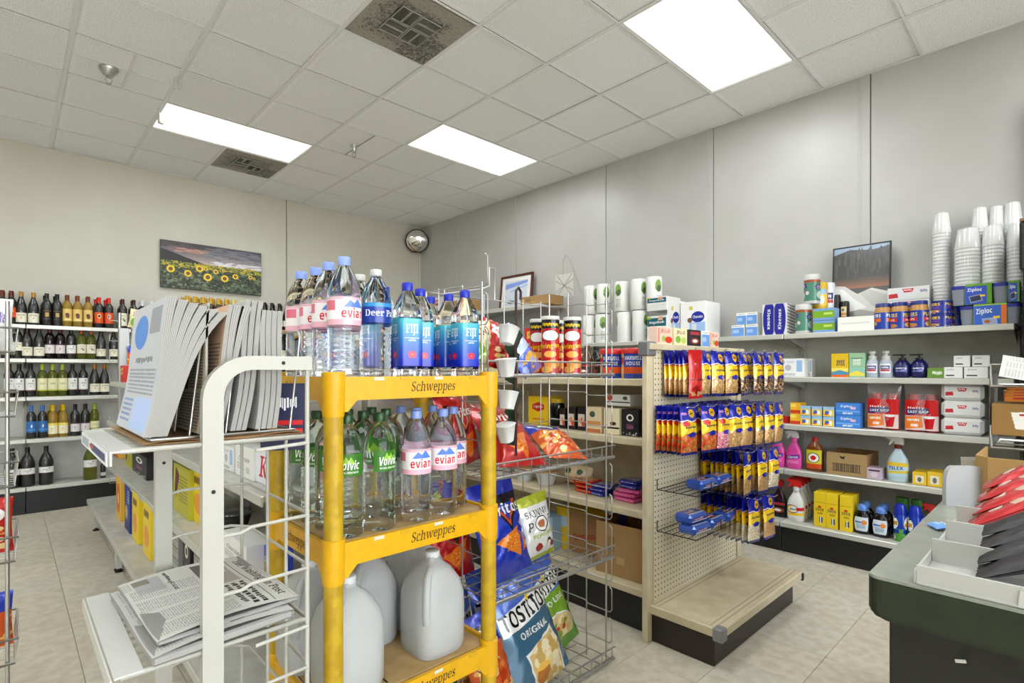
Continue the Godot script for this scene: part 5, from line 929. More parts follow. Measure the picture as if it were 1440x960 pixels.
# ---- tan gondola with the peg endcap
func tan_gondola() -> void:
	var lv := [[0.22, 0.45], [0.60, 0.44], [0.955, 0.44], [1.25, 0.44]]
	for k in 3:
		bay("tan_shelf_bay", ["tan shelving bay of coffee and cookies next to the peg endcap", "tan shelving bay behind the chip rack", "tan shelving bay deep in the aisle"][k], Vector3(2.70, 0, -2.04 - 1.22 * k), RW, 1.22, 1.40, lv, M.kick, [M.tan, M.tan, M.tan], "tan shelving bays")
		bay("tan_far_bay", "tan shelving bay facing the panelled wall", Vector3(2.72, 0, -2.04 - 1.22 * k), -RW, 1.22, 1.40, lv, M.kick, [M.tan, M.tan, M.tan], "tan bays facing the panelled wall")
	var o := T("peg_endcap", "tan pegboard endcap with a low dark-based deck", "shelving", Vector3(2.71, 0, -1.40))
	for s in [-1.0, 1.0]: A(o, "end_post", mb().box(Vector3(s * 0.488, 0.70, -0.005), Vector3(0.052, 1.40, 0.03), 0.003), M.tan)
	A(o, "top_cap", mb().box(Vector3(0, 1.405, 0.002), Vector3(1.03, 0.03, 0.056), 0.003), M.tan)
	var pb := mb()
	for a in 4:
		for b in 6:
			var x0 := -0.452 + a * 0.226; var y0 := 0.16 + b * 0.205
			pb.quad(Vector3(x0, y0, 0.006), Vector3(x0 + 0.226, y0, 0.006), Vector3(x0 + 0.226, y0 + 0.205, 0.006), Vector3(x0, y0 + 0.205, 0.006), U("pegs"))
	pb.box(Vector3(0, 0.775, -0.004), Vector3(0.904, 1.23, 0.018), 0.0, Rect2(U("pegs").position, Vector2(0.0005, 0.0005)))
	A(o, "pegboard", pb, M.card)
	var dk := mb().box(Vector3(0, 0.155, 0.18), Vector3(0.98, 0.045, 0.36), 0.006)
	var deck := A(o, "base_deck", dk, M.tan)
	var pf := mb()
	for a in 8:
		for zz in [0.06, 0.34]:
			var x0 := -0.48 + a * 0.12
			pf.quad(Vector3(x0, 0.1783, zz), Vector3(x0 + 0.12, 0.1783, zz), Vector3(x0 + 0.12, 0.1783, zz - 0.05), Vector3(x0, 0.1783, zz - 0.05), Rect2(U("perf").position, U("perf").size * Vector2(1, 0.25)))
	A(deck, "perforations", pf, M.card).set_meta("kind", "stuff")
	A(o, "kick_board", mb().box(Vector3(-0.005, 0.064, 0.155), Vector3(0.94, 0.128, 0.33), 0.004), M.kick_b)
	A(o, "corner_tape", mb().box(Vector3(-0.47, 0.15, 0.342), Vector3(0.05, 0.06, 0.048), 0.006), plain(Color(0.5, 0.5, 0.51), 0.35), Vector3.ZERO, "grey tape on the deck corner")
	A(o, "top_tape", mb().box(Vector3(-0.485, 1.395, -0.01), Vector3(0.075, 0.07, 0.06), 0.006), plain(Color(0.42, 0.42, 0.42), 0.4), Vector3.ZERO, "grey tape on the upright's top")
	A(o, "edge_cap", mb().box(Vector3(0.488, 0.15, 0.352), Vector3(0.02, 0.04, 0.03), 0.003), M.black)
	# hooks and the bags on them: [x, front z, hook height, print, count]
	var rows := [[2.375, -1.275, 1.385, "nuts_0", 5], [2.49, -1.25, 1.385, "nuts_0", 4], [2.585, -1.225, 1.385, "nuts_0", 4], [2.68, -1.20, 1.385, "nuts_0", 4], [2.775, -1.175, 1.385, "nuts_1", 4], [2.87, -1.15, 1.385, "nuts_1", 5], [2.96, -1.13, 1.385, "nuts_1", 4], [3.05, -1.11, 1.385, "nuts_1", 4],
		[2.31, -1.235, 1.12, "nuts_2", 6], [2.45, -1.21, 1.12, "nuts_2", 4], [2.55, -1.19, 1.12, "nuts_3", 4], [2.645, -1.17, 1.12, "nuts_0", 4], [2.74, -1.15, 1.12, "nuts_5", 4], [2.83, -1.13, 1.12, "nuts_0", 4], [2.92, -1.11, 1.12, "nuts_0", 4], [3.01, -1.10, 1.12, "nuts_5", 4],
		[2.74, -1.15, 0.875, "nuts_5", 9], [2.87, -1.12, 0.875, "nuts_5", 9], [3.00, -1.12, 0.875, "nuts_4", 6], [2.77, -1.13, 0.635, "nuts_4", 9], [2.90, -1.10, 0.635, "nuts_5", 9]]
	var word := {"nuts_0": "peanuts", "nuts_1": "dark trail mix", "nuts_2": "gummy sweets", "nuts_3": "pink taffy", "nuts_4": "pale cashews", "nuts_5": "almonds"}
	var lev := {1.385: "top", 1.12: "second", 0.875: "third", 0.635: "lowest"}
	var protos := {}; var g := RandomNumberGenerator.new(); g.seed = 77
	for q in rows:
		var hk := A(o, "peg_hook", mb().tube([Vector3(0, 0, 0), Vector3(0, 0, q[1] + 1.40 + 0.02), Vector3(0, 0.012, q[1] + 1.40 + 0.035)], 0.0028), M.chrome)
		hk.position = Vector3(q[0] - 2.71, q[2], 0.004)
		for k in q[4]:
			var zf := lerpf(-1.375, q[1], 1.0 if q[4] == 1 else float(k) / (q[4] - 1))
			var pos := Vector3(q[0] + g.randf_range(-0.006, 0.006), q[2] - 0.222, zf)
			var key: String = q[3] + str(q[2])
			var b: Node3D
			if not protos.has(key):
				b = O("snack_bag", "blue and yellow peg bag of %s on the %s row of hooks" % [word[q[3]], lev[q[2]]], "bag", bag(0.114 if q[3] != "nuts_2" else 0.122, 0.226, 0.034 if q[4] < 7 else 0.02, U(q[3]), 7 + protos.size(), 0.06), M.foil, pos, Vector3.ZERO, "peg bags, %s row, %s" % [lev[q[2]], word[q[3]]])
				protos[key] = b
			else: b = cp(protos[key], pos)
			b.rotation = Vector3(g.randf_range(-0.05, 0.02), g.randf_range(-0.16, 0.1), g.randf_range(-0.04, 0.04))
	O("jerky_bag", "plain red snack bag in front of the peanut bags on the top row", "bag", bag(0.112, 0.232, 0.03, U("jerky"), 91, 0.06), M.foil, Vector3(2.385, 1.158, -1.245), Vector3(0, -0.1, 0.02))
	# wire trays with packed cakes
	for k in 2:
		var w: float = [0.42, 0.58][k]; var y: float = [0.715, 0.515][k]; var x0 := 2.285
		var t := T("wire_tray", ["short black wire tray on the pegboard holding one cake pack row", "wide black wire tray low on the pegboard with cake packs"][k], "tray", Vector3(x0, y, -1.392))
		var d := 0.2
		A(t, "rim", mb().tube([Vector3(0, 0.05, 0), Vector3(0, 0, 0), Vector3(0, 0, d), Vector3(w, 0, d), Vector3(w, 0, 0)], 0.003).tube([Vector3(w, 0, d), Vector3(w, 0.06, d)], 0.003).tube([Vector3(0.15 if k == 0 else 0.25, 0, d), Vector3(0.15 if k == 0 else 0.25, 0.05, d)], 0.003), M.wire_b)
		for j in 5: A(t, "bar", mb().tube([Vector3(0, 0, d * j / 5.0), Vector3(w, 0, d * j / 5.0)], 0.002), M.wire_b)
		for j in [2, 4][k]:
			var c := O("cake_pack", ["blue cake pack on the short wire tray", "blue cake pack on the wide wire tray"][k], "snack", mb().box(Vector3(0, 0.024, 0), Vector3(0.15, 0.046, 0.095), 0.013, U("cupcake"), Rect2(), U("cupcake")), M.foil, Vector3(x0 + [0.17, 0.10][k] + 0.165 * (j % 3), y + 0.004 + (0.048 if j == 3 else 0.0), -1.25 - (0.02 if j == 3 else 0.0)), Vector3(0, 0.08 * (j % 3 - 1), 0), ["cake packs on the short tray", "cake packs on the wide tray"][k])
	# cartons standing on the top cap
	var X := 2.30
	for q in [[926, 947, 467, "jello_red", "red gelatin carton on the endcap top"], [949, 968, 468, "jello_green", "green gelatin carton on the endcap top"], [970, 987, 469, "pudding", "dark pudding carton on the endcap top"], [988, 999, 473, "blue_pack", "pale blue dessert carton on the endcap top"], [1000, 1012, 474, "jello_red", "last red gelatin carton on the endcap top"]]:
		var x0 := onz(q[0], -1.38); var x1 := onz(q[1], -1.38)
		carton("dessert_box", q[4], "box", q[3], Vector3((x0 + x1) * 0.5, 1.421, -1.385), Vector3(minf(x1 - x0 - 0.004, 0.15), 0.085, 0.05), 0.0, "dessert boxes on the endcap")
	# left face goods
	X = 2.30
	var cn := [[838, 868, 482, "maxwell", "tan coffee tub with a red lid half behind another"], [869, 899, 482, "maxwell", "blue and tan coffee tub with a red lid by the tan post"]]
	for k in 2:
		var q: Array = cn[k]
		var f := fx(q[0], q[1], q[2], 1.251, X)
		var t := T("coffee_tub", q[4], "tub", f[0] + Vector3(0.08, 0, -0.02), RW - 0.5); t.scale = Vector3(0.84, 1, 0.84)
		A(t, "tub", mb().lathe([Vector2(0, 0), Vector2(0.068, 0), Vector2(0.07, 0.004), Vector2(0.07, 0.135)], 24, U("maxwell"), -PI, PI, 3.2), M.gloss); A(t, "lid", mb().lathe([Vector2(0.073, 0.128), Vector2(0.074, 0.15), Vector2(0.068, 0.156), Vector2(0, 0.156)], 24, Rect2(), -PI, PI, 3.2), plain(Color(0.78, 0.12, 0.10), 0.3))
	for k in 2:
		var t := T("syrup_bottle", ["brown chocolate syrup bottle on the tan top shelf", "dark syrup bottle behind the chocolate one"][k], "bottle", Vector3(2.36 + 0.09 * k, 1.251, onx([826, 838][k], 2.36 + 0.09 * k)), RW)
		A(t, "bottle", mb().lathe([Vector2(0, 0), Vector2(0.036, 0), Vector2(0.04, 0.005), Vector2(0.04, 0.09), Vector2(0.034, 0.115), Vector2(0.016, 0.145), Vector2(0.014, 0.16)], 16), plain([Color(0.30, 0.17, 0.10), Color(0.06, 0.05, 0.06)][k], 0.15)); A(t, "cap", mb().lathe([Vector2(0.016, 0.158), Vector2(0.016, 0.178), Vector2(0, 0.18)], 12), plain([Color(0.35, 0.22, 0.14), Color(0.08, 0.07, 0.07)][k])); A(t, "label", bottle_label(0.0408, 0.02, 0.08, "pudding"), M.card)
	rcarton("milk_carton", "small blue and white canned milk beside the chocolate syrup", "can", "blue_pack", 804, 814, 498, 1.251, 2.34, 0.05)
	rcarton("tea_box", "bright yellow tea box on the second tan shelf", "box", "lipton", 743, 771, 557, 0.956, 2.4, 0.12)
	var j1 := T("coffee_jar", "black coffee jar with a yellow lid beside the yellow tea box", "jar", Vector3(2.44, 0.956, onx(784, 2.44)))
	A(j1, "jar", mb().lathe([Vector2(0, 0), Vector2(0.042, 0), Vector2(0.046, 0.006), Vector2(0.04, 0.06), Vector2(0.046, 0.12), Vector2(0.04, 0.14)], 16), plain(Color(0.04, 0.03, 0.035), 0.12)); A(j1, "lid", mb().lathe([Vector2(0.042, 0.14), Vector2(0.042, 0.165), Vector2(0, 0.166)], 16), plain(Color(0.80, 0.66, 0.10)))
	var cups := [[786, 795, 574, "candle"], [797, 809, 572, "candle"], [811, 824, 572, "candle"]]
	for k in 3:
		var q: Array = cups[k]; var f := fx(q[0], q[1], q[2], 0.956, 2.34)
		carton("cocoa_cup", "dark cocoa cup with a fruit-coloured picture on the second tan shelf", "cup", "candle", f[0], Vector3(f[1] * 0.92, f[2], 0.07), RW, "cocoa cups")
	rcarton("coffee_bag", "tan coffee bag with a round dark emblem, second tan shelf", "bag", "coffee_tan", 825, 845, 572, 0.956, 2.30, 0.07)
	rcarton("coffee_bag", "cream coffee bag with a dark base stripe, second tan shelf", "bag", "coffee_cream", 849, 871, 574, 0.956, 2.30, 0.07)
	rcarton("coffee_box", "black coffee pod box with a round white emblem", "box", "coffee_black", 874, 898, 576, 0.956, 2.31, 0.1)
	var pod := rcarton("coffee_box", "white coffee pod box lying on top of the other coffee packs", "box", "coffee_white", 853, 886, 549, 1.105, 2.33, 0.14)
	pod.scale.y = 0.75
	var bx := 0
	for q in [[808, 832, 0.60, "cookie_red"], [808, 832, 0.625, "cookie_red"], [806, 832, 0.65, "cookie_red"], [828, 850, 0.60, "cookie_blue"], [826, 850, 0.622, "cookie_blue"], [832, 856, 0.644, "cookie_blue"], [864, 894, 0.60, "cookie_pink"], [862, 892, 0.624, "cookie_pink"], [868, 896, 0.648, "cookie_pink"], [872, 896, 0.672, "cookie_blue"], [870, 895, 0.694, "cookie_blue"]]:
		var f := fx(q[0], q[1], 600, q[2] + 0.011, 2.36)
		var nm: String = {"cookie_red": "red wafer cookie pack in a low stack", "cookie_blue": "blue cream cookie pack between red and pink ones", "cookie_pink": "pink wafer cookie pack by the tan post"}[q[3]]
		O("cookie_pack", nm, "cookies", mb().box(Vector3.ZERO, Vector3(f[1], 0.02, 0.11), 0.007, U(q[3]), Rect2(), U(q[3])), M.foil, f[0] + Vector3(0.05, 0, 0), Vector3(0, RW + 0.12 * (bx % 3 - 1), 0), "cookie packs, " + q[3]); bx += 1
	for k in 3:
		var p := Vector3(2.38, 0.601, onx([708, 738, 768][k], 2.38))
		var t := T("noodle_bowl", "white and red noodle bowl on the third tan shelf behind the chip rack", "bowl", p, 0.0, "noodle bowls")
		A(t, "bowl", mb().lathe([Vector2(0, 0), Vector2(0.045, 0), Vector2(0.068, 0.075), Vector2(0.072, 0.08)], 18), M.foam); A(t, "lid", mb().lathe([Vector2(0.074, 0.079), Vector2(0.073, 0.084), Vector2(0, 0.086)], 18), plain(Color(0.75, 0.55, 0.3), 0.35))
	for k in 2:
		var p := Vector3(2.5, 0.601, onx([806, 822][k], 2.5))
		O("bread_bag", "clear bag of brown rolls on the third tan shelf", "bread", bag(0.13, 0.12, 0.09, U("coffee_tan"), 130 + k), M.gloss, p, Vector3(0, RW, 0), "bread bags")
	# open carton on the bottom shelf
	open_box("open_carton", "open brown cardboard box on the bottom tan shelf by the post", Vector3(2.30, 0.221, onx(872, 2.30)), Vector3(0.30, 0.27, 0.3), RW + 0.06, "carton_b")
	carton("sugar_carton", "brown sugar carton with a yellow stripe and red script", "box", "domino", Vector3(2.42, 0.221, onx(812, 2.42)), Vector3(0.32, 0.25, 0.24), RW)
	carton("sugar_box", "yellow sugar bag standing by the brown sugar carton", "box", "small_yellow", Vector3(2.34, 0.221, onx(758, 2.34)), Vector3(0.22, 0.2, 0.12), RW)
	O("flour_bag", "white flour bag with a blue emblem behind the open carton", "bag", bag(0.16, 0.26, 0.1, U("oat_blue"), 140), M.paper, Vector3(2.55, 0.30, onx(850, 2.5)), Vector3(0, RW, -0.2))

func open_box(called: String, label: String, pos: Vector3, s: Vector3, ry: float, cell: String) -> void:
	var o := T(called, label, "box", pos, ry)
	var t := 0.005
	A(o, "front_wall", mb().box(Vector3(0, s.y * 0.5, -t), Vector3(s.x, s.y, t), 0.001, U(cell)), M.paper)
	A(o, "back_wall", mb().box(Vector3(0, s.y * 0.5, -s.z), Vector3(s.x, s.y, t), 0.001), M.cardboard)
	for k in [-1.0, 1.0]: A(o, "side_wall", mb().box(Vector3(k * (s.x * 0.5 - t * 0.5), s.y * 0.5, -s.z * 0.5 - t * 0.5), Vector3(t, s.y, s.z - t), 0.001), M.cardboard)
	A(o, "bottom", mb().box(Vector3(0, 0.004, -s.z * 0.5), Vector3(s.x - 0.01, 0.004, s.z - 0.01)), M.cardboard)

# ---- goods with a shape of their own
func spray(label: String, body: Color, cell: String, pos: Vector3, h: float, head: Color, collar: Color, group := "") -> void:
	var t := T("spray_bottle", label, "spray bottle", pos, RW, group)
	var k := h / 0.28
	A(t, "bottle", mb().lathe([Vector2(0, 0), Vector2(0.05 * k, 0), Vector2(0.054 * k, 0.006), Vector2(0.056 * k, 0.1 * k), Vector2(0.05 * k, 0.14 * k), Vector2(0.026 * k, 0.185 * k), Vector2(0.017 * k, 0.2 * k), Vector2(0.016 * k, 0.215 * k)], 20, Rect2(), 0.0, TAU, 2.6, 1.0, 0.6), plain(body, 0.22))
	A(t, "label", mb().lathe([Vector2(0.0585 * k, 0.025 * k), Vector2(0.0585 * k, 0.12 * k)], 14, U(cell), -1.1, 1.1, 2.6, 0.98, 0.6), M.gloss)
	A(t, "collar", mb().lathe([Vector2(0.02 * k, 0.205 * k), Vector2(0.02 * k, 0.232 * k), Vector2(0, 0.234 * k)], 14), plain(collar, 0.35))
	A(t, "trigger_head", mb().prism(_sc([Vector2(0.03, 0.23), Vector2(0.03, 0.262), Vector2(0.015, 0.28), Vector2(-0.045, 0.282), Vector2(-0.062, 0.276), Vector2(-0.062, 0.262), Vector2(-0.035, 0.258), Vector2(-0.05, 0.225), Vector2(-0.044, 0.222), Vector2(-0.018, 0.25), Vector2(-0.014, 0.23)], k), -0.012 * k, 0.012 * k), plain(head, 0.3))
func _sc(a: Array, k: float) -> PackedVector2Array:
	var o := PackedVector2Array()
	for p in a: o.append(p * k)
	return o
func roll_pack(label: String, p: float, base: float, X: float, rr: float, h: float, turn: float, group: String) -> void:
	O("paper_towel_roll", label, "paper towels", mb().lathe([Vector2(0.0, 0), Vector2(rr - 0.004, 0), Vector2(rr, 0.006), Vector2(rr, h - 0.006), Vector2(rr - 0.004, h), Vector2(0.0, h)], 24, U("towel"), -PI, PI), M.gloss, Vector3(X + rr, base, onx(p, X)), Vector3(0, RW + turn, 0), group)

# ---- white shelving along the panelled wall
func right_wall() -> void:
	var lv := [[0.22, 0.52], [0.58, 0.44], [0.905, 0.44], [1.245, 0.44], [1.555, 0.44]]
	for k in 5:
		bay("wall_shelf_bay", ["white wall shelving bay stocked with cups, plates and cleaning sprays", "white wall shelving bay behind the peg endcap", "white wall shelving bay behind the tan gondola", "white wall shelving bay behind the tan gondola", "white wall shelving bay in the far corner"][k], Vector3(WX - 0.002, 0, -0.84 - 1.22 * k), RW, 1.218, 1.56, lv, M.kick, [M.white, M.grey_panel, M.rail], "panelled wall bays")
	var X := 4.12
	var h5 := 1.556; var h4 := 1.246; var h3 := 0.906; var h2 := 0.581; var h1 := 0.221
	# top shelf, from the far end
	for k in 2:
		var hb := h5 + 0.29 * k
		for q in [[823, 0.5], [841, 2.6]] if k == 0 else [[825, 0.2], [843, 2.9]]: roll_pack("wrapped paper towel roll in the group behind the chip cans", q[0], hb, 4.14, 0.07, 0.28, q[1], "far paper towels")
		for q in [[872, 0.9], [894, 3.4]] if k == 0 else [[868, 2.0], [892, 0.1], [914, 3.0]]: roll_pack("wrapped paper towel roll next to the teal tissue packs", q[0], hb, 4.14, 0.07, 0.28, q[1], "near paper towels")
	for k in 2: rcarton("tissue_pack", "teal-banded bathroom tissue pack stacked beside the paper towels", "tissue", "angel", 910, 937, 444 if k == 0 else 417, h5 + 0.26 * k, X, 0.24, "teal tissue packs", "gloss")
	rcarton("tissue_pack", "white bathroom tissue pack with a blue corner and round blue name", "tissue", "charmin", 957, 992, 424, h5, X, 0.26, "", "gloss")
	rcarton("tissue_pack", "plain white bathroom tissue pack left of the blue-cornered one", "tissue", "charmin", 938, 956, 424, h5, X + 0.02, 0.26, "", "gloss")
	for q in [[1027, 1045, 453, 0], [1047, 1064, 450, 0], [1034, 1048, 434, 1], [1048, 1063, 432, 1]]:
		var f := fx(q[0], q[1], 453, h5, X)
		carton("tissue_box", "small pale blue tissue pack in a stack of four", "tissue", "blue_pack", f[0] + Vector3(0.02, 0.092 * q[3], 0), Vector3(f[1], 0.09, 0.1), RW, "small blue tissue packs", "gloss")
	rcarton("tissue_cube", "purple-blue facial tissue pack with white script on its side", "tissue", "kleenex", 1072, 1106, 427, h5, X, 0.22, "", "gloss", "kleenex_side")
	for k in 2:
		var t := T("wipes_canister", ["green wipes canister standing on another canister's lid", "green wipes canister at the foot of the pair"][1 - k], "canister", Vector3(X + 0.05 + 0.03 * k, h5 + 0.212 * k, onx([1130, 1140][k], X + 0.05)), RW + 0.3)
		A(t, "canister", mb().lathe([Vector2(0, 0), Vector2(0.05, 0), Vector2(0.052, 0.006), Vector2(0.052, 0.02)], 24), M.white2); A(t, "wrap", mb().lathe([Vector2(0.052, 0.02), Vector2(0.052, 0.17)], 24, U("wipes"), -PI, PI), M.gloss); A(t, "lid", mb().lathe([Vector2(0.054, 0.17), Vector2(0.054, 0.2), Vector2(0.048, 0.21), Vector2(0, 0.21)], 24), M.white2)
	for k in 2:
		var t := T("wipes_canister", ["yellow wipes canister behind the green pair", "white wipes canister with a navy label behind the yellow one"][k], "canister", Vector3(X + 0.16 + 0.06 * k, h5 + 0.1, onx([1153, 1160][k], X + 0.16)), RW)
		A(t, "canister", mb().lathe([Vector2(0, -0.1), Vector2(0.05, -0.1), Vector2(0.05, 0.26), Vector2(0.046, 0.27), Vector2(0, 0.27)], 20), plain([Color(0.86, 0.70, 0.15), Color(0.86, 0.87, 0.9)][k], 0.3)); A(t, "label", bottle_label(0.051, 0.1, 0.22, ["small_yellow", "soap_label"][k]), M.gloss)
	for k in 2: rcarton("storage_box", "flat lime green box with blue edges, two stacked", "box", "green_pack", 1143, 1174, 0, h5 + 0.085 * k, X, 0.1, "green flat boxes").scale.y = 0.083 / maxf(0.01, fx(1143, 1174, 0, h5 + 0.085 * k, X)[2])
	carton("napkin_pack", "big white napkin pack leaning on the top shelf", "napkins", "napkins", Vector3(X - 0.02, h5, onx(1204, X)), Vector3(0.205, 0.095, 0.2), RW + 0.08, "", "gloss").rotation.x = 0.0
	var pic := T("desert_picture", "thin black-framed picture of white dunes under dark hills", "picture", Vector3(4.40, h5 + 0.01, onx(1211, 4.44)), RW)
	pic.rotation.x = -0.08
	A(pic, "print", mb().box(Vector3(0, 0.31, 0), Vector3(0.345, 0.62, 0.012), 0.001, U("desert")), M.gloss)
	var pf := mb()
	for s in [-1.0, 1.0]: pf.box(Vector3(s * 0.175, 0.31, 0), Vector3(0.008, 0.634, 0.02), 0.001).box(Vector3(0, 0.31 + s * 0.313, 0), Vector3(0.358, 0.008, 0.02), 0.001)
	A(pic, "frame", pf, M.black)
	for k in 2:
		var t := T("deodorizer_can", ["black spray can in front of the dune picture", "black candle can with a tan leaf before the dune picture"][k], "can", Vector3(X + 0.23, h5, onx([1176, 1188][k], X + 0.23)), RW)
		A(t, "can", mb().lathe([Vector2(0, 0), Vector2(0.028, 0), Vector2(0.03, 0.004), Vector2(0.03, [0.26, 0.22][k]), Vector2(0.024, [0.28, 0.23][k]), Vector2(0, [0.284, 0.232][k])], 18), plain(Color(0.055, 0.05, 0.05), 0.3))
		if k == 1: A(t, "label", bottle_label(0.0304, 0.11, 0.19, "coffee_tan", 0.6), M.card)
	for k in 2: rcarton("plate_pack", "white foam plate pack with red flashes behind the nut jars", "plates", "hefty", 1248, 1307, 0, h5 + 0.12 + 0.085 * k, X + 0.205, 0.18, "plate packs on the top shelf", "gloss").scale.y = 0.083 / fx(1248, 1307, 0, h5 + 0.12 + 0.085 * k, X + 0.205)[2]
	O("plate_pack", "white foam plate pack at the bottom of the stack behind the nut jars", "plates", mb().box(Vector3(0, 0.06, -0.09), Vector3(0.25, 0.118, 0.18), 0.01), M.foam, Vector3(X + 0.205, h5, onx(1278, X + 0.205)), Vector3(0, RW, 0))
	# peanut jars and cans
	for q in [[1242, 0.0, "planters_orange"], [1265, 0.0, "planters"], [1293, 0.0, "planters"], [1256, 0.11, "planters"], [1281, 0.11, "planters"]]:
		var t := T("peanut_jar", "peanut jar with blue lid and %s label on the top shelf" % ("orange" if q[2] == "planters_orange" else "red"), "jar", Vector3(X + 0.05 + q[1], h5, onx(q[0], X + 0.05 + q[1])), RW + 0.25, "peanut jars")
		A(t, "jar", mb().lathe([Vector2(0, 0), Vector2(0.046, 0), Vector2(0.049, 0.005), Vector2(0.049, 0.115), Vector2(0.044, 0.14), Vector2(0.040, 0.15)], 20), plain(Color(0.72, 0.53, 0.30), 0.25)); A(t, "label", mb().lathe([Vector2(0.0495, 0.005), Vector2(0.0495, 0.112)], 20, U(q[2]), -PI, PI), M.gloss); A(t, "lid", mb().lathe([Vector2(0.043, 0.148), Vector2(0.043, 0.17), Vector2(0.04, 0.173), Vector2(0, 0.173)], 20), plain(Color(0.10, 0.16, 0.45), 0.3))
	var nk := 0
	for q in [[1324, 0, 0.0], [1324, 1, 0.0], [1345, 0, 0.1], [1343, 1, 0.1]]:
		var t := T("nut_can", "short blue and purple nut can stacked in pairs", "can", Vector3(X + 0.05 + q[2], h5 + 0.082 * q[1], onx(q[0], X + 0.05 + q[2])), RW + 0.25, "nut cans")
		A(t, "can", mb().lathe([Vector2(0, 0), Vector2(0.05, 0), Vector2(0.05, 0.07)], 22, U("planters_can"), -PI, PI), M.gloss); A(t, "lid", mb().lathe([Vector2(0.052, 0.07), Vector2(0.052, 0.08), Vector2(0, 0.08)], 22), plain(Color(0.12, 0.17, 0.5), 0.3)); nk += 1
	# foam cup sleeves
	var fc := -1
	for q in [[1324, 1.556, 0.78, 0.049, 0.27, 300], [1361, 1.556, 0.66, 0.066, 0.2, 322], [1396, 1.70, 0.53, 0.053, 0.2, 318], [1378, 1.80, 0.60, 0.042, 0.3, 292], [1402, 1.82, 0.60, 0.042, 0.32, 290], [1424, 1.80, 0.62, 0.046, 0.32, 285], [1430, 1.62, 0.5, 0.05, 0.22, 315]]:
		pass
		fc += 1
		var top: float = CH + (HZ - q[5]) * (X + q[4]) / ray(q[0], HZ).x / F
		var base := 1.557
		var t := T("foam_cup_sleeve", ["slim sleeve of white foam cups behind the nut cans", "widest sleeve of white foam cups, ribbed by its rims", "middling sleeve of white foam cups above the container boxes", "slim wall-side sleeve of foam cups behind the widest one", "slim wall-side sleeve of foam cups, middle of three", "tall wall-side sleeve of foam cups by the black case", "sleeve of foam cups tucked beside the black cabinet"][fc], "cups", Vector3(X + q[4], base, onx(q[0], X + q[4])), 0.0, "foam cup sleeves")
		var pr := [Vector2(0.0, 0.0), Vector2(q[3], 0.0)]; var y := 0.0
		while y < top - base - 0.14:
			pr.append(Vector2(q[3], y + 0.006)); pr.append(Vector2(q[3] - 0.0035, y + 0.0085)); pr.append(Vector2(q[3] - 0.0045, y + 0.02)); pr.append(Vector2(q[3], y + 0.022)); y += 0.022
		pr.append(Vector2(q[3], y + 0.008)); pr.append(Vector2(q[3] * 0.72, top - base - 0.004)); pr.append(Vector2(0, top - base))
		A(t, "nested_cups", mb().lathe(pr, 20), M.foam)
		A(t, "plastic_sleeve", mb().lathe([Vector2(q[3] + 0.003, 0.0), Vector2(q[3] + 0.003, y), Vector2(q[3] * 0.78, top - base + 0.003), Vector2(0.01, top - base + 0.012)], 16), M.film)
	for q in [[1357, 1395, 402, 1.556, "ziploc_green", 1, "green and blue food container set on the other containers"], [1418, 1434, 400, 1.556, "ziploc_green", 1, "green and blue food container set at the shelf end"], [1369, 1416, 432, 1.556, "ziploc_orange", 0, "wide orange and blue food container box on the top shelf"]]:
		var f := fx(q[0], q[1], 432, 1.557, X)
		carton("container_box", q[6], "box", q[4], f[0] + Vector3(0, 0.122 * q[5], 0), Vector3(f[1], 0.12, 0.13), RW, "", "card")
	for q in [[1350, 1, 0.04], [1408, 1, 0.04], [1362, 0, 0.05], [1424, 0, 0.04]]:
		var t := T("food_container", "grey plastic food container with a blue lid beside the container boxes", "container", Vector3(X + q[2], 1.557 + 0.122 * q[1], onx(q[0], X + q[2])), 0.0, "blue-lidded containers")
		A(t, "tub", mb().lathe([Vector2(0, 0), Vector2(0.03, 0), Vector2(0.038, 0.095)], 16, Rect2(), 0, TAU, 3.5), plain(Color(0.52, 0.54, 0.60), 0.25)); A(t, "lid", mb().lathe([Vector2(0.041, 0.095), Vector2(0.041, 0.115), Vector2(0, 0.117)], 16, Rect2(), 0, TAU, 3.5), plain(Color(0.12, 0.16, 0.58), 0.3))
	# second shelf
	for q in [[1090, 1131, 0.0, "front box of the white light-bulb cartons"], [1130, 1142, 0.1, "rear box of the white light-bulb cartons"]]: rcarton("bulb_box", q[3], "box", "led", q[0], q[1], 504, h4, X + q[2], 0.09, "light-bulb cartons")
	for k in 2: rcarton("wipes_display", ["yellow display carton of travel wipes", "pale green display carton of travel wipes"][k], "box", ["wet_yellow", "wet_green"][k], [1169, 1194][k], [1193, 1216][k], [497, 496][k], h4, X, 0.14)
	for k in 2:
		var t := T("foam_soap", "clear foaming soap bottle with a white pump and navy label", "soap", Vector3(X + 0.04, h4, onx([1227, 1246][k], X + 0.04)), RW, "foaming soaps")
		A(t, "bottle", mb().lathe([Vector2(0, 0), Vector2(0.034, 0), Vector2(0.037, 0.005), Vector2(0.036, 0.09), Vector2(0.03, 0.11), Vector2(0.022, 0.118)], 18), plain(Color(0.70, 0.73, 0.78), 0.12)); A(t, "label", bottle_label(0.0376, 0.03, 0.09, "soap_label", 0.9), M.card); A(t, "pump", mb().lathe([Vector2(0.024, 0.115), Vector2(0.024, 0.14), Vector2(0.012, 0.145), Vector2(0.012, 0.155), Vector2(0.019, 0.158), Vector2(0.019, 0.172), Vector2(0, 0.174)], 16), M.white2)
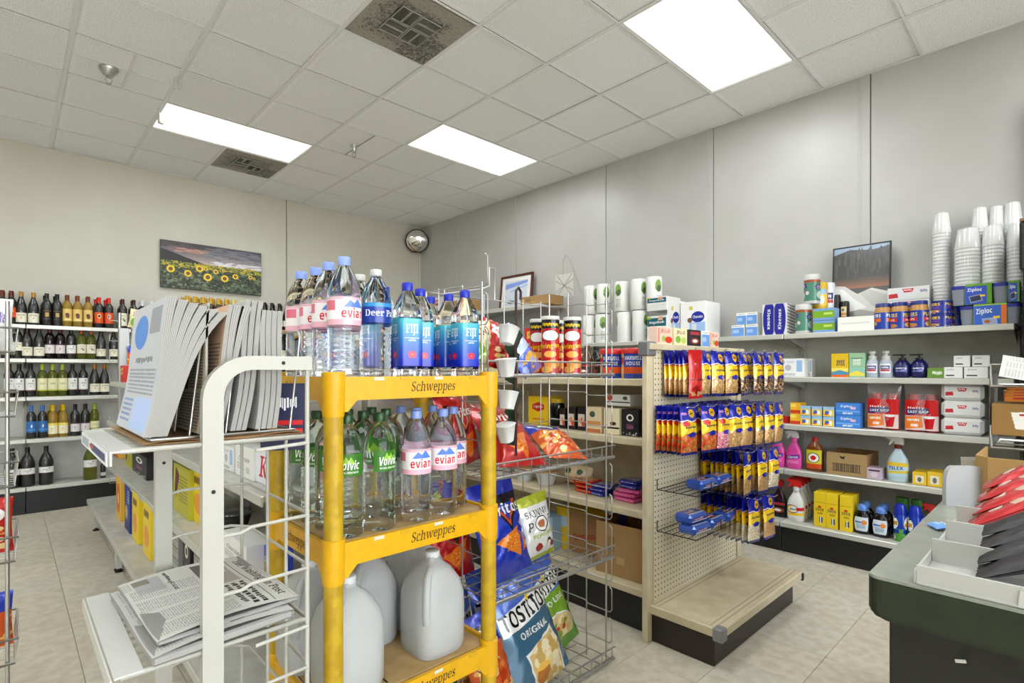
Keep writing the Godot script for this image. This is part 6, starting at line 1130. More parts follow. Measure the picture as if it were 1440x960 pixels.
	for k in 2:
		var t := T("pump_soap", "violet-blue hand soap bottle with a black pump", "soap", Vector3(X + 0.06, h4, onx([1269, 1293][k], X + 0.06)), RW, "violet pump soaps")
		A(t, "bottle", mb().lathe([Vector2(0, 0), Vector2(0.036, 0), Vector2(0.046, 0.012), Vector2(0.05, 0.05), Vector2(0.044, 0.085), Vector2(0.028, 0.108), Vector2(0.018, 0.115)], 20), plain(Color(0.10, 0.10, 0.34), 0.12)); A(t, "label", mb().lathe([Vector2(0.0492, 0.03), Vector2(0.0508, 0.05), Vector2(0.047, 0.08)], 12, U("pump_label"), -0.7, 0.7), M.gloss); A(t, "pump", mb().lathe([Vector2(0.02, 0.113), Vector2(0.02, 0.125), Vector2(0.006, 0.128), Vector2(0.006, 0.14), Vector2(0.018, 0.142), Vector2(0.018, 0.15), Vector2(0, 0.151)], 14).box(Vector3(-0.03, 0.146, 0), Vector3(0.045, 0.008, 0.014), 0.003), M.black)
	rcarton("soap_box", "flat green soap box with white script", "box", "zest", 1304, 1327, 517, h4, X, 0.06)
	for q in [[1327, 1354, 0, 0.0], [1355, 1390, 0, 0.0], [1340, 1364, 1, 0.02], [1366, 1392, 1, 0.02]]:
		var f := fx(q[0], q[1], 517, h4, X)
		carton("bar_soap_box", "small white and charcoal carton on the second wall shelf", "box", "zany", f[0] + Vector3(q[3], 0.068 * q[2], 0), Vector3(f[1] * 0.97, 0.066, 0.1), RW, "white and charcoal cartons")
	# third shelf
	for k in 3: O("tape_roll", "small red wrapped roll at the third shelf's end", "roll", mb().lathe([Vector2(0, 0), Vector2(0.024, 0), Vector2(0.024, 0.05), Vector2(0, 0.05)], 14), plain(Color(0.78, 0.13, 0.14), 0.25), Vector3(X + 0.05, h3, onx(1092 + k * 7, X + 0.05)), Vector3.ZERO, "red rolls")
	for k in 2: carton("film_box", "orange and yellow carton, two stacked left of the small yellow boxes", "box", "small_orange", fx(1111, 1126, 0, h3 + 0.078 * k, X)[0], Vector3(fx(1111, 1126, 0, h3, X)[1], 0.076, 0.12), RW, "orange cartons")
	for a in 3:
		for b in 2: carton("small_box", "little yellow and blue carton stacked two high, third wall shelf", "box", "small_yellow", fx([1125, 1141, 1157][a], [1140, 1156, 1173][a], 0, h3 + 0.068 * b, X - 0.005)[0], Vector3(fx([1125, 1141, 1157][a], [1140, 1156, 1173][a], 0, h3, X)[1] * 0.96, 0.066, 0.07), RW, "little yellow cartons")
	for b in 2: carton("bag_box", "blue food bag carton, two stacked on the third wall shelf", "box", "ziploc_blue", fx(1175, 1209, 0, h3 + 0.084 * b, X)[0], Vector3(fx(1175, 1209, 0, h3, X)[1], 0.082, 0.12), RW, "blue food bag cartons")
	for k in 2:
		var f := fx([1215, 1268][k], [1264, 1321][k], 0, h3, X)
		var t := T("cup_pack", "clear pack of red party cups with a blue banner", "cups", f[0] + Vector3(0.07, 0, 0), RW, "red cup packs")
		for a in 2:
			var pr := []
			for j in 9: pr.append(Vector2(0.040 + 0.002 * (j % 2), j * 0.02)); pr.append(Vector2(0.042, j * 0.02 + 0.004))
			pr.append(Vector2(0.03, 0.235)); pr.append(Vector2(0, 0.236))
			A(t, "cup_stack", mb().lathe(pr, 18), plain(Color(0.74, 0.06, 0.08), 0.3), Vector3((a - 0.5) * 0.088, 0, -0.02))
		A(t, "banner", mb().grid(8, 1, func(u, v): return Vector3((u - 0.5) * 0.17, 0.01 + v * 0.19, 0.012 + 0.012 * absf(sin(u * TAU)) + 0.014), U("red_cups")), M.gloss)
		A(t, "clear_wrap", bag(0.19, 0.30, 0.1, Rect2(), 150 + k, 0.02), M.film, Vector3(0, 0, -0.01))
	for k in 3:
		var f := fx(1323, 1384, 0, h3, X)
		O("plate_stack", "shrink-wrapped white plate pack, three high on the third wall shelf", "plates", mb().box(Vector3(0, 0.052, -0.12), Vector3(f[1], 0.1, 0.24), 0.018, U("hefty")), M.gloss, f[0] + Vector3(0, 0.102 * k, 0), Vector3(0, RW, 0), "plate packs on the third shelf")
	# fourth shelf
	spray("pink cleaner spray bottle beside the amber oil soap", Color(0.83, 0.26, 0.60), "pink_spray", Vector3(X + 0.04, h2, onx(1117, X + 0.04)), 0.27, Color(0.88, 0.87, 0.88), Color(0.85, 0.3, 0.6))
	spray("pink cleaner spray bottle half behind the peg bags", Color(0.83, 0.26, 0.60), "pink_spray", Vector3(X + 0.04, h2, onx(1094, X + 0.04)), 0.27, Color(0.88, 0.87, 0.88), Color(0.85, 0.3, 0.6))
	var ol := T("oil_soap_bottle", "amber oil soap bottle with a yellow label and red cap", "bottle", Vector3(X + 0.045, h2, onx(1146, X + 0.045)), RW)
	A(ol, "bottle", mb().lathe([Vector2(0, 0), Vector2(0.05, 0), Vector2(0.054, 0.006), Vector2(0.054, 0.14), Vector2(0.046, 0.175), Vector2(0.02, 0.205), Vector2(0.017, 0.22)], 20, Rect2(), 0, TAU, 2.8, 1.0, 0.65), plain(Color(0.48, 0.24, 0.06), 0.12)); A(ol, "label", mb().lathe([Vector2(0.0565, 0.02), Vector2(0.0565, 0.15)], 14, U("oil_soap"), -1.0, 1.0, 2.8, 0.98, 0.65), M.card); A(ol, "cap", mb().lathe([Vector2(0.02, 0.21), Vector2(0.02, 0.238), Vector2(0, 0.24)], 14), plain(Color(0.70, 0.12, 0.06)))
	open_box("shipping_carton", "open brown shipping carton with black print on the fourth shelf", Vector3(X, h2, onx(1190, X)), Vector3(fx(1162, 1219, 0, h2, X)[1], 0.15, 0.3), RW, "carton")
	rcarton("soap_carton", "small lilac carton between the shipping carton and the spray", "box", "lilac_box", 1219, 1240, 658, h2, X, 0.12)
	spray("pale blue and yellow mould spray bottle standing alone", Color(0.75, 0.84, 0.88), "tilex", Vector3(X + 0.05, h2, onx(1263, X + 0.05)), 0.285, Color(0.86, 0.85, 0.83), Color(0.45, 0.10, 0.06))
	for q in [[1283, 1303], [1304, 1325]]: rcarton("baking_soda_box", "small golden carton, two side by side by the counter end", "box", "yellow_box", q[0], q[1], 664, h2, X, 0.16, "golden cartons")
	# deck
	var D := 4.05
	for k in 4: spray("white stain spray bottle in a row one behind another", Color(0.90, 0.90, 0.88), "shout", Vector3(D + 0.05 + 0.085 * k, h1, onx(1120, D + 0.05) - 0.006 * k), 0.29, Color(0.80, 0.15, 0.14), Color(0.85, 0.85, 0.84), "white stain sprays")
	spray("dark purple spray bottle beside the white stain sprays", Color(0.16, 0.06, 0.12), "pudding", Vector3(D + 0.08, h1, onx(1096, D + 0.08)), 0.27, Color(0.7, 0.12, 0.12), Color(0.2, 0.1, 0.1))
	for a in 3:
		for b in 2: carton("oven_cleaner_box", "tall yellow oven cleaner box, two deep on the bottom deck", "box", "oven", fx([1145, 1161, 1181][a], [1160, 1178, 1198][a], 0, h1, D)[0] + Vector3(0.10 * b, 0.0, 0), Vector3(0.072, 0.235, 0.07), RW, "yellow oven cleaners")
	for a in 2:
		for b in 2:
			var t := T("cleaner_bottle", "dark amber cleaner bottle with a pale blue cap", "bottle", Vector3(D + 0.05 + 0.11 * b, h1, onx([1213, 1239][a], D + 0.05 + 0.02 * b)), RW, "blue-capped cleaners")
			A(t, "bottle", mb().lathe([Vector2(0, 0), Vector2(0.044, 0), Vector2(0.05, 0.008), Vector2(0.055, 0.08), Vector2(0.045, 0.125), Vector2(0.024, 0.15), Vector2(0.02, 0.155)], 18, Rect2(), 0, TAU, 2.4, 1.0, 0.75), plain(Color(0.06, 0.035, 0.05), 0.12)); A(t, "label", mb().lathe([Vector2(0.05, 0.02), Vector2(0.0565, 0.08), Vector2(0.05, 0.11)], 12, U("orange_clean"), -0.75, 0.75, 2.4, 0.98, 0.77), M.gloss); A(t, "cap", mb().lathe([Vector2(0.028, 0.15), Vector2(0.029, 0.175), Vector2(0.018, 0.19), Vector2(0, 0.192)], 16), plain(Color(0.36, 0.52, 0.82), 0.3))
	for a in 2:
		for b in 2:
			var t := T("bathroom_spray_can", "blue and green bathroom foam can with a %s" % ["blue cap", "green cap, second row"][b], "can", Vector3(D + 0.04 + 0.09 * b, h1, onx([1266, 1287][a], D + 0.04 + 0.02 * b)), RW + 0.3, ["blue-capped foam cans", "green-capped foam cans"][b])
			A(t, "can", mb().lathe([Vector2(0, 0), Vector2(0.033, 0), Vector2(0.035, 0.004), Vector2(0.035, 0.16), Vector2(0.03, 0.17)], 18, U("bubbles"), -PI, PI), M.gloss); A(t, "cap", mb().lathe([Vector2(0.034, 0.166), Vector2(0.034, 0.20), Vector2(0.026, 0.228), Vector2(0, 0.232)] if b == 0 else [Vector2(0.034, 0.166), Vector2(0.034, 0.255), Vector2(0, 0.26)], 18), plain([Color(0.10, 0.18, 0.66), Color(0.22, 0.42, 0.16)][b], 0.25))
	spray("dark blue spray bottle with a red trigger at the deck's end", Color(0.10, 0.14, 0.40), "bubbles", Vector3(D + 0.12, h1, onx(1310, D + 0.12)), 0.24, Color(0.78, 0.12, 0.10), Color(0.6, 0.1, 0.1))
	# far corner: high ledge with the framed print and boxes
	var lg := T("high_ledge", "white ledge high in the far corner under a framed print", "shelf", Vector3(WX - 0.004, 1.98, -5.2), RW)
	A(lg, "board", mb().box(Vector3(0, 0.012, 0.2), Vector3(2.6, 0.025, 0.4), 0.003), M.white); A(lg, "price_rail", mb().box(Vector3(0, 0.006, 0.405), Vector3(2.6, 0.045, 0.012), 0.003), M.rail)
	for s in [-1.2, 0.0, 1.2]: A(lg, "bracket", mb().box(Vector3(s, -0.21, 0.02), Vector3(0.03, 0.44, 0.03), 0.003), M.white)
	var fr := T("framed_print", "pale seascape print in a brown wooden frame tilted on the ledge", "picture", Vector3(4.42, 2.008, -4.62), RW)
	fr.rotation.x = -0.1
	A(fr, "print", mb().box(Vector3(0, 0.215, 0), Vector3(0.50, 0.40, 0.01), 0.0, U("seascape")), M.card)
	var fm := mb()
	for s in [-1.0, 1.0]: fm.box(Vector3(s * 0.262, 0.215, 0.004), Vector3(0.028, 0.45, 0.028), 0.004).box(Vector3(0, 0.215 + s * 0.212, 0.004), Vector3(0.55, 0.028, 0.028), 0.004)
	A(fr, "frame", fm, plain(Color(0.30, 0.12, 0.07), 0.35))
	for q in [[-5.4, 0.4, 0.18, "carton_b", "brown carton on the high ledge left of the framed print"], [-5.85, 0.36, 0.26, "tissue", "white carton with red letters on the high ledge"], [-4.05, 0.42, 0.10, "carton_b", "low brown tray box on the high ledge right of the print"]]:
		carton("ledge_carton", q[4], "box", "hefty" if q[3] == "tissue" else q[3], Vector3(4.16, 2.006, q[0]), Vector3(q[1], q[2], 0.25), RW)
	for k in 6: carton("cleaner_carton", "mixed carton on the far part of the panelled wall shelves", "box", ["cookie_red", "maxwell", "green_pack", "coffee_black", "small_yellow", "ziploc_blue"][k], Vector3(4.12, 1.556 if k % 2 == 0 else 1.246, -4.0 - 0.42 * k), Vector3(0.3, 0.2, 0.2), RW, "far wall cartons")

# ---- yellow bottled-water rack
var water := {}
func water_bottle(kind: String, pos: Vector3, ry: float, label: String, group: String) -> void:
	label = {"evian": "large clear water bottle with pink-white label and lilac cap", "volvic": "clear ribbed water bottle with green label and green cap", "spring": "ribbed spring water bottle with navy label and white cap"}.get(kind, "square clear water bottle with teal-to-blue label and blue cap")
	label += ", %s row on the %s shelf" % ["front" if pos.z > -1.4 else ("second" if pos.z > -1.5 else ("third" if pos.z > -1.58 else "back")), "top" if pos.y > 1.0 else "middle"]
	if water.has(kind + group): cp(water[kind + group], pos, ry, label); return
	var o := T("water_bottle", label, "bottle", pos, ry, group)
	match kind:
		"evian":
			var pr := [Vector2(0, 0.008), Vector2(0.02, 0.003), Vector2(0.038, 0.0), Vector2(0.0435, 0.008)]
			for k in 9: pr.append(Vector2(0.0435, 0.018 + k * 0.0145)); pr.append(Vector2(0.0415, 0.0255 + k * 0.0145))
			pr += [Vector2(0.0435, 0.152), Vector2(0.0435, 0.215), Vector2(0.0428, 0.225), Vector2(0.036, 0.255), Vector2(0.024, 0.282), Vector2(0.0145, 0.297), Vector2(0.0135, 0.302), Vector2(0, 0.3025)]
			A(o, "bottle", mb().lathe(pr, 24), M.water)
			A(o, "label", mb().lathe([Vector2(0.0441, 0.14), Vector2(0.0441, 0.212)], 28, U("evian"), -PI, PI), M.gloss)
			A(o, "cap", mb().lathe([Vector2(0.0155, 0.298), Vector2(0.016, 0.302), Vector2(0.016, 0.318), Vector2(0.0145, 0.321), Vector2(0, 0.321)], 18), plain(Color(0.52, 0.62, 0.90), 0.3))
		"volvic":
			var pr := [Vector2(0, 0.008), Vector2(0.02, 0.003), Vector2(0.038, 0.0), Vector2(0.0435, 0.008)]
			for k in 9: pr.append(Vector2(0.0435, 0.02 + k * 0.015)); pr.append(Vector2(0.0418, 0.0275 + k * 0.015))
			pr += [Vector2(0.0435, 0.158), Vector2(0.0435, 0.225), Vector2(0.041, 0.25), Vector2(0.03, 0.278), Vector2(0.018, 0.292), Vector2(0.0135, 0.298), Vector2(0.0135, 0.303), Vector2(0, 0.304)]
			A(o, "bottle", mb().lathe(pr, 24), M.water2)
			A(o, "label", mb().lathe([Vector2(0.0441, 0.165), Vector2(0.0441, 0.222)], 14, U("volvic"), -1.0, 1.0), M.gloss)
			A(o, "cap", mb().lathe([Vector2(0.0155, 0.298), Vector2(0.016, 0.302), Vector2(0.016, 0.319), Vector2(0.0145, 0.322), Vector2(0, 0.322)], 18), plain(Color(0.12, 0.30, 0.12), 0.3))
		"spring":
			var pr := [Vector2(0, 0.008), Vector2(0.02, 0.003), Vector2(0.038, 0.0), Vector2(0.0425, 0.008)]
			for k in 8: pr.append(Vector2(0.0425, 0.02 + k * 0.0165)); pr.append(Vector2(0.0395, 0.028 + k * 0.0165))
			pr += [Vector2(0.0425, 0.155), Vector2(0.0425, 0.208), Vector2(0.041, 0.22), Vector2(0.033, 0.25), Vector2(0.02, 0.272), Vector2(0.0135, 0.282), Vector2(0.0135, 0.287), Vector2(0, 0.288)]
			A(o, "bottle", mb().lathe(pr, 24), M.water)
			A(o, "label", mb().lathe([Vector2(0.0431, 0.153), Vector2(0.0431, 0.207)], 28, U("nestle"), -PI, PI), M.gloss)
			A(o, "cap", mb().lathe([Vector2(0.0155, 0.284), Vector2(0.016, 0.287), Vector2(0.016, 0.30), Vector2(0.0145, 0.302), Vector2(0, 0.302)], 18), M.white2)
		_:
			A(o, "bottle", mb().lathe([Vector2(0, 0.006), Vector2(0.02, 0.002), Vector2(0.034, 0.0), Vector2(0.038, 0.006), Vector2(0.038, 0.02), Vector2(0.0365, 0.024), Vector2(0.038, 0.03), Vector2(0.038, 0.178), Vector2(0.0365, 0.182), Vector2(0.038, 0.187), Vector2(0.037, 0.205), Vector2(0.029, 0.228), Vector2(0.017, 0.252), Vector2(0.0135, 0.258), Vector2(0.0135, 0.264), Vector2(0, 0.265)], 28, Rect2(), 0, TAU, 4.5), M.water)
			A(o, "label", mb().lathe([Vector2(0.0386, 0.036), Vector2(0.0386, 0.174)], 32, U("fiji"), -PI, PI, 4.5), M.gloss)
			A(o, "cap", mb().lathe([Vector2(0.016, 0.258), Vector2(0.0165, 0.262), Vector2(0.0165, 0.279), Vector2(0.015, 0.282), Vector2(0, 0.282)], 18), plain(Color(0.06, 0.14, 0.70), 0.3))
	water[kind + group] = o

func yellow_rack() -> void:
	var x0 := 0.592; var x1 := 1.105; var z1 := -1.275; var z0 := -1.655
	var o := T("water_rack", "yellow plastic three-shelf rack lettered for soft drinks, full of bottled water", "rack", Vector3((x0 + x1) * 0.5, 0, (z0 + z1) * 0.5))
	var hx := (x1 - x0) * 0.5; var hz := (z1 - z0) * 0.5
	var lv := [0.035, 0.435, 0.858, 1.275]
	for a in [-1.0, 1.0]:
		for b in [-1.0, 1.0]:
			var po := A(o, "post", mb().lathe([Vector2(0.0, 0.0), Vector2(0.024, 0.0), Vector2(0.024, 1.28), Vector2(0.0, 1.28)], 20), M.yellow_p, Vector3(a * hx, 0, b * hz))
			for k in 4: A(po, "sleeve", mb().lathe([Vector2(0.0, lv[k] - 0.10), Vector2(0.026, lv[k] - 0.10), Vector2(0.0285, lv[k] - 0.08), Vector2(0.029, lv[k] + 0.01), Vector2(0.026, lv[k] + 0.012), Vector2(0.0, lv[k] + 0.012)] if k > 0 else [Vector2(0.0, 0.0), Vector2(0.029, 0.0), Vector2(0.029, 0.05), Vector2(0.0, 0.05)], 20), M.yellow)
	for k in 4:
		var y: float = lv[k]
		for b in [-1.0, 1.0]:
			# front and back trims flare down where they meet the posts
			var pts := PackedVector2Array([Vector2(-hx, y - 0.09), Vector2(-hx + 0.03, y - 0.088), Vector2(-hx + 0.055, y - 0.06), Vector2(hx - 0.055, y - 0.06), Vector2(hx - 0.03, y - 0.088), Vector2(hx, y - 0.09), Vector2(hx, y), Vector2(-hx, y)])
			if k == 0: pts = PackedVector2Array([Vector2(-hx, 0.0), Vector2(hx, 0.0), Vector2(hx, y), Vector2(-hx, y)])
			var tr := A(o, "trim_panel", mb().prism(pts, -0.006, 0.006), M.yellow, Vector3(0, 0, b * (hz + 0.012)))
			var sp2 := PackedVector2Array()
			for p in pts: sp2.append(Vector2(p.x * hz / hx if absf(p.x) > hx - 0.001 else signf(p.x) * (hz - (hx - absf(p.x))), p.y))
			var ts := A(o, "trim_panel", mb().at(Vector3(b * (hx + 0.012), 0, 0), Vector3(0, PI / 2, 0)).prism(sp2, -0.006, 0.006), M.yellow)
			if k > 0 and b > 0: A(tr, "lettering", letters("Schweppes", 0.036, true, false, 0.22, 0.78), M.ink, Vector3(0.035, y - 0.032, 0.0068))
			if k > 0 and b < 0:
				var le := A(ts, "lettering", letters("Schweppes", 0.036, true, false, 0.22, 0.78), M.ink, Vector3(-hx - 0.0188, y - 0.032, 0.0)); le.rotation.y = -PI / 2
			if k > 0 and b > 0:
				for s in 4: A(tr, "price_chip", mb().box(Vector3([-0.14, -0.06, 0.05, 0.18][s], y - 0.006, 0.0075), Vector3(0.03, 0.009, 0.002), 0.0004), [plain(Color(0.82, 0.80, 0.70)), plain(Color(0.80, 0.62, 0.10))][s % 2])
		A(o, "shelf_board", mb().box(Vector3(0, y - 0.008, 0), Vector3(hx * 2 - 0.01, 0.012, hz * 2 - 0.01), 0.002), M.ply)
	A(o, "board_seam", mb().box(Vector3(-0.09, 0.4345, 0.0), Vector3(0.004, 0.002, 0.33)), M.ink)
	# top shelf
	var t := 1.268
	for p in [[0.645, -1.325, 0.5], [0.645, -1.42, 0.15], [0.652, -1.52, 0.2], [0.645, -1.61, 0.8]]: water_bottle("evian", Vector3(p[0], t, p[1]), p[2] - 0.35, "large clear water bottle with pink-white label and lilac cap, top shelf", "pink-label water, top shelf")
	for p in [[0.745, -1.338, -0.9], [0.748, -1.438, 0.4], [0.748, -1.538, 1.4]]: water_bottle("spring", Vector3(p[0], t, p[1]), p[2], "clear ribbed spring water bottle with a navy label and white cap", "navy-label water, top shelf")
	for p in [[0.862, -1.362, -0.2], [0.955, -1.435, -0.25], [1.078, -1.362, -0.1], [1.09, -1.465, -0.3], [0.85, -1.475, -0.4], [0.985, -1.545, -0.5], [0.885, -1.575, -0.4], [1.085, -1.565, -0.3]]: water_bottle("square", Vector3(p[0], t, p[1]), p[2], "square clear water bottle with teal-to-blue label and blue cap", "square blue-capped water")
	# middle shelf
	t = 0.852
	for x in [0.655, 0.752]:
		for z in [-1.33, -1.425, -1.52, -1.61]: water_bottle("volvic", Vector3(x, t, z), [0.25, -0.35, 0.5, 0.1][int(x * 100 + z * 77) % 4] if false else (-0.35 if x < 0.7 else 0.1), "clear ribbed water bottle with green label and green cap, middle shelf", "green-label water")
	water_bottle("volvic", Vector3(0.842, t, -1.45), -0.7, "", "green-label water"); water_bottle("volvic", Vector3(0.848, t, -1.55), -0.2, "", "green-label water")
	for p in [[0.875, -1.335], [0.975, -1.34], [1.06, -1.4], [0.945, -1.44], [1.05, -1.5], [0.95, -1.54]]: water_bottle("evian", Vector3(p[0], t, p[1]), -0.2 if p[0] < 0.9 else -0.42, "large clear water bottle with pink-white label, middle shelf", "pink-label water, middle shelf")
	# bottom shelf: gallon jugs
	t = 0.429
	for k in 5:
		var p: Array = [[0.962, -1.378, -1.57], [0.676, -1.368, -1.57], [0.832, -1.558, -1.57], [0.652, -1.562, -1.57], [1.013, -1.562, 0.0]][k]
		jug(["milky one-gallon water jug standing apart on the bottom shelf", "milky one-gallon water jug by the front yellow post", "milky one-gallon water jug between two others, set back", "milky one-gallon water jug at the rear by the newspaper stand", "milky one-gallon water jug in the back row beside the chip rack"][k], Vector3(p[0], t, p[1]), p[2])
var jug_proto: Node3D
func jug(label: String, pos: Vector3, ry: float) -> void:
	if jug_proto: cp(jug_proto, pos, ry, label); return
	var o := T("water_jug", label, "jug", pos, ry, "gallon jugs")
	var pr := [Vector2(0, 0.006), Vector2(0.05, 0.0), Vector2(0.078, 0.006), Vector2(0.085, 0.025), Vector2(0.086, 0.13), Vector2(0.084, 0.18), Vector2(0.074, 0.215), Vector2(0.05, 0.252), Vector2(0.026, 0.272), Vector2(0.0215, 0.276), Vector2(0.0215, 0.288)]
	A(o, "jug_body", mb().lathe(pr, 32, Rect2(), 0, TAU, 3.6), M.jug)
	A(o, "water", mb().lathe([Vector2(0, 0.01), Vector2(0.066, 0.01), Vector2(0.076, 0.03), Vector2(0.077, 0.13), Vector2(0.076, 0.16), Vector2(0, 0.161)], 28, Rect2(), 0, TAU, 3.6), M.jug_water)
	A(o, "handle", mb().tube([Vector3(0.026, 0.258, 0.026), Vector3(0.052, 0.243, 0.052), Vector3(0.066, 0.205, 0.066), Vector3(0.071, 0.15, 0.071), Vector3(0.066, 0.115, 0.066)], 0.012, 10), M.jug)
	A(o, "cap", mb().lathe([Vector2(0.0225, 0.284), Vector2(0.023, 0.288), Vector2(0.023, 0.301), Vector2(0.021, 0.303), Vector2(0, 0.303)], 20), plain(Color(0.86, 0.87, 0.86), 0.35))
	jug_proto = o

# a folded paper standing on its edge, cover towards -x, from z0 (far) to z1 (near)
func standing_paper(called: String, label: String, cat: String, xb: float, lean: float, curl: float, z0: float, z1: float, base: float, h: float, th: float, cell: String, group := "") -> void:
	var o := T(called, label, cat, Vector3(xb, base, (z0 + z1) * 0.5), 0.0, group)
	var w := z1 - z0
	var f := func(u: float, v: float, s: float) -> Vector3:
		var fan := th * (0.5 + (0.8 if curl > 0.0 else 0.05) * v * v) * s
		return Vector3(lean * v + curl * pow(v, 3.0) + fan + 0.004 * sin(v * 5.0), h * v * (1.0 - 0.18 * absf(curl) / h * v) , (u - 0.5) * w)
	A(o, "cover", mb().grid(4, 12, func(u, v): return f.call(u, v, -1.0), U(cell)), M.paper)
	A(o, "back_page", mb().grid(4, 12, func(u, v): return f.call(1.0 - u, v, 1.0), U("news")), M.paper)
	var pg := mb()
	var uv := Rect2(U("pages").position + Vector2(0, U("pages").size.y), Vector2(U("pages").size.x, -U("pages").size.y))
	for e2 in 2:
		var base_i := pg.v.size()
		for k in 13:
			var v := k / 12.0
			for j in 5:
				var q: Vector3 = f.call(float(e2), v, lerpf(-1.0, 1.0, j / 4.0))
				pg.vert(q, Vector3(0, 0, 1 if e2 == 1 else -1), U("pages").position + U("pages").size * Vector2(v, j / 4.0))
		for k in 12:
			for j in 4:
				var a := base_i + k * 5 + j
				pg.i.append_array(PackedInt32Array([a, a + 1, a + 6, a, a + 6, a + 5]))
	for vv in [0.0, 1.0]: pg.quad(f.call(0.0, vv, -1.0), f.call(1.0, vv, -1.0), f.call(1.0, vv, 1.0), f.call(0.0, vv, 1.0), U("pages"))
	A(o, "page_edges", pg, M.paper)

# ---- white newspaper stand
func paper_rack() -> void:
	var zn := -1.135; var zf := -1.575; var xl := 0.142; var xr := 0.468; var xp := 0.284
	var o := T("newspaper_stand", "white metal newspaper stand with wire trays and a bent top tube", "rack", Vector3(xp, 0, (zn + zf) * 0.5))
	var ox := -xp; var oz := -(zn + zf) * 0.5
	for z in [zn, zf]:
		# flat tube that rises, bends and runs back
		var pts := [Vector2(0.018, 0.0), Vector2(0.018, 1.215)]
		var inner := [Vector2(-0.018, 0.0), Vector2(-0.018, 1.235)]
		for k in 9:
			var a := PI - PI * 0.5 * k / 8.0
			inner.append(Vector2(0.072 + cos(a) * 0.09, 1.235 + sin(a) * 0.085))
		inner.append(Vector2(0.19, 1.320)); inner.append(Vector2(0.19, 1.292))
		for k in 9:
			var a := PI * 0.5 + PI * 0.5 * k / 8.0
			inner.append(Vector2(0.072 + cos(a) * 0.054, 1.238 + sin(a) * 0.054))
		inner.append(Vector2(0.018, 0.0))
		var po := A(o, "frame_tube", mb().prism(PackedVector2Array(inner), -0.011, 0.011), M.wire_w, Vector3(0, 0, z + oz))
		for hh in [Vector2(0.0, 1.06), Vector2(0.13, 1.306), Vector2(0.0, 0.60)]: A(po, "bolt_hole", mb().at(Vector3(hh.x, hh.y, 0.0112), Vector3(PI / 2, 0, 0)).lathe([Vector2(0, 0), Vector2(0.004, 0), Vector2(0.004, 0.0006), Vector2(0, 0.0006)], 10), M.ink)
		A(o, "foot", mb().box(Vector3(0.02, 0.015, z + oz), Vector3(0.36, 0.03, 0.03), 0.004), M.wire_w)
	for k in 3:
		var y: float = [1.15, 0.758, 0.40][k]
		var tr := A(o, "wire_tray", mb().tube([Vector3(xl + ox, y, zn + oz), Vector3(xr + ox, y, zn + oz), Vector3(xr + ox, y, zf + oz), Vector3(xl + ox, y, zf + oz)], 0.0048, 8).tube([Vector3(xl + 0.22 + ox, y - 0.02, zn + 0.004 + oz), Vector3(xr + ox, y - 0.014, zn + 0.004 + oz)], 0.004, 8), M.wire_w)
		for j in 12:
			var z := lerpf(zf, zn, (j + 0.5) / 12.0)
			A(tr, "tray_wire", mb().tube([Vector3(xl + ox, y - 0.004, z + oz), Vector3(xr + ox, y - 0.004, z + oz)], 0.0035, 6), M.wire_w)
		var lp := A(tr, "front_lip", mb().box(Vector3(xl + (0.004 if k == 0 else 0.012) + ox, y + (0.0 if k == 0 else 0.003), (zn + zf) * 0.5 + oz), Vector3(0.034 if k == 0 else 0.044, 0.004, zn - zf + 0.012), 0.001).box(Vector3(xl - 0.014 + ox, y - 0.011, (zn + zf) * 0.5 + oz), Vector3(0.004, 0.026 if k == 0 else 0.03, zn - zf + 0.012), 0.001), M.white2)
		if k == 0:
			var sg := A(lp, "sign_card", mb().box(Vector3.ZERO, Vector3(zn - zf - 0.02, 0.025, 0.002), 0.0, U("tray_sign")), M.card, Vector3(xl - 0.0175 + ox, y - 0.013, (zn + zf) * 0.5 + oz)); sg.rotation.y = -PI / 2
	for z in [zn, zn - 0.12, zn - 0.24, zf]:
		A(o, "cage_wire", mb().tube([Vector3(xr + ox, 0.10, z + oz), Vector3(xr + ox, 1.30 if z == zn or z == zf else 1.15, z + oz)], 0.0048 if z == zn else 0.004, 8), M.wire_w)
	for y in [0.985, 0.872, 0.66, 0.55, 0.25]:
		A(o, "hoop", mb().tube([Vector3(xp + ox + 0.01, y - 0.006, zf + 0.008 + oz), Vector3(xp + ox + 0.04, y, zf + 0.008 + oz), Vector3(xr - 0.03 + ox, y, zf + 0.008 + oz), Vector3(xr + 0.006 + ox, y, zf + 0.05 + oz), Vector3(xr + 0.006 + ox, y - 0.004, zn - 0.012 + oz), Vector3(xr - 0.004 + ox, y - 0.004, zn + 0.004 + oz), Vector3(xp + 0.07 + ox, y - 0.006, zn + 0.006 + oz), Vector3(xp + 0.05 + ox, y - 0.014, zn + 0.006 + oz), Vector3(xp + 0.01 + ox, y - 0.014, zn + 0.006 + oz)], 0.0038, 7), M.wire_w)
	# papers on the lower trays: the page's foot lies towards the front lip
	var flat := func(called: String, label: String, cell: String, x0: float, x1: float, z0: float, z1: float, y: float, th: float, tilt: float) -> void:
		var n := T(called, label, "newspaper", Vector3((x0 + x1) * 0.5, y, (z0 + z1) * 0.5), 0.0)
		n.rotation.z = tilt; n.rotation.y = 0.04
		var lx := x1 - x0; var lz := z1 - z0
		var top := mb().grid(8, 8, func(u, v): return Vector3((v - 0.5) * lx, th + 0.006 * sin(v * 3.0) + 0.003 * sin(u * 6.0 + v * 4.0), (u - 0.5) * lz), U(cell))
		A(n, "front_page", top, M.paper)
		A(n, "page_edges", mb().box(Vector3(0, th * 0.5 + 0.0005, 0), Vector3(lx * 0.995, th - 0.002, lz * 0.995), 0.004, U("pages"), U("pages")), M.paper)
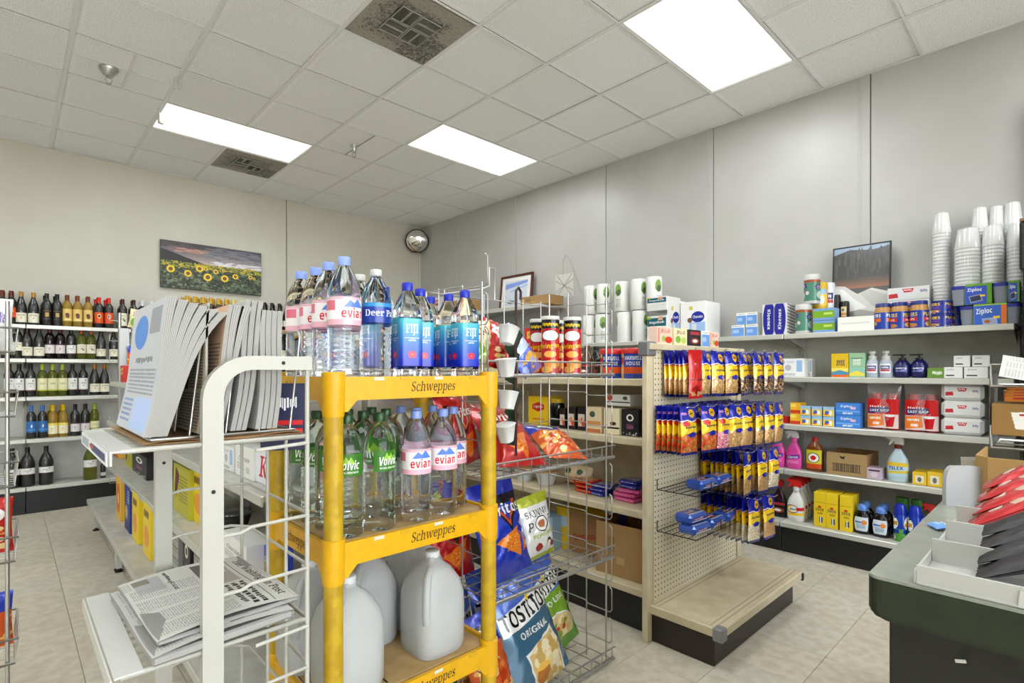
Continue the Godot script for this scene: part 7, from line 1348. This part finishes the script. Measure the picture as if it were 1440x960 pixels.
	flat.call("newspaper", "top folded newspaper with a black-letter masthead on the lower wire tray", "post", 0.19, 0.452, -1.51, -1.15, 0.789, 0.012, 0.02)
	flat.call("newspaper", "folded newspaper under the mastheaded one, its picture pages sticking out left", "news", 0.178, 0.43, -1.515, -1.125, 0.766, 0.020, 0.03)
	flat.call("newspaper", "pale pink financial newspaper on the stand's lowest tray", "pink_paper", 0.20, 0.45, -1.52, -1.16, 0.41, 0.02, 0.05)
	# cardboard and wire file on the top tray
	O("cardboard_sheet", "bent tan cardboard sheet under the standing papers", "cardboard", mb().grid(8, 3, func(u, v): return Vector3(0.175 + u * 0.29, 1.158 + 0.004 * sin(u * 9.0), -1.14 - v * 0.42), Rect2()).box(Vector3(0.32, 1.156, -1.35), Vector3(0.28, 0.003, 0.40), 0.001), M.cardboard)
	var wf := T("wire_file", "grey wire file rack holding upright papers on the stand's top tray", "rack", Vector3(0.32, 1.163, -1.35))
	A(wf, "base_wire", mb().tube([Vector3(-0.13, 0, 0.19), Vector3(0.13, 0, 0.19), Vector3(0.13, 0, -0.19), Vector3(-0.13, 0, -0.19), Vector3(-0.13, 0, 0.19)], 0.0035, 6), M.chrome)
	for k in 5:
		var x := -0.128 + k * 0.064
		A(wf, "divider", mb().tube([Vector3(x, 0, 0.17), Vector3(x + 0.022, 0.2, 0.17), Vector3(x + 0.024, 0.215, 0.155), Vector3(x + 0.024, 0.215, 0.06), Vector3(x + 0.022, 0.2, 0.045), Vector3(x, 0.0, 0.045)], 0.0026, 6).tube([Vector3(x, 0, -0.05), Vector3(x + 0.022, 0.2, -0.05), Vector3(x + 0.024, 0.215, -0.065), Vector3(x + 0.024, 0.215, -0.15), Vector3(x, 0.0, -0.17)], 0.0026, 6), M.chrome)
	var b := 1.168
	for k in 6: standing_paper("newspaper", "free paper with a blue oval on its cover, leaning in the wire file" if k == 0 else "curling grey newspaper, number %s behind the blue-oval paper" % ["one", "two", "three", "four", "five"][maxi(k - 1, 0)], "newspaper", 0.184 + k * 0.006, 0.045 + k * 0.002, 0.001 + k * 0.0095, -1.51, -1.165, b, 0.262 - k * 0.003, 0.0062, "guide" if k == 0 else "news", "" if k == 0 else "curling papers")
	standing_paper("newspaper", "tan business paper with a dark picture standing in the wire file", "newspaper", 0.270, 0.02, 0.0, -1.52, -1.165, b, 0.255, 0.004, "times")
	for k in 3: standing_paper("newspaper", "salmon-coloured newspaper leaning beside the tan one", "newspaper", 0.286 + k * 0.008, 0.045 + k * 0.003, 0.004 * k, -1.47, -1.168, b, 0.255, 0.0075, "pink_paper", "salmon papers")
	standing_paper("magazine", "dark-covered magazine with a bar code in the wire file", "magazine", 0.317, 0.04, 0.0, -1.46, -1.20, b, 0.24, 0.004, "magazine")
	for k in 3: standing_paper("newspaper", "grey folded newspaper upright in the wire file's middle", "newspaper", 0.332 + k * 0.0105, 0.034 + 0.002 * k, 0.0, -1.50, -1.175, b, 0.268, 0.009, "news", "middle grey papers")
	for k in 4: standing_paper("newspaper", "grey folded newspaper in the wire file's last slot", "newspaper", 0.380 + k * 0.0115, 0.016, 0.0, -1.50, -1.175, b, 0.25, 0.0095, "news", "last grey papers")
	var sgn := carton("stand_sign", "navy placard with white letters and two red stripes on the stand's rear", "sign", "insider", Vector3(0.478, 1.10, -1.30), Vector3(0.1, 0.16, 0.004), 0.0)
	sgn.rotation.y = -0.5

# ---- chrome chip rack
func chip_rack() -> void:
	var x0 := 1.20; var x1 := 1.915; var zf := -1.42; var zb := -1.76
	var o := T("chip_rack", "chrome wire rack of chip bags and cans beside the water rack", "rack", Vector3((x0 + x1) * 0.5, 0, (zf + zb) * 0.5))
	var ox := -(x0 + x1) * 0.5; var oz := -(zf + zb) * 0.5
	for x in [x0, x1]:
		var top := 1.66 if x == x1 else 1.60
		for z in [zf, zf - 0.11, zf - 0.22, zb]: A(o, "side_wire", mb().tube([Vector3(x + ox, 0.0, z + oz), Vector3(x + ox, top, z + oz)], 0.0042 if z == zf or z == zb else 0.003, 6), M.chrome)
		for k in 12:
			var y := 0.10 + k * 0.135
			if y > top: continue
			A(o, "side_rung", mb().tube([Vector3(x + ox, y + 0.012, zb + oz), Vector3(x + ox, y + 0.012, zf - 0.12 + oz), Vector3(x + ox, y, zf - 0.10 + oz), Vector3(x + ox, y, zf + 0.02 + oz), Vector3(x + ox, y + 0.012, zf + 0.03 + oz), Vector3(x + ox, y + 0.1, zf + 0.03 + oz), Vector3(x + ox, y + 0.11, zf + 0.018 + oz)], 0.0026, 5), M.chrome)
	for k in 6:
		var x := lerpf(x0, x1, (k + 0.5) / 6.0)
		A(o, "back_wire", mb().tube([Vector3(x + ox, 0.0, zb + oz), Vector3(x + ox, 1.62, zb + oz)], 0.0028, 5), M.chrome)
	for k in 9: A(o, "back_rung", mb().tube([Vector3(x0 + ox, 0.12 + k * 0.185, zb + oz), Vector3(x1 + ox, 0.12 + k * 0.185, zb + oz)], 0.0026, 5), M.chrome)
	A(o, "header_frame", mb().tube([Vector3(x0 + 0.08 + ox, 1.60, zb + oz), Vector3(x0 + 0.28 + ox, 1.64, zb + oz), Vector3(x0 + 0.33 + ox, 1.66, zb + oz), Vector3(x0 + 0.33 + ox, 1.74, zb + oz), Vector3(x0 + 0.36 + ox, 1.74, zb + oz), Vector3(x0 + 0.36 + ox, 1.6, zb + oz)], 0.0035, 6), M.chrome)
	var ys := [0.03, 0.475, 0.912, 1.272]
	for y in ys:
		var sh := A(o, "wire_shelf", mb().tube([Vector3(x0 + ox, y, zf + 0.025 + oz), Vector3(x1 + 0.02 + ox, y, zf + 0.025 + oz)], 0.0075, 8).tube([Vector3(x0 + ox, y + 0.052, zf + 0.032 + oz), Vector3(x1 + 0.02 + ox, y + 0.052, zf + 0.032 + oz)], 0.0035, 6), M.chrome)
		for k in 11: A(sh, "shelf_wire", mb().tube([Vector3(lerpf(x0, x1, k / 10.0) + ox, y + 0.052, zf + 0.032 + oz), Vector3(lerpf(x0, x1, k / 10.0) + ox, y + 0.004, zf + 0.03 + oz), Vector3(lerpf(x0, x1, k / 10.0) + ox, y, zb + oz)], 0.0024, 5), M.chrome)
		for k in 4: A(sh, "cross_wire", mb().tube([Vector3(x0 + ox, y - 0.004, zf - 0.07 * (k + 0.4) + oz), Vector3(x1 + ox, y - 0.004, zf - 0.07 * (k + 0.4) + oz)], 0.0026, 5), M.chrome)
	# chip cans on the top shelf
	var cn: Node3D
	for q in [[774, -1.50], [805, -1.46], [757, -1.62], [786, -1.60]]:
		var p := Vector3(onz(q[0], q[1]), 1.277, q[1])
		if cn: cp(cn, p, 0.66); continue
		cn = T("chip_can", "tall red chip can with a black top band on the wire rack", "can", p, 0.72, "red chip cans")
		A(cn, "tube", mb().lathe([Vector2(0.0375, 0.0), Vector2(0.0375, 0.225)], 26, U("pringles"), -PI, PI), M.gloss)
		A(cn, "base", mb().lathe([Vector2(0, 0.001), Vector2(0.0378, 0.0), Vector2(0.0378, 0.004)], 24), M.chrome)
		A(cn, "lid", mb().lathe([Vector2(0.0385, 0.223), Vector2(0.0385, 0.236), Vector2(0.036, 0.238), Vector2(0, 0.236)], 24), M.white2)
	var B := func(label: String, cell: String, w: float, h: float, t: float, pos: Vector3, rot: Vector3, sd: int) -> void:
		O("chip_bag", label, "bag", bag(w, h, t, U(cell), sd), M.foil, pos, rot)
	B.call("small red chip bag slumped on the rack's top shelf", "pringle_bag", 0.17, 0.22, 0.07, Vector3(1.35, 1.285, -1.46), Vector3(-0.45, 0.1, -0.3), 201)
	B.call("small blue chip bag slumped against the chip cans", "ruffles_bag", 0.17, 0.22, 0.07, Vector3(1.50, 1.285, -1.46), Vector3(-0.55, 0.15, 0.38), 202)
	B.call("green-topped red snack bag behind the white cups on the clip strip", "jello_green", 0.15, 0.18, 0.06, Vector3(1.27, 1.30, -1.50), Vector3(-0.2, 0, 0.05), 203)
	B.call("red tortilla chip bag lying back on the second rack shelf", "doritos_red", 0.25, 0.34, 0.09, Vector3(1.44, 0.925, -1.45), Vector3(-0.85, 0.05, -0.1), 204)
	B.call("orange chip bag with a blue top on the second rack shelf", "chip_orange", 0.21, 0.26, 0.09, Vector3(1.70, 0.925, -1.45), Vector3(-1.1, 0.05, -0.25), 205)
	B.call("dark red chip bag pressed against the left wire side", "doritos_red", 0.22, 0.30, 0.08, Vector3(1.27, 0.93, -1.60), Vector3(-0.2, 0.3, 0.1), 206)
	B.call("bright blue tortilla chip bag with an orange chip on the third rack shelf", "doritos_blue", 0.26, 0.37, 0.10, Vector3(1.43, 0.49, -1.52), Vector3(-0.28, 0.05, 0.06), 207)
	B.call("white popcorn bag with lime ends standing on the third rack shelf", "skinny", 0.19, 0.27, 0.08, Vector3(1.66, 0.49, -1.58), Vector3(-0.12, 0.0, 0.10), 208)
	B.call("red tortilla chip bag seen through the water rack", "doritos_red", 0.24, 0.35, 0.09, Vector3(1.245, 0.49, -1.64), Vector3(-0.2, 0.15, 0), 209)
	B.call("large slate-blue tortilla chip bag on the lowest rack shelf", "tostitos_blue", 0.32, 0.45, 0.10, Vector3(1.55, 0.05, -1.44), Vector3(-0.36, 0.05, 0.13), 210)
	B.call("large lime-green tortilla chip bag leaning behind the slate-blue one", "tostitos_lime", 0.30, 0.43, 0.10, Vector3(1.76, 0.06, -1.55), Vector3(-0.34, 0.05, 0.18), 211)
	B.call("slate-blue tortilla chip bag tucked behind the large one", "tostitos_blue", 0.31, 0.44, 0.10, Vector3(1.50, 0.05, -1.60), Vector3(-0.2, 0.05, 0.03), 212)
	B.call("blue tortilla chip bag at the left end of the lowest rack shelf", "tostitos_blue", 0.22, 0.36, 0.09, Vector3(1.285, 0.05, -1.62), Vector3(-0.3, 0.1, 0.0), 213)
	B.call("pale chip bag low behind the yellow post", "chip_orange", 0.20, 0.34, 0.09, Vector3(1.315, 0.05, -1.45), Vector3(-0.35, 0.05, 0.1), 214)
	# clip strip with hanging dip cups
	var cs := T("clip_strip", "dark metal clip strip hooked over the rack beside the yellow post", "strip", Vector3(1.345, 0.98, -1.40))
	A(cs, "strip", mb().box(Vector3(0, 0.28, 0), Vector3(0.012, 0.56, 0.003), 0.001), plain(Color(0.20, 0.10, 0.09), 0.4)); A(cs, "hook", mb().tube([Vector3(0, 0.55, 0), Vector3(0, 0.60, 0), Vector3(0.012, 0.615, 0.0), Vector3(0.024, 0.60, 0), Vector3(0.024, 0.57, 0)], 0.005, 6), plain(Color(0.20, 0.10, 0.09), 0.4))
	for k in 4:
		var t := T("dip_cup_pack", "pair of white dip cups on a green card on the clip strip", "cups", Vector3(1.285, 1.04 + k * 0.115, -1.385), 0.25, "dip cups on the clip strip")
		A(t, "card", mb().box(Vector3(0.045, 0.05, -0.012), Vector3(0.07, 0.12, 0.002), 0.0005), plain(Color(0.12, 0.20, 0.13), 0.35)); t.get_child(0).rotation.z = -0.4
		t.rotation.z = [0.2, -0.15, 0.1, -0.25, 0.15][k]
		A(t, "cup", mb().lathe([Vector2(0, 0), Vector2(0.022, 0), Vector2(0.033, 0.06), Vector2(0.036, 0.062), Vector2(0.033, 0.064), Vector2(0, 0.066)], 16, Rect2(), 0, TAU, 3.5), M.foam)

# ---- green checkout counter
func counter() -> void:
	var o := T("checkout_counter", "dark green checkout counter with a grey top and black cabinet", "counter", Vector3(1.96, 0, 0.45))
	var outline := func(x0: float, x1: float, z0: float, z1: float, rr: float) -> PackedVector2Array:
		var p := PackedVector2Array()
		for k in 7: p.append(Vector2(x0 + rr - cos(PI * 0.5 * k / 6.0) * rr - 1.96, -(z0 + rr - sin(PI * 0.5 * k / 6.0) * rr) + 0.45))
		p.append(Vector2(x1 - 1.96, -z0 + 0.45)); p.append(Vector2(x1 - 1.96, -z1 + 0.45)); p.append(Vector2(x0 - 1.96, -z1 + 0.45))
		return p
	A(o, "top_laminate", mb().at(Vector3.ZERO, Vector3(-PI / 2, 0, 0)).prism(outline.call(1.20, 2.72, -0.275, 1.2, 0.02), 0.894, 0.90), M.top_grey)
	var em := mb()
	for q in [[0.0, 0.835, 0.8935], [0.002, 0.828, 0.835], [0.006, 0.821, 0.828], [0.014, 0.815, 0.821]]: em.at(Vector3.ZERO, Vector3(-PI / 2, 0, 0)).prism(outline.call(1.198 + q[0], 2.72, -0.277 + q[0], 1.2, 0.025), q[1], q[2])
	A(o, "edge_band", em, M.green)
	A(o, "cabinet", mb().box(Vector3(0.02, 0.408, 0.02), Vector3(1.46, 0.816, 1.44), 0.004), M.kick)
	A(o, "chip_mark", mb().at(Vector3(1.228 - 1.96, 0.775, -0.14 - 0.45), Vector3(0, -PI / 2, 0.3)).box(Vector3.ZERO, Vector3(0.016, 0.006, 0.002), 0.001), plain(Color(0.75, 0.74, 0.7)))
	# divided tray of sweets
	var t := T("divided_tray", "grey-white divided display tray on the checkout counter", "tray", Vector3(1.45, 0.90, 0.02))
	var gm := plain(Color(0.72, 0.72, 0.70), 0.35)
	A(t, "tray_floor", mb().box(Vector3(0, 0.003, 0.06), Vector3(0.49, 0.005, 0.56), 0.001), gm)
	for k in 4:
		var x: float = [1.209, 1.36, 1.53, 1.685][k] - 1.45; var h: float = [0.036, 0.052, 0.056, 0.062][k]
		A(t, "divider", mb().box(Vector3(x, h * 0.5, 0.06), Vector3(0.004, h, 0.56), 0.001), gm)
	A(t, "end_wall", mb().box(Vector3(0, 0.013, -0.222), Vector3(0.485, 0.026, 0.004), 0.001), gm)
	A(t, "tag", mb().at(Vector3(1.2055 - 1.45, 0.014, -0.07), Vector3(0, -PI / 2, 0)).prism(PackedVector2Array([Vector2(-0.015, -0.012), Vector2(0.02, -0.012), Vector2(0.012, 0.012), Vector2(-0.012, 0.016)]), 0, 0.001), M.white2)
	for k in 4: O("sweet_pack", "shiny red sweet pack leaning in the far tray section", "sweets", bag(0.085, 0.26, 0.026, U("red_candy"), 230 + k, 0.04), M.foil, Vector3(1.66 + 0.055 * k, 0.925 + 0.022 * k, -0.175 + 0.004 * k), Vector3(0.98, 0.12, 0.1), "red sweet packs")
	for k in 4: O("sweet_pack", "black wrapped sweet pack leaning in the near tray section", "sweets", bag(0.085, 0.26, 0.026, U("black_candy"), 240 + k, 0.04), M.card, Vector3(1.30 + 0.055 * k, 0.918 + 0.014 * k, -0.125 - 0.002 * k), Vector3(1.08, 0.12, 0.1), "black sweet packs")
	O("price_slip", "crumpled pale blue slip in the middle tray section", "paper", bag(0.12, 0.08, 0.02, U("blue_pack"), 250), M.paper, Vector3(1.50, 0.92, -0.06), Vector3(1.2, 1.2, 0.2))
	O("price_slip", "crumpled pale slip at the far edge of the divided tray", "paper", bag(0.05, 0.035, 0.012, U("blue_pack"), 251), M.paper, Vector3(1.66, 0.905, -0.245), Vector3(1.4, 0.6, 0.0))
	# open box of bagged sweets, with rounded front corner
	var bx := T("candy_box", "open brown candy box with clear bags on the counter", "box", Vector3(2.20, 0.90, 0.0))
	var pts := PackedVector2Array([Vector2(-0.19, 0.17), Vector2(-0.15, 0.20), Vector2(0.1, 0.20), Vector2(0.1, 0.194), Vector2(-0.147, 0.194), Vector2(-0.184, 0.167), Vector2(-0.184, -0.2), Vector2(-0.19, -0.2)])
	A(bx, "box_wall", mb().at(Vector3.ZERO, Vector3(-PI / 2, 0, 0)).prism(pts, 0.0, 0.145), plain(Color(0.66, 0.52, 0.30), 0.7))
	A(bx, "box_floor", mb().box(Vector3(-0.045, 0.004, 0.0), Vector3(0.28, 0.006, 0.39)), M.cardboard)
	for k in 3: O("clear_bag", "clear bag of tan sweets heaped in the open candy box", "bag", bag(0.2, 0.16, 0.09, U("nuts_4"), 260 + k), M.gloss, Vector3(2.12 + 0.03 * k, 0.95 + 0.01 * k, -0.1 + 0.08 * k), Vector3(1.3, 0.4 * k, 0), "clear sweet bags")
	var pp := PackedVector2Array()
	for k in 9: pp.append(Vector2(-0.115 + 0.05 - cos(PI * 0.5 * k / 8.0) * 0.05, 0.07 + sin(PI * 0.5 * k / 8.0) * 0.045))
	for k in 9: pp.append(Vector2(0.115 - 0.05 + sin(PI * 0.5 * k / 8.0) * 0.05, 0.07 + cos(PI * 0.5 * k / 8.0) * 0.045))
	pp.append(Vector2(0.115, 0.0)); pp.append(Vector2(-0.115, 0.0))
	O("terminal_shield", "light grey rounded plastic shield at the counter's far edge", "shield", mb().prism(pp, -0.008, 0.008), plain(Color(0.66, 0.66, 0.665), 0.3), Vector3(2.01, 0.90, -0.222), Vector3(0, -0.85, 0)).scale = Vector3(0.46, 1, 1)
	O("price_card", "white card standing between the grey shield and the candy box", "card", mb().box(Vector3(0, 0.06, 0), Vector3(0.07, 0.12, 0.003), 0.0005), M.white2, Vector3(2.19, 0.90, -0.215), Vector3(-0.1, -0.7, 0))
	# wire candy display
	var w := T("candy_rack", "dark wire candy rack standing on the counter under a folded paper", "rack", Vector3(2.48, 0.90, 0.05))
	for s in [-0.13, 0.13]: A(w, "leg", mb().tube([Vector3(s, 0, 0.0), Vector3(s, 0.38, 0.0)], 0.005, 6), M.wire_b)
	for y in [0.14, 0.34]: A(w, "tier", mb().tube([Vector3(-0.14, y, -0.24), Vector3(-0.14, y, 0.3), Vector3(0.14, y, 0.3), Vector3(0.14, y, -0.24), Vector3(-0.14, y, -0.24)], 0.005, 6).tube([Vector3(-0.14, y, -0.24), Vector3(-0.14, y + 0.07, -0.24), Vector3(-0.14, y + 0.07, 0.3)], 0.004, 6).tube([Vector3(0, y, -0.24), Vector3(0, y, 0.3)], 0.003, 5), M.chrome)
	A(w, "side_plate", mb().box(Vector3(-0.02, 0.26, -0.243), Vector3(0.24, 0.24, 0.003), 0.001), plain(Color(0.35, 0.35, 0.34), 0.4))
	carton("candy_carton", "brown candy carton with a white band and big red name", "box", "twix", Vector3(2.30, 1.085, -0.075), Vector3(0.22, 0.10, 0.16), RW + 0.05)
	for k in 4: carton("candy_bar", "gold and red candy bar lying in the open carton", "candy", "candy_gold", Vector3(2.33 + 0.03 * k, 1.19 + 0.008 * k, -0.06), Vector3(0.2, 0.02, 0.04), RW + 0.15 * (k % 3 - 1), "candy bars", "foil")
	O("folded_paper", "white printed paper folded over the candy rack", "paper", mb().grid(6, 8, func(u, v): return Vector3((u - 0.5) * 0.20, 0.02 * sin(u * 3.0), (v - 0.5) * 0.34), U("news")), M.paper, Vector3(2.33, 1.27, 0.0), Vector3(0.22, 0.1, 0.35))
	# black cabinet at the shelf end
	O("display_cabinet", "tall black cabinet at the end of the panelled wall shelves", "cabinet", mb().box(Vector3(4.21, 0.91, 0.37), Vector3(0.6, 1.82, 1.12), 0.006), M.black)
	O("display_case", "black-edged case on top of the tall cabinet", "cabinet", mb().box(Vector3(4.21, 1.955, 0.36), Vector3(0.6, 0.26, 1.13), 0.01), plain(Color(0.10, 0.10, 0.10), 0.3))
	O("case_lid", "thin tan board on the black-edged case", "board", mb().box(Vector3(4.21, 2.093, 0.36), Vector3(0.6, 0.014, 1.13), 0.002), plain(Color(0.55, 0.42, 0.32), 0.5))
	O("wall_sign", "black panel on the wall at the shop's near end", "sign", mb().box(Vector3(4.46, 2.6, 0.3), Vector3(0.1, 0.6, 0.9), 0.005), M.black)

# ---- the wire rack cut by the frame's left edge
func left_rack() -> void:
	var o := T("snack_rack", "chrome wire snack rack standing across the aisle from the cereals", "rack", Vector3(-0.22, 0, -2.9))
	for s in [[0.22, 0.16], [0.22, -0.16], [-0.22, 0.16], [-0.22, -0.16]]: A(o, "post", mb().tube([Vector3(s[0], 0, s[1]), Vector3(s[0], 1.55, s[1])], 0.007, 8), M.chrome)
	for y in [0.2, 0.58, 0.86, 1.12, 1.36]:
		var sh := A(o, "wire_basket", mb().tube([Vector3(-0.22, y, -0.16), Vector3(0.24, y, -0.16), Vector3(0.24, y, 0.18), Vector3(-0.22, y, 0.18), Vector3(-0.22, y, -0.16)], 0.004, 6).tube([Vector3(-0.22, y + 0.09, -0.16), Vector3(0.25, y + 0.09, -0.16), Vector3(0.25, y + 0.09, 0.18), Vector3(-0.22, y + 0.09, 0.18)], 0.004, 6), M.chrome)
		for k in 7: A(sh, "basket_wire", mb().tube([Vector3(0.25, y + 0.09, -0.16 + k * 0.055), Vector3(0.24, y, -0.16 + k * 0.055), Vector3(-0.22, y, -0.16 + k * 0.055)], 0.0025, 5), M.chrome)
	var k := 0
	for y in [0.205, 0.585, 1.365]:
		for x in [-0.06, -0.28]:
			O("snack_packet", "%s snack packet in the rack across from the cereals" % ["orange and blue", "dark red", "red", "yellow", "white", "pale blue"][k % 6], "bag", bag(0.19, 0.21, 0.07, U(["chip_orange", "doritos_red", "pringle_bag", "small_yellow", "hefty", "ruffles_bag"][k % 6]), 300 + k), M.foil, Vector3(x - 0.015, y, -2.9 + 0.02 * (k % 3)), Vector3(-0.1, 0.1, 0), "packets in the left snack rack"); k += 1

# ---- on the walls
func details() -> void:
	O("sunflower_picture", "unframed panorama of a sunflower field at dusk above the wine", "picture", mb().box(Vector3(0, 0, 0), Vector3(1.032, 0.512, 0.03), 0.001, U("sunflowers")), M.card, Vector3(1.711, 2.45, BZ + 0.03))
	var m := T("convex_mirror", "round convex security mirror high in the far corner", "mirror", Vector3(4.36, 3.19, -6.63))
	m.look_at_from_position(m.position, Vector3(1.2, 1.2, -1.5), Vector3.UP, true)
	var pr := []
	for k in 9:
		var a := 0.62 * k / 8.0
		pr.append(Vector2(sin(a) * 0.28, cos(a) * 0.28 - 0.28 * cos(0.62)))
	var mm := mb().at(Vector3.ZERO, Vector3(PI / 2, 0, 0)).lathe(pr, 32)
	A(m, "mirror_dome", mm, M.mirror)
	A(m, "rim", mb().at(Vector3.ZERO, Vector3(PI / 2, 0, 0)).lathe([Vector2(0.158, -0.012), Vector2(0.168, -0.01), Vector2(0.169, 0.004), Vector2(0.161, 0.008)], 32), M.black)
	A(m, "back_shell", mb().at(Vector3.ZERO, Vector3(PI / 2, 0, 0)).lathe([Vector2(0.165, -0.01), Vector2(0.03, -0.03), Vector2(0.0, -0.03)], 24), M.black)
	A(m, "bracket", mb().tube([Vector3(0, 0, -0.03), Vector3(0, 0.0, -0.1)], 0.012, 8), M.chrome)
	var an := T("flat_antenna", "white flat television antenna with crossed ribs pinned to the panelled wall", "antenna", Vector3(WX - 0.004, 2.24, -3.92), RW)
	A(an, "sheet", mb().box(Vector3.ZERO, Vector3(0.27, 0.26, 0.004), 0.001), plain(Color(0.77, 0.765, 0.745), 0.4))
	for k in 4:
		var a := [0.45, -0.45, 0.85, -0.85][k] as float
		var rb := A(an, "rib", mb().box(Vector3.ZERO, Vector3(0.26 / maxf(cos(a), 0.8), 0.012, 0.005), 0.001), plain(Color(0.64, 0.635, 0.62), 0.5), Vector3(0, 0, 0.0015)); rb.rotation.z = a
	A(an, "cable", mb().tube([Vector3(-0.02, 0.12, 0.004), Vector3(-0.02, 0.28, 0.006), Vector3(0.02, 0.34, 0.006), Vector3(0.08, 0.28, 0.006), Vector3(0.2, 0.02, 0.006), Vector3(0.24, -0.12, 0.006)], 0.003, 5), M.wire_w)
